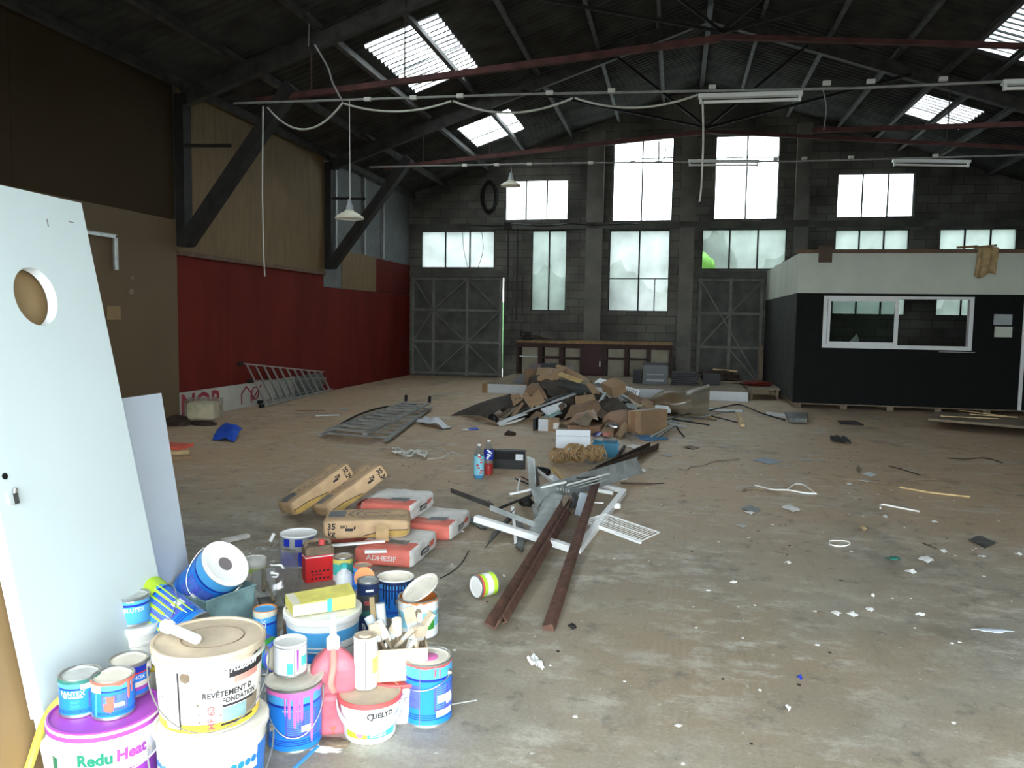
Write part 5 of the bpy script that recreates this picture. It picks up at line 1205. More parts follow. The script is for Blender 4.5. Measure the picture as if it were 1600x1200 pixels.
# the shorter white board behind it
WT = onx(250, 615, -2.55); wb = onx(292, 880, -2.36)
def WB(z): d = wb-WT; p = WT+d*((WT.z-z)/(WT.z-wb.z)); return p
e = qs('white_board', 'short white board leaning behind the door panel', 'board', 'board_white', [WB(.002), WB(.002)+Vector((0,-.5,0)), WT+Vector((0,-.5,0)), WT], .016, n=2)
bd_obj = e
SB = lambda t, u: DB+wd*t-nf*.075+up_*u
qs('hardboard_sheet', 'tall brown hardboard sheet leaning directly behind the pale door panel', 'sheet', 'hardboard_near', [SB(.06,.015), SB(2.3,.015), SB(2.3,1.93), SB(.06,1.93)], .006, n=2)
mb = MB(); mb.bb((-2.72,.35,0),(-2.58,3.0,1.75)); o = mb.build('partition', 'hardboard_near', smooth=False); tag(o, 'low brown partition that the leaning sheet and door rest against', 'partition')
rod('garden_hose', 'yellow hose rising in front of the door panel and behind the tubs', 'hose', 'hose', smooth_pts([onz(20,1290,.02), onz(48,1190,.14), onz(83,1115,.3)+Vector((.0,.0,.02)), onz(150,1062,.4), onz(200,1048,.38), onz(243,1044,.36), onz(275,1052,.28), onz(300,1060,.02)], 8), .014, n=12)

# ---------------------------------------------------------------- cans and buckets
def depth(p): return (p-CAM).dot(_f)
def fit(px, pyt, w, pyb, z0=0.0, pxb=None):
    p = onz(pxb or px, pyb, z0); r_ = w/2*depth(p)/F_PX
    for _ in range(3):
        c = p+Vector((p.x, p.y, 0)).normalized()*r_; r_ = w/2*depth(c)/F_PX
    d = ray(px, pyt); t = math.hypot(c.x, c.y)/math.hypot(d.x, d.y); return Vector((c.x, c.y, z0)), r_, (CAM+d*t).z-z0
def fit2(px, py, w, zt, z0):
    c = onz(px, py, zt); r_ = w/2*depth(c)/F_PX; return Vector((c.x, c.y, z0)), r_, zt-z0
def wf(rf, z, a0=0.0):
    def f(x, y):
        rr = rf(z+y)+.0012; a = a0+x/rr; return Vector((rr*math.sin(a), -rr*math.cos(a), z+y))
    return f
def patch(mb, rf, a0, a1, z0, z1, off=.0007, mi=0, nz=1):
    n = max(2, int(abs(a1-a0)/.12)); mb.grid(lambda u, v: (lambda rr, a: Vector((rr*math.sin(a), -rr*math.cos(a), z0+(z1-z0)*v)))(rf(z0+(z1-z0)*v)+off, a0+(a1-a0)*u), n, nz, mi)
def drips(e, rf, h, mat_, specs, name='paint_drip'):
    """specs: (angle, width angle, ztop, zbottom)"""
    for a, w, zt, zb in specs:
        mb = MB()
        def f(u, v, a=a, w=w, zt=zt, zb=zb):
            z = zt+(zb-zt)*v; ww = w*(1 if v < .8 else math.sqrt(max(.02, 1-((v-.8)/.2)**2)))*(1+.4*(1-v)**3)
            rr = rf(z)+.0018*(1-abs(2*u-1)**2)+.0008; aa = a+ww*(u-.5); return Vector((rr*math.sin(aa), -rr*math.cos(aa), z))
        mb.grid(f, 4, 10); part(name, mb, mat_, e)
def ring_paint(e, rf, h, mat_, zf=.93, wob=.02, seed=0, name='paint_smear'):
    mb = MB()
    def f(u, v):
        a = 2*PI*u; low = h*zf-wob*h*(1+2*mn.noise(Vector((math.cos(a)*2.5+seed, math.sin(a)*2.5, seed)))+.8*mn.noise(Vector((math.cos(a)*8, math.sin(a)*8, seed))))
        z = h*.99+(low-h*.99)*v; rr = rf(z)+.0016; return Vector((rr*math.sin(a), -rr*math.cos(a), z))
    mb.grid(f, 64, 3); part(name, mb, mat_, e)
def wire_handle(e, r_, ze, drop, up=False, a=0.0, mat_='wire', wr=.002, grip=None, ears=True, span=1.0):
    pts = []
    for i in range(25):
        ph = -PI/2+PI*i/24
        if up: pts.append(Vector((r_*1.06*math.sin(ph), -abs(drop)*.25*math.cos(ph), ze+drop*math.cos(ph))))
        else: rr = r_*1.07; pts.append(Vector((rr*math.sin(ph), -rr*math.cos(ph)-.003, ze-drop*math.cos(ph)**1.0)))
    q = Matrix.Rotation(a, 3, 'Z'); pts = [q @ p for p in pts]
    mb = MB(); mb.tube(pts, wr, 6); hd = part('handle', mb, mat_, e)
    if grip: mb = MB(); mb.tube(pts[9:16], wr*4.5, 10); part('grip', mb, grip, hd)
    if ears:
        for s_ in (-1, 1):
            mb = MB(); mb.lathe([(0,.012),(.008,.012),(.012,.004),(.016,0)], 12); mb.xf(Matrix.Rotation(a,4,'Z') @ Matrix.Translation((s_*r_,0,ze)) @ Matrix.Rotation(s_*PI/2,4,'Y')); part('handle_ear', mb, mat_, hd)
def metal_can(name, label, c, r_, h, bands, lid='tin', lid_dust=None, group=None, rot=None, rz=0.0, dished=True, open_=False, inside='paint_white', base_rim='wire'):
    """bands: list of (fraction up to which, material)"""
    e = empty(name, label, 'paint can', tuple(c), (0,0,face_cam(c.x,c.y)+rz), group)
    if rot is not None: e.rotation_euler = rot.to_euler()
    mats = []; prof = [(0,.004),(r_*.96,.004),(r_*1.012,0),(r_*1.015,.006),(r_,.009)]; mis = [0,0,0,0]; zprev = .009
    mats = [base_rim]
    for f, m_ in bands:
        if m_ not in mats: mats.append(m_)
        z = min(h*f, h-.012); prof.append((r_, z)); mis.append(mats.index(m_))
    prof += [(r_*1.005,h-.008)]; mis += [0]
    if prof[-1][1] < prof[-2][1]: prof[-1] = (r_, prof[-2][1]+.001)
    mb = MB(); mb.lathe(prof, 40, mis=mis); part('body', mb, mats, e)
    mb = MB(); mb.lathe([(r_*1.004,h-.009),(r_*1.02,h-.006),(r_*1.022,h-.001),(r_*1.0,h+.001),(r_*.93,h-.001),(r_*.92,h-.006)], 40); part('rim', mb, 'wire' if not lid_dust else lid_dust, e)
    if open_:
        mb = MB(); mb.lathe([(r_*.93,h-.004),(r_*.95,h*.35),(0,h*.33)], 32); part('inside', mb, inside, e)
    else:
        mb = MB(); mb.lathe([(r_*.93,h-.005),(r_*.88,h-.008),(r_*.84,h-.003),(r_*.8,h-.006),(0,h-.006)], 36); part('lid', mb, lid, e)
    return e
def tub(name, label, c, r_, h, body='can_white', lid=None, taper=.86, bands=(), rz=0.0, collar=True, cat_='bucket', lid_h=.03, open_=False, rim_mat=None):
    e = empty(name, label, cat_, tuple(c), (0,0,face_cam(c.x,c.y)+rz))
    rf = lambda z: r_*.95*(taper+(1-taper)*max(0,min(1,z/h)))
    mats = [body]; prof = [(0,.002),(rf(0)*.96,.002),(rf(0),.01)]; mis = [0,0]
    for f, m_ in bands:
        if m_ not in mats: mats.append(m_)
        prof.append((rf(h*f), h*f)); mis.append(mats.index(m_))
    zt = h-.005
    if collar: prof += [(rf(h*.8),h*.8),(rf(h*.8)*1.05,h*.81),(rf(h*.84)*1.05,h*.84),(rf(h*.85),h*.85),(rf(zt),zt)]; mis += [0]*5
    else: prof += [(rf(zt),zt)]; mis += [0]
    prof = [p for i, p in enumerate(prof)]
    mb = MB(); mb.lathe(prof, 48, mis=mis); part('body', mb, mats, e)
    if lid:
        mb = MB(); mb.lathe([(rf(h)*1.0,h-lid_h),(r_*.99,h-lid_h),(r_,h-lid_h+.004),(r_*1.0,h-.003),(r_*.985,h),(r_*.94,h),(r_*.93,h-.006),(0,h-.006)], 48); part('lid', mb, lid, e)
    else:
        mb = MB(); mb.lathe([(rf(h)*.99,h-.02),(r_,h-.018),(r_,h),(r_*.95,h),(r_*.93,h-.02),(r_*.9,h*.5),(0,h*.5)], 48); part('rim', mb, rim_mat or body, e)
    e['_r'] = r_; del e['_r']
    return e, rf
BL = lambda: [(.12,'can_blue'),(.135,'can_navy'),(.155,'can_blue'),(.17,'can_navy'),(.19,'can_blue'),(.205,'can_navy'),(.73,'can_blue'),(.77,'can_navy'),(1,'can_light')]
def blue_labels(e, r_, h, a0=0.0, words=None, panel=True, wsize=.02):
    rf = lambda z: r_
    if panel:
        mb = MB(); patch(mb, rf, a0-.1, a0+1.15, h*.24, h*.66); part('info_panel', mb, 'can_violet', e)
        mb = MB()
        for k in range(11):
            z = h*(.63-.033*k); patch(mb, rf, a0-.02, a0+.35+.15*random.random(), z, z+h*.009, .0013); patch(mb, rf, a0+.6, a0+1.05, z, z+h*.007, .0013)
        part('small_print', mb, 'can_light', e)
        mb = MB(); patch(mb, rf, a0+.48, a0+.95, h*.33, h*.43, .0014); part('pictogram', mb, 'can_white', e)
    if words:
        for txt, z, s_, aa in words: mb = MB(); text(mb, txt, s_, wf(rf, z, aa), bold=.02); part('lettering', mb, 'can_white', e)
S('tin', (206,208,204), rough=.4, metal=.35, var=.12, scale=18)
S('tin_skin', (226,224,216), rough=.5, var=.1, scale=14)
RZ = 0
# --- ReduHeat tub with three small cans on it
c, r_, h = fit2(165,1108,164,.33,0)
e, rf = tub('plastic_tub', 'white plastic tub with a purple lid carrying three small blue cans', c, r_, h, 'can_white', None, .9, lid_h=.03)
bpy.data.objects.remove([o for o in e.children if o.name.startswith('rim')][0]) if False else None
mb = MB(); mb.lathe([(rf(h)*1.0,h-.024),(r_*1.01,h-.022),(r_*1.01,h-.008),(r_*.99,h-.008),(r_*.985,h+.004),(r_*.95,h+.005),(r_*.94,h-.002),(0,h-.002)], 48); part('lid', mb, 'purple', e)
tz = h-.088
for txt, x0, m_ in (('Redu', -.054, 'green_dark'), ('Heat', .063, 'purple')):
    mb = MB(); text(mb, txt, .052, wf(rf, tz, .1+x0/r_), bold=.045, sx=.95); part('lettering', mb, m_, e)
mb = MB(); patch(mb, rf, -1.25, -1.05, h*.3, h*.72); part('side_label', mb, 'green_dark', e)
mb = MB(); patch(mb, rf, .35, 1.3, h*.1, h*.58); part('purple_label', mb, 'purple', e)
wire_handle(e, r_, h*.78, .06, wr=.0025, mat_='can_white')
zt = h
def small(px, pyt, w, pyb, label, bands, lid='tin', **k):
    c_, rr, hh = fit(px, pyt, w, pyb, zt, k.pop('pxb', None)); return metal_can('paint_can', label, c_, rr, hh, bands, lid, **k), c_, rr, hh
e, c1, rr, hh = small(127,1050,60,1121, 'small blue one-litre can left on the purple-lidded tub', BL())
blue_labels(e, rr, hh, .45, [('PANTEX', hh*.64, .0205, -.42), ('900 evolution', hh*.55, .0115, -.4), ('1L', hh*.64, .011, .62)])
ring_paint(e, lambda z: rr, hh, 'crate_green', .9, .01, 1)
mb = MB(); patch(mb, lambda z: rr, .0, .7, hh*.74, hh*.88, .002); part('sticker', mb, 'can_white', e); mb = MB(); 
for k in range(7): patch(mb, lambda z: rr, -.5, -.1+.05*(k % 3), hh*(.46-.035*k), hh*(.47-.035*k), .0013)
part('small_print', mb, 'can_light', e)
e, c1, rr, hh = small(178,1053,62,1125, 'small blue can with orange drips in front on the purple-lidded tub', BL(), 'paint_skin')
blue_labels(e, rr, hh, -.45); ring_paint(e, lambda z: rr, hh, 'orange_red', .94, .03, 2)
drips(e, lambda z: rr, hh, 'orange_red', [(.75,.14,hh*.95,hh*.45),(.95,.1,hh*.95,hh*.6),(-.15,.3,hh*.62,hh*.2),(-.3,.25,hh*.45,hh*.22)]); drips(e, lambda z: rr, hh, 'turq', [(-.85,.12,hh*.7,hh*.1)])
mb = MB(); patch(mb, lambda z: rr, -1.2, -.55, hh*.72, hh*.92, .002); part('sticker', mb, 'box_cream', e)
e, c1, rr, hh = small(203,1028,58,1093, 'small blue can with a red band at the back right of the purple-lidded tub', [(.2,'can_blue'),(.3,'purple'),(.45,'box_cream'),(.68,'can_blue'),(.72,'red'),(1,'can_navy')], 'paint_skin')
mb = MB(); text(mb, 'INOX', .018, wf(lambda z: rr, hh*.58, .45), bold=.02); part('lettering', mb, 'can_white', e)
# --- dotted tub with the Rubson bucket on it
c, r_, h = fit2(331,1120,172,.33,0)
e, rf = tub('plastic_tub', 'white plastic tub with a row of blue dots under the dirty coating bucket', c, r_, h, 'can_dirty', 'can_dirty', .9, bands=[(.12,'can_white'),(.6,'can_blue')], collar=False, lid_h=.02)
mb = MB()
for k in range(22):
    if k in (11,12): continue
    a = -1.6+.152*k; 
    if abs(a) > 1.6: continue
    mb = MB(); f = wf(rf, h*.7, a); mb.poly([f(.0115*math.cos(t), .0115*math.sin(t)) for t in [2*PI*i/14 for i in range(14)]]); part('blue_dot', mb, 'can_blue', e, smooth=False)
mb = MB(); patch(mb, rf, .95, 1.4, h*.3, h*.8); part('blue_label', mb, 'can_blue', e)
wire_handle(e, r_, h*.8, .14, wr=.0028, grip='can_dirty')
c2, r2, h2 = fit2(327,992,170,.59,.335)
e, rf = tub('plastic_bucket', 'dirty white bucket of foundation coating with a dusty lid, stacked on the dotted tub', Vector((c2.x,c2.y,.332)), r2, h2, 'can_dirty', 'dust_lid', .9, bands=[(.04,'can_dirty'),(.15,'yellow')], lid_h=.022)
mb = MB(); patch(mb, rf, .35, 1.35, h2*.68, h2*.9); part('black_label', mb, 'ink', e)
mb = MB(); patch(mb, rf, .45, 1.05, h2*.6, h2*.68, .0012); part('pink_label', mb, 'sack_pink', e)
mb = MB(); text(mb, 'Rubson', .034, wf(rf, h2*.79, .68), bold=.03, shear=.2); part('lettering', mb, 'can_white', e)
for t_, z_, s_, a_ in (('REVÊTEMENT D', h2*.5, .0255, .36), ('FONDATION', h2*.41, .0225, .6), ): mb = MB(); text(mb, t_, s_, wf(lambda z: rf(z)+.0006, z_, a_), bold=.025, sx=.9); part('lettering', mb, 'ink', e)
mb = MB(); patch(mb, rf, .22, .95, h2*.33, h2*.36, .0014); part('label_line', mb, 'ink', e); mb = MB(); patch(mb, rf, .2, .95, h2*.1, h2*.13, .0014); part('label_line', mb, 'ink', e); mb = MB(); patch(mb, rf, -.62,-.58,h2*.08,h2*.85,.001); part('seam', mb, 'ink', e)
mb = MB(); patch(mb, rf, .22, .75, h2*.14, h2*.32, .0012); part('label_picture', mb, 'crate_grey', e)
mb = MB(); patch(mb, rf, .75, 1.1, h2*.14, h2*.36, .0012); part('label_picture', mb, 'wood_dusty', e)
mb = MB(); g = wf(rf, h2*.22, .02); text(mb, 'MF 60', .03, lambda x, y: g(-y, x), bold=.02); part('lettering', mb, 'red_lid', e)
mb = MB(); patch(mb, rf, -.95, -.62, h2*.08, h2*.66, .0009); part('side_label', mb, 'sack_white', e)
mb = MB(); mb.lathe([(0,.004),(.014,.004),(.017,0)], 16); mb.xf(Matrix.Rotation(-.46,4,'Z') @ Matrix.Translation((0,-rf(h2*.7),h2*.74)) @ Matrix.Rotation(PI/2,4,'X')); part('plug', mb, 'brown_dirt', e)
mb = MB()
for k in range(26):
    a = random.uniform(-1.4,1.3); z = h2*random.uniform(.1,.85); patch(mb, rf, a, a+random.uniform(.01,.05), z, z+random.uniform(.002,.008), .0016)
part('dirt_spots', mb, 'brown_dirt', e); ring_paint(e, rf, h2*.96, 'dust_lid', .93, .04, 5)
mb = MB(); mb.tube([Vector((.55*r2*math.cos(t)+.01, .5*r2*math.sin(t), h2-.004)) for t in [2*PI*i/30 for i in range(31)]], .0016, 5); part('lid_ridge', mb, 'brown_dirt', e)
wire_handle(e, r2*.98, h2*.74, .16, wr=.0022, span=1)
# white tube end lying on that lid
p = onz(258,982,.605); q = onz(308,1004,.605)
mb = MB(); ax = (q-p).normalized(); mb.tube([p, p+ax*.025, p+ax*.026, q-ax*.008, q], [.021,.021,.0155,.0155,.014], 20)
o = mb.build('roller_tube', 'paint_white', angle=40); tag(o, 'white plastic tube end lying on the dusty bucket lid', 'tube'); o.location.z = .594
# --- blue can with pink drips and the little white can
c, r_, h = fit(461,1062,82,1178)
e = metal_can('paint_can', 'large blue can with pink drips and a bent lid carrying a little white can', c, r_, h, BL(), 'paint_skin'); blue_labels(e, r_, h, -.25, [('PANTEX evolution', h*.68, .009, -.1)])
ring_paint(e, lambda z: r_, h, 'pink', .92, .03, 3); drips(e, lambda z: r_, h, 'pink', [(-.2,.1,h*.92,h*.55),(0,.12,h*.9,h*.4),(.12,.08,h*.9,h*.48),(.25,.1,h*.9,h*.5),(.65,.12,h*.92,h*.12),(-.35,.06,h*.9,h*.6)])
mb = MB(); mb.grid(lambda u, v: (lambda rr, a: Vector((rr*math.cos(a), rr*math.sin(a), h+.002+(.01*max(0,math.cos(a-.6)) if v > .7 else 0)+(.006 if v > .85 else 0))))(r_*1.08*v, 2*PI*u), 40, 10); part('bent_lid', mb, 'paint_skin', e)
wire_handle(e, r_, h*.86, .14, wr=.0024)
wl = h
c3, r3, h3 = fit(454,1005,50,1064,wl+.008)
e = metal_can('paint_can', 'little white can standing on the pink-dripped blue can', Vector((c3.x,c3.y,wl+.02)), r3, h3, [(1,'can_white')], 'paint_white', lid_dust='can_white')
drips(e, lambda z: r3, h3, 'purple', [(.45,.12,h3*.85,h3*.15)]); mb = MB(); patch(mb, lambda z: r3, .7, 1.2, h3*.3, h3*.6); patch(mb, lambda z: r3, -.2, .15, h3*.1, h3*.45); part('turquoise_label', mb, 'turq', e); mb = MB(); patch(mb, lambda z: r3, .22, .27, h3*.05, h3*.85, .001); part('seam', mb, 'ink', e)
# --- Quelyd bucket, tall white can
c, r_, h = fit(578,1080,98,1170)
e, rf = tub('plastic_bucket', 'white glue bucket with a red-rimmed dusty lid and a broad white handle', c, r_, h, 'can_white', None, .86, collar=False)
mb = MB(); mb.lathe([(rf(h),h-.016),(r_*1.02,h-.015),(r_*1.02,h-.001),(r_*1.0,h+.002),(r_*.96,h+.002)], 44); part('lid_rim', mb, 'red_lid', e)
mb = MB(); mb.lathe([(r_*.96,h+.002),(r_*.95,h-.002),(0,h-.002)], 44); part('lid', mb, 'dust_lid', e)
mb = MB(); text(mb, 'Q', .036, wf(rf, h*.7, .02), bold=.03); text(mb, 'UELYD', .028, wf(rf, h*.71, .46), bold=.04); part('lettering', mb, 'ink', e)
mb = MB(); patch(mb, rf, -.95, -.1, h*.16, h*.42, .0009); part('green_label', mb, 'lime', e, label='lime green label'); mb = MB(); patch(mb, rf, -.1, 1.0, h*.16, h*.42, .0009); part('turquoise_label', mb, 'turq', e)
mb = MB(); f = wf(lambda z: rf(z)+.0008, h*.27, -.38); mb.poly([f(.014*math.cos(t), .014*math.sin(t)) for t in [2*PI*i/16 for i in range(16)]]); part('label_disc', mb, 'pink', e, smooth=False)
mb = MB()
for k in range(5): patch(mb, rf, .0, .6, h*(.2+.04*k), h*(.215+.04*k), .0016)
part('small_print', mb, 'can_white', e)
pts = [Vector((r_*1.05*math.sin(ph), -r_*1.05*math.cos(ph)-.004, h*.82-h*.42*math.cos(ph))) for ph in [-PI/2+PI*i/24 for i in range(25)]]
mb = MB()
for i in range(24):
    pass
mb.grid(lambda u, v: (lambda ph: Vector(((r_*1.05)*math.sin(ph), -(r_*1.05)*math.cos(ph)-.004, h*.84-h*.42*math.cos(ph)+(.024*(v-.5))*1.0)))(-PI/2+PI*u), 30, 2); hd = part('handle', mb, 'paint_white', e); md = hd.modifiers.new('s','SOLIDIFY'); md.thickness = .004
qz = h
c4, r4, h4 = fit(571,992,36,1079,qz+.003); e = empty('tall_can', 'tall narrow white can with a pink-stained top standing on the glue bucket', 'spray can', tuple(c4), (0,0,face_cam(c4.x,c4.y)))
mb = MB(); mb.lathe([(0,0),(r4*.97,0),(r4,.004),(r4,h4-.01),(r4*1.02,h4-.006),(r4,h4)], 32); part('body', mb, 'can_white', e)
mb = MB(); mb.lathe([(r4,h4),(r4*.9,h4-.003),(r4*.55,h4-.003),(r4*.5,h4+.004),(0,h4+.005)], 28); part('cap', mb, 'dust_lid', e)
mb = MB(); patch(mb, lambda z: r4, .0, .06, 0.004, h4*.95, .0008); part('seam', mb, 'ink', e)
mb = MB(); patch(mb, lambda z: r4, .6, 1.3, h4*.3, h4*.6, .0008); part('yellow_stain', mb, 'yellow_box', e)
# --- blue can at the right end
c, r_, h = fit(668,1024,75,1138)
e = metal_can('paint_can', 'large blue can with a pink-stained white lid at the right end of the heap', c, r_, h, BL(), 'paint_skin')
blue_labels(e, r_, h, .35, None); mb = MB(); patch(mb, lambda z: r_, -1.1, -.35, h*.3, h*.66, .0008); part('info_panel', mb, 'can_violet', e)
mb = MB(); patch(mb, lambda z: r_, -.34, -.31, .01, h*.93, .001); part('seam', mb, 'ink_grey', e); mb = MB(); patch(mb, lambda z: r_, .35, 1.2, h*.16, h*.26, .0016); patch(mb, lambda z: r_, .4, 1.2, h*.38, h*.5, .0016); part('sticker', mb, 'can_white', e)
ring_paint(e, lambda z: r_, h, 'red_lid', .96, .012, 4); drips(e, lambda z: r_, h, 'red_lid', [(.3,.06,h*.93,h*.8),(.5,.05,h*.92,h*.78)])
mb = MB(); mb.lathe([(0,h-.004),(r_*.4,h-.004),(r_*.42,h-.005)], 24); part('pink_stain', mb, 'pink', e); wire_handle(e, r_, h*.8, .05, wr=.0022, a=-.5)
# --- pink jug
c, r_, h = fit(521,1003,52,1150); 
e = empty('pink_jug', 'pink plastic fluid jug with a white neck between the cans', 'jug', tuple(c), (0,0,face_cam(c.x,c.y)))
w2 = r_*1.25
def jug(u, v):
    a = 2*PI*u; z = h*.95*v; k = (1 if v < .42 else .9 if v < .5 else 1.06) if v < .78 else max(.18, math.cos((v-.78)/.22*1.35))
    k *= 1+.01*math.sin(v*60)*(v < .4); p = 4; q = (abs(math.cos(a))**p+abs(math.sin(a))**p)**(-1/p)
    return Vector((w2*k*q*math.cos(a), w2*.62*k*q*math.sin(a), z))
mb = MB(); mb.grid(jug, 40, 44); mb.add([jug(i/40,0) for i in range(40)], [tuple(range(40))]); part('jug_body', mb, 'pink_jug', e, angle=60)
mb = MB(); mb.tube(smooth_pts([(.0,-w2*.62,h*.5),(-.01,-w2*.9,h*.62),(.0,-w2*.85,h*.8),(.0,-w2*.3,h*.93)],5), .013, 10); part('grip', mb, 'sack_pink', e)
mb = MB(); mb.lathe([(.026,h*.93),(.026,h*1.05),(.014,h*1.08),(.01,h*1.3),(.012,h*1.33),(0,h*1.33)], 18); part('neck', mb, 'can_white', e)
mb = MB(); mb.lathe([(w2*.9,0.0),(w2*.95,.0),(w2*.95,.03),(0,.03)], 24, sq=.66); part('dirty_foot', mb, 'orange_red', e)
# --- second glue tub with the brush box
c, r_, h = fit2(624,1050,96,.17,0); e, rf = tub('plastic_bucket', 'second white glue bucket with a red rim under the cardboard box of brushes', c, r_, h, 'can_white', 'red_lid', .88, collar=False, lid_h=.014)
mb = MB(); text(mb, 'QUELYD', .026, wf(rf, h*.62, -.1), bold=.01); part('lettering', mb, 'ink_grey', e); bz = h
e = empty('brush_box', 'open cardboard box crammed with dirty paint brushes standing on a glue bucket', 'box', (c.x, c.y, bz+.001), (0,0,face_cam(c.x,c.y)+.05))
W, D_, H_ = .215,.17,.13; t = .004; mb = MB()
mb.bb((-W/2,-D_/2,0),(W/2,-D_/2+t,H_)); mb.bb((-W/2,D_/2-t,0),(W/2,D_/2,H_)); mb.bb((-W/2,-D_/2+t,0),(-W/2+t,D_/2-t,H_)); mb.bb((W/2-t,-D_/2+t,0),(W/2,D_/2-t,H_)); mb.bb((-W/2+t,-D_/2+t,0),(W/2-t,D_/2-t,t)); part('carton', mb, 'box_beige', e, smooth=False)
bxm = Matrix.Translation(e.location) @ Euler(e.rotation_euler).to_matrix().to_4x4()
BR = [('beige','roller sleeve'),]
for i in range(13):
    random.seed(100+i); x = -W*.42+W*.84*((i*5) % 13)/12; y = -D_*.36+D_*.7*((i*4) % 13)/12; z = H_*.55; L = .12+.07*random.random()
    d = Vector((random.uniform(-.7,.7), random.uniform(-.6,.4), .75)).normalized(); p = Vector((x,y,z)); q = p+d*L
    p, q = bxm @ p, bxm @ q; dd = (q-p).normalized()
    col_ = ('can_dirty','paint_skin','dust_lid','grey_light')[i % 4]
    eb = empty('paint_brush', ('brush', 'roller')[i % 2]+' caked with pale paint sticking out of the cardboard box', 'paint '+('brush','roller')[i % 2], tuple(p), group=('dirty brushes in the cardboard box','dirty rollers in the cardboard box')[i % 2])
    if i % 2: eb.name = 'paint_roller'
    if i % 2:
        mb = MB(); mb.tube([p, p+dd*L*.5], .008, 8); wpart('handle', mb, 'wood_dusty', eb, smooth=True); mb = MB(); mb.tube([p+dd*L*.5, p+dd*L*.52, q], [.006,.02,.02], 12); wpart('sleeve', mb, col_, eb, smooth=True)
    else:
        mb = MB(); mb.tube([p, p+dd*L*.35, p+dd*L*.6], [.006,.01,.007], 8); wpart('handle', mb, col_, eb, smooth=True); mb = MB(); mb.beam(p+dd*L*.6, p+dd*L*.78, .04, .014); wpart('ferrule', mb, 'tin', eb); mb = MB(); mb.beam(p+dd*L*.78, q+dd*.02, .044, .016); wpart('bristles', mb, 'dust_lid', eb)
# --- white can with an orange rim and tilted lid, open blue can, dark tall can
c, r_, h = fit(653,930,62,1002)
e = metal_can('paint_can', 'white open can with an orange-stained rim and a tilted lid behind the brush box', c, r_, h, [(.3,'can_white'),(.7,'sky_label'),(1,'can_white')], open_=True, inside='orange'); ring_paint(e, lambda z: r_, h, 'orange', .95, .02, 6)
drips(e, lambda z: r_, h, 'can_dirty', [(-.4,.2,h*.95,h*.5),(.1,.2,h*.95,h*.4),(.6,.2,h*.95,h*.55)]); mb = MB(); patch(mb, lambda z: r_, .35, .9, h*.25, h*.55); part('green_label', mb, 'green', e)
mb = MB(); mb.lathe([(0,0),(r_*.85,0),(r_*.9,.006),(r_*1.0,.008),(r_*1.0,.0),(r_*.9,-.004),(0,-.004)], 32); mb.xf(Matrix.Translation((.012,-.0,h+.035)) @ Matrix.Rotation(R(-30),4,'Y') @ Matrix.Rotation(R(12),4,'X')); part('lid', mb, 'paint_skin', e); wire_handle(e, r_, h*.85, .08)
c, r_, h = fit(618,900,56,968); e = metal_can('paint_can', 'open blue can with dark runs and a white crusted rim behind the brush box', c, r_, h, BL(), open_=True, inside='paint_skin', lid_dust='paint_white')
drips(e, lambda z: r_, h, 'navy_can', [(-.7+.17*k, .09, h*.93, h*(.5-.13*(k % 3))) for k in range(9)]); ring_paint(e, lambda z: r_, h, 'navy_can', .9, .02, 8)
p = Z(c, .0)+Vector((-.13,-.02,0)); mb = MB(); mb.lathe([(0,0),(.052,0),(.055,.006),(0,.008)], 28); mb.xf(Matrix.Translation((p.x-.03,p.y-.03,.2)) @ Matrix.Rotation(face_cam(p.x,p.y),4,'Z') @ Matrix.Rotation(R(70),4,'X')); tag(mb.build('can_lid', 'orange'), 'orange-stained round lid wedged left of the open blue can', 'lid')
c, r_, h = fit(575,905,34,992); e = metal_can('tall_can', 'tall dark blue sealant can behind the tall white one', c, r_, h, [(.35,'navy_can'),(.45,'crate_green'),(.75,'galv_dark'),(1,'navy_can')], 'galv'); e['category'] = 'can'
mb = MB(); text(mb, 'SIL', .03, wf(lambda z: r_, h*.6, 0), bold=.03); part('lettering', mb, 'red_lid', e); mb = MB(); text(mb, 'SEAL', .018, wf(lambda z: r_, h*.83, .1), bold=.03) if False else patch(mb, lambda z: r_, -.2, .5, h*.82, h*.86, .001); part('label_line', mb, 'can_white', e)
c, r_, h = fit(567,882,30,925); e = metal_can('paint_can', 'small blue can with a brown-rimmed lid behind the yellow box', c, r_, h, BL(), 'dust_lid', lid_dust='orange_red')
c, r_, h = fit(536,868,31,912); e = metal_can('paint_can', 'small round can with a yellow and turquoise rim behind the white bottle', c, r_, h, [(.3,'can_white'),(.75,'turq'),(1,'yellow_box')], 'dust_lid')
c, r_, h = fit(538,890,27,925); e = empty('white_bottle', 'rounded white plastic bottle beside the red jerrycan', 'bottle', tuple(c), (0,0,0))
mb = MB(); mb.lathe([(0,0),(r_*.95,0),(r_,.01),(r_,h*.55),(r_*.8,h*.85),(r_*.35,h*1.0),(r_*.33,h*1.12),(0,h*1.12)], 24); part('bottle_body', mb, 'can_white', e); mb = MB(); mb.lathe([(r_*.42,h*1.1),(r_*.42,h*1.3),(0,h*1.3)], 16); part('cap', mb, 'turq', e)
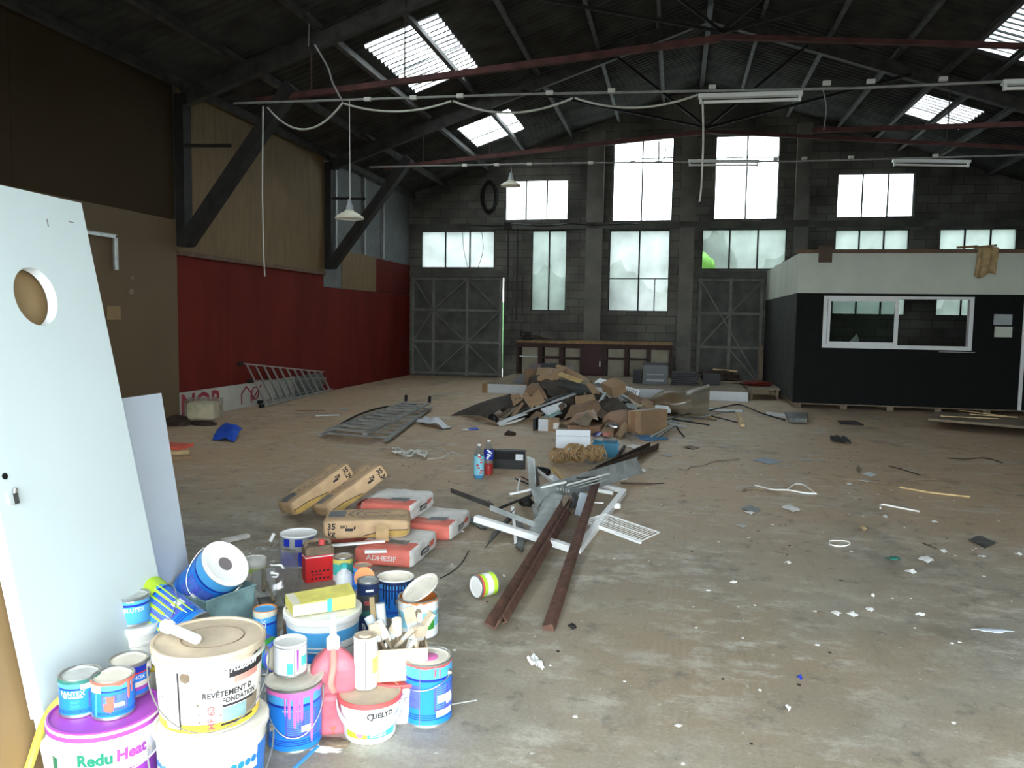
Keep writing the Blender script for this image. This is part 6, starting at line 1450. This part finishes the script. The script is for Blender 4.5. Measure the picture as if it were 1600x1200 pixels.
# --- red jerrycan
c, r_, h = fit(497,845,46,912); w_ = r_*2
e = empty('red_jerrycan', 'red solvent can with a dusty grey top, carry slot and red cap', 'jerrycan', tuple(c), (0,0,face_cam(c.x,c.y)+.25))
hb = h*.68
mb = MB(); mb.bb((-w_*.48,-w_*.27,0),(w_*.48,w_*.27,hb)); part('body', mb, 'red', e, smooth=False)
mb = MB(); mb.bb((-w_*.49,-w_*.28,hb-.012),(w_*.49,w_*.28,hb-.006)); part('white_line', mb, 'can_white', e, smooth=False)
def sl(pts, y0, y1): m_ = MB(); m_.slab([(x,y0,z) for x, z in pts], (0,y1-y0,0)); return m_
mb = sl([(-w_*.48,hb),(w_*.48,hb),(w_*.48,hb+.04),(w_*.4,hb+.055),(-w_*.4,hb+.055),(-w_*.48,hb+.04)], -w_*.27, w_*.27); part('shoulder', mb, 'brown_dirt', e, smooth=False)
mb = MB(); mb.tube(smooth_pts([(-w_*.36,0,hb+.04),(-w_*.4,0,h*.96),(-w_*.25,0,h*1.02),(w_*.25,0,h*1.02),(w_*.4,0,h*.96),(w_*.36,0,hb+.04)], 5), .0125, 10); part('handle', mb, 'brown_dirt', e)
mb = MB(); mb.lathe([(.02,0),(.02,.03),(.017,.034),(0,.034)], 18, c=(w_*.12,-.01,hb+.054)); part('cap', mb, 'red_lid', e)
for t_, z_ in (('WHITE', hb*.42),('SPIRIT', hb*.27),('POLYROBUST', hb*.12)): 
    if t_ != 'POLYROBUST': continue
mb = MB()
for k, (t_, s_) in enumerate((('DILUANT',.017),('SYNTHE',.017),('POLYRMANE',.017))): 
    if k == 1: text(mb, t_, s_, lambda x, y, k=k: Vector((x-w_*.1, -w_*.2712, hb*.4-.022*k+y)), bold=.02)
    else:
        for j in range(5): mb.bb((-w_*.3+j*.024,-w_*.2715,hb*.4-.022*k-.006),(-w_*.3+j*.024+.015,-w_*.27,hb*.4-.022*k+.004))
part('black_print', mb, 'ink', e, smooth=False)
# --- large light blue bucket with the yellow carton
c, r_, h = fit(505,948,120,1068)
e, rf = tub('plastic_bucket', 'large light blue and white bucket under the yellow carton', c, r_, h, 'can_white', 'paint_white', .88, bands=[(.1,'can_white'),(.42,'can_blue'),(.52,'can_light'),(.54,'can_white'),(.78,'can_light')], collar=False, lid_h=.03)
mb = MB(); patch(mb, rf, .5, 1.5, h*.04, h*.6, .001); part('white_label', mb, 'can_white', e); wire_handle(e, r_, h*.62, .03, wr=.0025)
lz = h+.002
pA = onz(512,926,lz+.03); e = empty('yellow_carton', 'crushed yellow and cream carton lying on the light blue bucket', 'box', (c.x,c.y,lz), (0,0,face_cam(c.x,c.y)+R(14)))
mb = MB(); mb.bb((-.15,-.075,0.0),(.13,.09,.062)); mb.v[4:8]
for v in mb.v:
    if v.z > .03 and v.x < 0: v.z -= .012
    if v.x > 0 and v.y > 0: v.x += .02
part('carton', mb, 'yellow_box', e, smooth=False)
mb = MB(); mb.bb((-.149,-.07,.05),(-.02,.085,.0515)); part('cream_top', mb, 'box_cream', e, smooth=False); mb = MB(); mb.bb((-.152,-.078,.002),(.0,-.074,.05)); part('cream_face', mb, 'box_cream', e, smooth=False); mb = MB(); mb.bb((.0,-.0785,.0),(.022,-.074,.058)); part('turquoise_edge', mb, 'turq', e, smooth=False)
# --- chrome and blue can at the back, with its handle
c, r_, h = fit(467,832,56,888)
e = metal_can('paint_can', 'silver and navy can with a white painted lid at the back left of the heap', c, r_, h, [(.5,'can_navy'),(.58,'wire'),(1,'galv')], 'paint_white', lid_dust='can_white'); mb = MB(); 
for a in (-.9,-.2,.5): patch(mb, lambda z: r_, a, a+.4, h*.68, h*.92, .001)
part('blue_panel', mb, 'can_navy', e); mb = MB(); mb.tube(smooth_pts([(-r_*1.02,0,h*.8),(-r_*1.5,-.03,h*.6),(-r_*1.45,-.05,h*.95)],5), .002, 6); part('handle', mb, 'wire', e); mb = MB(); mb.tube([(-r_*1.5,-.05,h*.84),(-r_*1.3,-.06,h*1.08)], .011, 10); part('grip', mb, 'can_white', e)
bar('white_offcut', 'pale plastic offcut on the floor behind the tilted white-topped can', 'offcut', 'sack_white', Z(onz(348,850),.02), Z(onz(388,841),.02), .05, .025)
# --- clear bag with trowels
cb = Z(onz(432,945),0)+Vector((-.05,.0,0))
e = empty('plastic_bag', 'clear plastic bag holding trowels and a white pot with a lime band', 'bag', tuple(cb))
mb = MB(); mb.grid(lambda u, v: rbox(u, v, (.33,.26,.3), 3, .1, 4, (0,0,.155)), 48, 30); part('film', mb, 'film', e, angle=180)
e2, rf2 = tub('white_pot', 'white pot with a lime green band inside the clear bag', cb+Vector((-.09,.02,.01)), .062, .24, 'can_dirty', 'paint_white', .95, bands=[(.7,'can_dirty'),(.8,'lime')], collar=False, cat_='pot')
for i, (dx, dz, an, l_) in enumerate(((.03,.12,.5,'upper bright steel trowel inside the clear bag'),(.07,.06,.9,'lower dusty steel trowel inside the clear bag'))):
    e3 = empty('plastering_trowel', l_, 'trowel', tuple(cb+Vector((dx,-.1,dz))), (R(-55),0,an)); mb = MB(); mb.bb((-.06,-.002,-.05),(.06,.002,.14)); part('blade', mb, 'alu' if i == 0 else 'plaster_tool', e3, smooth=False)
    mb = MB(); mb.tube([(0,-.03,-.03),(0,-.035,.1)], .012, 10); mb.tube([(0,0,.03),(0,-.03,.03)], .005, 6); part('handle', mb, 'wood_dusty', e3)
# --- square bucket with the tilted can
fc = onz(330,940,.3); s_ = .29
e = empty('square_bucket', 'square grey-green paint-stained bucket holding a tilted blue can', 'bucket', tuple(Z(fc,0)+Vector((fc.x,fc.y,0)).normalized()*s_*.7), (0,0,face_cam(fc.x,fc.y)+R(38)))
mb = MB(); t = .006; k0 = .86
for a in range(4):
    q_ = Matrix.Rotation(a*PI/2,4,'Z'); n0 = len(mb.v); hs = s_/2
    mb.slab([(-hs*k0,-hs*k0,0),(hs*k0,-hs*k0,0),(hs,-hs,.3),(-hs,-hs,.3)], (0,t,0)); mb.xf(q_, n0)
mb.bb((-hs*k0,-hs*k0,0),(hs*k0,hs*k0,t)); part('shell', mb, 'crate_grey', e, smooth=False)
mb = MB(); mb.tube([(-hs,-hs,.3),(hs,-hs,.3),(hs,hs,.3),(-hs,hs,.3),(-hs,-hs,.3)], .006, 8); part('rim', mb, 'crate_grey', e)
mb = MB()
for k in range(9):
    x = hs*(.9-.2*k); z0 = .3-.05-.1*abs(mn.noise(Vector((k*1.7,0,0)))); mb.bb((x-.02,-hs-.003,z0),(x+.018,-hs+.001,.298))
n0 = 0
for v in mb.v: v.y += (hs-hs*k0)*(1-v.z/.3)
mb.xf(Matrix.Rotation(PI/2,4,'Z')); part('green_stain', mb, 'crate_green', e, smooth=False)
def ori(axis, front):
    z = Vector(axis).normalized(); y = -(Vector(front)-Vector(front).dot(z)*z).normalized(); x = y.cross(z); return Matrix((x, y, z)).transposed()
vd = (ray(340,900)).normalized(); ax = (-vd*.5+_R*.62+_U*.6).normalized()
top = CAM+vd*1.0; tp = ray(353,880); tp = CAM+tp*(3.78/F_PX)
Lc, rc = .27, .118
e = metal_can('paint_can', 'blue can with a white painted lid lying tilted in the square bucket', tp-ax*Lc, rc, Lc, BL(), 'paint_white', rot=ori(ax, -vd), lid_dust='paint_white'); blue_labels(e, rc, Lc, -.55); wire_handle(e, rc, Lc*.86, .12)
mb = MB(); mb.lathe([(0,Lc-.004),(rc*.28,Lc-.003),(rc*.3,Lc-.005)], 20); part('grey_stain', mb, 'ink_grey', e)
# --- lime can
ax = (-_R*.76+_U*.55+vd*.2).normalized(); ctr = CAM+ray(256,968)*(3.3/F_PX); Lc, rc = .27, .118
e = metal_can('paint_can', 'blue can streaked with lime green paint leaning over at the left', ctr-ax*Lc*.5, rc, Lc, BL(), rot=ori(ax, -vd), open_=True, inside='lime', lid_dust='lime'); blue_labels(e, rc, Lc, .1)
rfl = lambda z: rc
ring_paint(e, rfl, Lc, 'lime', .85, .06, 9); drips(e, rfl, Lc, 'lime', [(-1.0+.24*k, .07+.03*(k % 2), Lc*.9, Lc*(.12+.22*((k*7) % 4)/3)) for k in range(9)]); drips(e, rfl, Lc, 'can_white', [(-.8+.5*k, .03, Lc*.8, Lc*.15) for k in range(4)], 'white_drip'); wire_handle(e, rc, Lc*.8, .15)
sp_ = ctr-ax*Lc*.45; zb_ = max(.1, ctr.z-.5*Lc*abs(ax.z)-rc*math.sqrt(max(0,1-ax.z**2))-.005)
tub('plastic_bucket', 'squat grey-white bucket underneath the lime-streaked can', Vector((sp_.x-.04, sp_.y, 0)), .1, zb_, 'can_dirty', 'dust_lid', .9, collar=False)
# --- white bucket at the door foot with the small can
c, r_, h = fit2(214,972,64,.38,0); e, rf = tub('plastic_bucket', 'plain white bucket hidden behind the lime-streaked can at the foot of the door', c, r_, h, 'can_dirty', 'paint_white', .9)
cc, rr, hh = fit(211,915,50,965,h+.002); cc = Vector((c.x,c.y,h+.002))-Vector((.02,.0,0))
e = metal_can('paint_can', 'small light blue can standing upright against the door panel', cc, rr, hh, [(.1,'can_blue'),(.7,'can_light'),(.78,'can_navy'),(1,'can_light')], 'tin'); mb = MB(); text(mb, 'BLUTEX', .022, wf(lambda z: rr, hh*.58, .1), bold=.02); patch(mb, lambda z: rr, -.3, .1, hh*.86, hh*.9, .001); patch(mb, lambda z: rr, -.9,-.5,hh*.1,hh*.25,.001); part('lettering', mb, 'can_white', e)
# --- small cans behind the dirty bucket
c, r_, h = fit2(414,950,36,.24,0); e = metal_can('paint_can', 'narrow blue can with a yellow and orange rim right of the dirty bucket', c, r_, h, BL(), 'can_light', lid_dust='orange'); mb = MB(); g = wf(lambda z: r_, h*.6, -.1); text(mb, 'PANTEX', .03, lambda x, y: g(-y, x), bold=.02); part('lettering', mb, 'can_white', e)
ring_paint(e, lambda z: r_, h, 'box_cream', .9, .02, 12)
pl = CAM+ray(421,1020)*(3.12/F_PX); 
c, r_, h = Vector((pl.x,pl.y,0)), .07, pl.z-.062
e = metal_can('paint_can', 'grey can standing under the lying violet can', Vector((pl.x,pl.y,0)), .055, max(.06,h), [(1,'galv')], 'tin')
ax = (_R*.75-_f*.55+Vector((0,0,.0))); ax.z = 0; ax.normalize(); e = metal_can('paint_can', 'small violet and green can lying on its side between the stacked buckets', Vector((pl.x,pl.y,max(.06,h)+.063))-ax*.055, .06, .11, [(.5,'can_violet'),(.8,'green'),(1,'can_blue')], 'box_cream', rot=ori(ax, Vector((0,0,1))), lid_dust='can_violet')
# boards and sticks among the cans
qs('scraper_board', 'brown-grey board stub leaning between the narrow blue can and the light blue bucket', 'board', 'brown_dirt', [onz(440,1010,.05), onz(470,1002,.05), onz(458,950,.28), onz(446,950,.28)], .012, n=2)
bar('wooden_stick', 'pale wooden stick leaning beside the box of brushes', 'stick', 'wood_light', onz(589,1040,.17), onz(581,935,.3), .022, .012)
qs('white_flap', 'white card sticking out beside the square bucket', 'card', 'paper_white', [onz(388,958,.01), onz(412,962,.01), onz(399,933,.16), onz(384,925,.2)], .004, n=2)
lump('splashed_rag', 'white crusty paint splash on the floor by the pink-dripped can', 'paint splash', 'paint_white', tuple(Z(onz(500,1168),-.002)), (.09,.03,.004), 61, 3, .7)
bar('blue_strip', 'thin blue strip lying on the floor at the lower edge', 'strip', 'can_light', onz(455,1205,.004), onz(497,1166,.004), .012, .005)
lump('rust_patch', 'crumbled brown lump at the foot of the pink jug', 'dirt', 'brown_dirt', tuple(Z(onz(520,1162),-.004)), (.07,.035,.012), 62, 3, .5)
# rolled can on the floor, green label
p = Z(onz(740,935),0); q = Z(onz(772,920),0); ax = (Vector((q.x-p.x,q.y-p.y,0))).normalized(); ax = (_R*.88+Vector((0,.0,0))); ax.z = 0; ax = (ax.normalized()*.8+Vector((_f.x,_f.y,0)).normalized()*.62).normalized()
Dp = depth(p); rc = 18.0*Dp/F_PX; c0 = Z(onz(756,934),0)+Vector((0,.03,rc*1.025))
e = metal_can('paint_can', 'small can with a lime and white label lying on its side on the open floor', c0-ax*.055, rc, .125, [(.3,'lime'),(.5,'can_white'),(.62,'can_white'),(.8,'lime'),(1,'red_lid')], 'paint_white', rot=ori(-ax, -vd)); e.location = c0+ax*.055
rod('thin_wire', 'thin dark wire curving on the floor right of the adhesive sacks', 'wire', 'cable_black', [Z(v,.006) for v in smooth_pts([onz(688,905), onz(706,895), onz(722,880), onz(732,862)], 5)], .0035)

# ---------------------------------------------------------------- cement sacks
RH = Vector((_R.x,_R.y,0)).normalized(); FH = Vector((_f.x,_f.y,0)).normalized(); UPV = Vector((0,0,1))
def sack(label, ctr, L, W, H, xd, nd, style, seed, group=None, texts=()):
    xd = Vector(xd).normalized(); nd = Vector(nd); nd = (nd-nd.dot(xd)*xd).normalized(); yd = nd.cross(xd)
    e = empty('cement_sack' if style == 'kraft' else 'adhesive_sack', label, 'sack', tuple(ctr), Matrix((xd, yd, nd)).transposed().to_euler(), group)
    def surf(q, k=1.0):
        q = Vector(q); n = (abs(q.x)**14+abs(q.y)**10+abs(q.z)**7)**(-1/10); v = q*n
        nz = mn.noise(Vector((v.x*2.4+seed, v.y*2.4, v.z*2.4)))*.05+mn.noise(Vector((v.x*7, v.y*7+seed, v.z*5)))*.018
        pin = 1-.16*abs(v.x)**8
        return Vector((v.x*L/2*(1+nz*.25), v.y*W/2*(1+nz*.6), v.z*H/2*pin*(1+nz*2.2)))*k
    mb = MB(); N = 16
    for ax_, sg in ((2,1),(2,-1),(1,1),(1,-1),(0,1),(0,-1)):
        def f(u, v, ax_=ax_, sg=sg):
            a, b = (2*u-1)*sg, 2*v-1; q = [0,0,0]; q[ax_] = sg; q[(ax_+1) % 3] = a; q[(ax_+2) % 3] = b; return surf(q)
        mf = None
        if style == 'kraft':
            if ax_ == 2: mf = lambda u, v, sg=sg: 0
            if ax_ == 1 and sg == -1: mf = lambda u, v: 0
            mb.grid(f, N, N, 0, mf)
        else:
            if ax_ == 1 and sg == -1: mb.grid(f, N, N, 2)          # long side, white with a bar of print
            elif ax_ == 0: mb.grid(f, N, N, 1)                      # short end, red
            elif ax_ == 2 and sg == 1: mb.grid(f, N, N, 0, lambda u, v: 1 if u < .34 else 0)
            else: mb.grid(f, N, N, 0)
    part('sack_body', mb, ['kraft','kraft_gold','ink'] if style == 'kraft' else ['sack_white','sack_red','sack_white'], e, angle=60, smooth=True)
    def side(x0, z0, k=1.012): return lambda x, y: surf(((x0+x)/(L/2), -1, (z0+y)/(H/2)), k)
    def topf(x0, y0, k=1.012): return lambda x, y: surf(((x0+x)/(L/2), (y0+y)/(W/2), 1), k)
    def endf(y0, z0, k=1.012): return lambda x, y: surf((-1, (y0-x)/(W/2), (z0+y)/(H/2)), k)
    return e, side, topf, endf
def kraft_print(e, side, topf, L, W, H, top=True, F=1):
    f0 = lambda x0, z0, k=1.012: side(x0*F, z0, k)
    mb = MB(); text(mb, '35', H*.46, f0(-L*.39,H*.17), bold=.03); text(mb, 'kg', H*.46, f0(-L*.39,-H*.2), bold=.02); part('lettering', mb, 'ink', e)
    mb = MB(); text(mb, 'BIO', H*.22, f0(-L*.25,H*.16), bold=.03); part('lettering', mb, 'ink', e)
    mb = MB(); g = f0(-L*.2,-.0); mb.grid(lambda u, v: g(.05*u-.02, H*(.02+.14*v)-.01), 3, 2); mb.grid(lambda u, v: g(.035+.012*u, -.002+.02*v+.01*u), 2, 2); part('pictogram', mb, 'ink', e)
    mb = MB()
    def gold(u, v): x = -.0+.22*u*L/.62*1.9; zt = -H*.36+H*.34*math.sin(min(1,u*1.6)*PI/2)*.9; return f0(-L*.04,0,1.008)(x*.9*F, -H*.4+(zt+H*.4)*v)
    mb.grid(gold, 14, 4); part('gold_band', mb, 'kraft_gold', e)
    mb = MB(); mb.grid(lambda u, v: (lambda x, zt: f0(-L*.04,0,1.014)(x*.9*F, zt+.006*v))(.22*u*L/.62*1.9, -H*.36+H*.34*math.sin(min(1,u*1.6)*PI/2)*.9), 14, 1); part('brown_line', mb, 'wood_dark', e)
    if top:
        mb = MB()
        g = topf(L*.12, 0.0, 1.012)
        for rr_ in (.05,.085,.12): mb.grid(lambda u, v, rr_=rr_: (lambda a, r2: g(r2*1.5*math.cos(a), r2*math.sin(a)))(2*PI*u*.86+rr_*9, rr_+.007*v+.008*u), 40, 1)
        part('spiral_print', mb, 'ink_grey', e)
        mb = MB(); g = topf(-L*.36, .01, 1.01); mb.grid(lambda u, v: g(-.06+.12*u, -.08+.17*v), 6, 6); part('grey_label', mb, 'grey_plastic', e)
def red_print(e, side, topf, endf, L, W, H, word=None):
    mb = MB(); g = side(-L*.02,-H*.06,1.014); mb.grid(lambda u, v: g(-.075+.15*u, -.02+.04*v), 8, 3); part('black_label', mb, 'ink', e)
    mb = MB(); text(mb, 'LANKO', .034, side(-L*.02,-H*.06,1.024), bold=.02); part('lettering', mb, 'sack_white', e)
    mb = MB(); g = side(L*.2,H*.08,1.014); mb.grid(lambda u, v: g(-.05+.1*u+.02*v, -.02+.035*v), 6, 3); part('red_mark', mb, 'sack_red', e)
    mb = MB(); g = topf(-L*.2,-W*.1,1.012); mb.grid(lambda u, v: g(-.055+.11*u, -.08+.14*v), 6, 6); part('grey_label', mb, 'grey_plastic', e)
    mb = MB()
    for k in range(4): g = topf(-L*.38+.02*k, W*.05, 1.014); mb.grid(lambda u, v: g(-.004+.009*v, -W*.3+W*.55*u), 10, 1)
    part('pale_print', mb, 'sack_pink', e)
    if word: mb = MB(); text(mb, word, H*.42, endf(0,0,1.014), bold=.01); part('lettering', mb, 'sack_white', e)
# helper: ground-plane placing from the photograph
def gp(px, py, z): return onz(px, py, z)
RED = 'white and red adhesive sacks'
xdR = (FH*.97+RH*.22)              # long axis of the white-red sacks runs into the hall
yR = Vector((xdR.y, -xdR.x, 0)).normalized()     # to their right
def red_sack(label, ctr, seed, L=.56, W=.4, H=.125, word=None, xd=xdR):
    e, s_, t_, n_ = sack(label, ctr, L, W, H, xd, UPV, 'red', seed); red_print(e, s_, t_, n_, L, W, H, word); return e
gF = gp(611,888,0)+Vector(FH)*.27; gF.z = .065
red_sack('white and red adhesive sack nearest the paint cans, its red end facing forward', gF+RH*.0, 1, word='ADHESIF')
s2 = gp(560,852,.0)+FH*.25; s2.z = .064; red_sack('white and red adhesive sack lying under the flat brown sack', s2, 4, word='WEBER' if False else None)
s3 = gp(655,842,.0)+FH*.22; s3.z = .064; red_sack('white and red adhesive sack at the right end of the bottom layer', s3+RH*.1, 8)
s5 = gp(592,828,.0)+FH*.58; s5.z = .064; red_sack('white and red adhesive sack at the back of the bottom layer', s5, 11)
s4 = gp(622,775,.26)+FH*.02; s4.z = .195; red_sack('white and red adhesive sack lying on top beside the leaning brown sacks', s4, 13)
KL, KW, KH = .58, .36, .125
def k_sack(label, ctr, xd, nd, seed, top=True, F=1):
    e, s_, t_, n_ = sack(label, ctr, KL, KW, KH, xd, nd, 'kraft', seed); kraft_print(e, s_, t_, KL, KW, KH, top, F); return e
cC = gp(576,803,.25); cC.z = .195
k_sack('brown paper cement sack lying flat on top in front of the red ones', cC+FH*-.03, (RH*.985+FH*.12), UPV, 21)
cB = gp(546,772,.2); k_sack('right one of the two brown paper cement sacks leaning up to the right', Vector((cB.x,cB.y,.235)), (RH*.62+FH*.5+UPV*.44), (-RH*.45-FH*.15+UPV*.85), 25, True, -1)
cA = gp(493,768,.2); k_sack('left one of the two brown paper cement sacks leaning up to the right', Vector((cA.x,cA.y,.225)), (RH*.62+FH*.5+UPV*.44), (-RH*.45-FH*.15+UPV*.85), 29, True, -1)
qs('card_tab', 'small tan card tab lying over the edge of the flat brown sack', 'card', 'wood_light', [gp(587,845,.12)-FH*.02, gp(608,845,.12)-FH*.02, gp(607,822,.25), gp(588,822,.25)], .004, n=2)
qs('board_offcut', 'dusty beige board lying between the paint cans and the front sack', 'board', 'wood_dusty', [gp(515,872,.02), gp(560,880,.02), gp(606,862,.05), gp(520,852,.06)], .02, n=2)
bar('white_trim', 'white trim strip lying over the front adhesive sack', 'trim piece', 'alu_white', gp(513,853,.13), gp(602,845,.15), .03, .012)
bar('white_trim', 'short white trim strip with a brown edge above the word on the front sack', 'trim piece', 'alu_white', gp(570,862,.13), gp(604,861,.13), .03, .015)

# ---------------------------------------------------------------- litter on the floor
def scrap(label, q, m_='paper_white', name='paper_scrap', cat_='paper', t=.003, wav=.012, group=None, z=.006, n=4):
    return qs(name, label, cat_, m_, [Z(onz(*p), z+.002) for p in q], t, .006, n=n, wav=wav, seed=len(bpy.data.objects) % 17, group=group)
def q4(x, y, w, h, sk=0): return [(x-w/2, y-h*.1), (x+w*.1, y+h/2), (x+w/2, y+h*.15+sk), (x-w*.05, y-h/2)]
def zoomp(x, y): return 1060+x/2.963, 600+y/2.963
SCR = [(60,297,80,16,'wood_dusty','flat dusty card left on the right-hand floor, under the rod bundle'),(410,358,140,34,'blue_pale','long pale blue plastic strip on the floor'),(585,355,90,8,'paper_grey','thin grey strip near the middle of the right-hand floor'),
 (835,398,24,40,'wood_dusty','upright tan card piece beside the blue-white leaflet'),(885,422,70,24,'tile_white','blue-white leaflet right of the tan card piece'),(865,450,75,16,'paper_grey','pale card just below the leaflet'),(790,465,26,14,'paper_white','small white scrap left of the pale card'),
 (520,580,90,40,'paper_white','folded white paper sheet right of the grey tile'),(335,583,90,38,'grey_plastic','grey tile fragment with a white paper on it'),(330,598,50,16,'paper_white','white paper lying on the grey tile fragment'),(293,659,50,18,'paper_grey','beige crumpled scrap below the grey tile'),
 (855,672,40,24,'wood_light','short pale wood chip right of centre'),(958,618,26,14,'paper_white','small crumpled white scrap under the bent strip'),(1188,642,32,14,'paper_white','white printed scrap at the right'),(1147,815,74,30,'paper_white','round white disc-like scrap at the right'),
 (990,812,80,16,'crate_green','greenish flat strip left of the round scrap'),(1075,873,56,18,'paper_white','white torn paper below the greenish strip'),(1405,735,130,56,'galv_dark','large flat grey-blue film on the right-hand floor'),(1228,777,34,16,'paper_white','white flake above the round scrap'),
 (1575,792,40,12,'paper_white','white flake at the right edge'),(1405,802,44,8,'paper_grey','thin grey flake near the right edge'),(730,1066,50,22,'paper_white','left of the three white tile chips'),(806,1072,56,26,'paper_white','middle of the three white tile chips'),(886,1049,40,26,'paper_white','right of the three white tile chips'),
 (660,1069,40,16,'wood_dusty','tan chip left of the three white tile chips'),(1120,1073,48,14,'paper_white','white chip right of the three tile chips'),(1455,1148,200,20,'board_white','long white strip at the right edge of the foreground'),(255,922,36,10,'paper_white','white flake left on the lower floor'),
 (507,832,32,12,'paper_white','white flake under the white wire loop'),(900,985,20,12,'paper_white','small white crumb above the tile chips'),(1060,1,1,1,'paper_white','')]
S('blue_pale', (150,160,176), rough=.6, var=.1)
for x, y, w, h_, m_, l_ in SCR:
    if not l_: continue
    X_, Y_ = zoomp(x, y); scrap(l_, q4(X_, Y_, w/2.963, h_/2.963), m_, 'paper_scrap' if 'paper' in m_ else 'floor_scrap', 'scrap')
scrap('crumpled white tissue on the foreground floor', q4(836,1037,26,22), 'paper_white', wav=.022, n=6); scrap('small white piece beside the crumpled tissue', q4(846,1044,10,8), 'paper_white')
scrap('grey dirty scrap by the foot of the right rusty bar', q4(894,981,14,10), 'steel_dark', 'dark_scrap', 'scrap'); scrap('tiny blue chip on the foreground floor', q4(1249,1061,9,5), 'can_navy', 'blue_chip', 'scrap'); scrap('round white crumb on the foreground floor', q4(1231,1109,9,8), 'paper_white')
scrap('white paper right of the rusty angle bars', q4(992,699,30,7), 'paper_white'); scrap('pale thin paper further right of the rusty angle bars', q4(1042,712,22,4), 'paper_grey'); scrap('small round white scrap right of the channel', q4(1005,736,9,6), 'paper_white')
scrap('thin white flake left of the steel angle bars', q4(722,832,8,4), 'paper_white'); scrap('white flake beside the lying lime can', q4(787,902,6,5), 'paper_white'); scrap('beige paper before the flat ladder', q4(536,640,20,4), 'paper_grey')
lw_ = [((1060+355/2.963, 600+472/2.963),(1060+510/2.963, 600+500/2.963),(1060+640/2.963, 600+510/2.963))]
def curve(label, pts, r_, m_='paper_white', name='plastic_strip', cat_='strip'):
    return rod(name, label, cat_, m_, [Z(v, r_+.001) for v in smooth_pts([onz(*zoomp(*p)) for p in pts], 6)], r_)
curve('white plastic strip with a loop, left part of the right-hand litter', [(355,472),(430,492),(510,495),(580,508),(640,512)], .008)
curve('white loop of strapping above the plastic strip', [(505,490),(540,466),(580,470),(610,490),(635,510)], .006)
curve('brown stained strip beside the white plastic strip', [(295,500),(330,488),(390,492),(440,505),(470,515)], .01, 'wood_dusty')
curve('bent pale strip in the middle of the right-hand floor', [(935,580),(940,562),(1000,572),(1115,595)], .008)
curve('long pale tan strip on the right-hand floor', [(1025,482),(1120,500),(1230,515),(1350,527)], .009, 'wood_light')
curve('white hexagonal wire loop on the floor', [(700,728),(702,745),(750,754),(790,746),(785,732),(740,728),(700,728)], .004, 'paint_white', 'wire_loop', 'wire')
curve('dusty cord curling at the left of the right-hand floor', [(5,398),(40,402),(60,388),(120,380),(170,362),(280,352)], .007, 'wood_dusty', 'dusty_cord', 'cord')
curve('long dark cord faint on the right-hand floor', [(1245,345),(1330,350),(1420,345),(1500,368)], .006, 'debris_dark', 'dusty_cord', 'cord')
curve('brown lath line right of the pale card', [(765,445),(860,452),(950,462),(1060,448),(1190,445)], .009, 'wood_dusty')
curve('thin dark stick at the right of the litter', [(975,382),(1040,400),(1120,425)], .006, 'debris_dark', 'thin_stick', 'stick')
curve('short dark stick above the round scrap', [(1130,738),(1160,752),(1195,765)], .004, 'debris_dark', 'thin_stick', 'stick')
rod('thin_wire', 'thin pale wire lying right of the blue can at the heap end', 'wire', 'paper_grey', [Z(v,.003) for v in [onz(703,1102), onz(745,1095)]], .003)
# countless-looking but countable small flakes
random.seed(11)
def flake(m_):
    n = random.randint(4, 6); s_ = random.uniform(.005, .015); mb = MB()
    pts = [(s_*random.uniform(.6,1.2)*math.cos(2*PI*i/n), s_*random.uniform(.5,1.1)*math.sin(2*PI*i/n), 0) for i in range(n)]
    mb.slab(pts, (0,0,.002)); return mb
protos = {}
def flakes(m_, label, group, N, seed, ok):
    random.seed(seed); ps = []
    for k in range(7): o = flake(m_).build('plaster_flake' if m_ != 'debris_dark' else 'dirt_crumb', m_, smooth=False, origin=(0,0,0)); ps.append(o)
    for k in range(N):
        while True:
            x, y = random.uniform(*ok[0]), random.uniform(*ok[1])
            d = Vector((x, y, -CAM_H)); zc = d.dot(_f); px = 800+F_PX*d.dot(_R)/zc; py = 600-F_PX*d.dot(_U)/zc
            if zc > 0 and 700 < px < 1590 and 690 < py < 1195: break
            if zc > 0 and 300 < px < 700 and 690 < py < 760: break
        o = ps[k] if k < 7 else ps[k % 7].copy()
        if k >= 7: COL.objects.link(o)
        o.location = (x, y, .001); o.rotation_euler = (0,0,random.uniform(0,6.28)); tag(o, label, 'flake', group)
flakes('paper_white', 'small white plaster flake scattered on the open floor', 'white plaster flakes on the floor', 90, 5, ((-3.5,5.5),(2.4,10)))
flakes('debris_dark', 'small dark crumb scattered on the open floor', 'dark crumbs on the floor', 70, 9, ((-3.5,6),(3,11)))
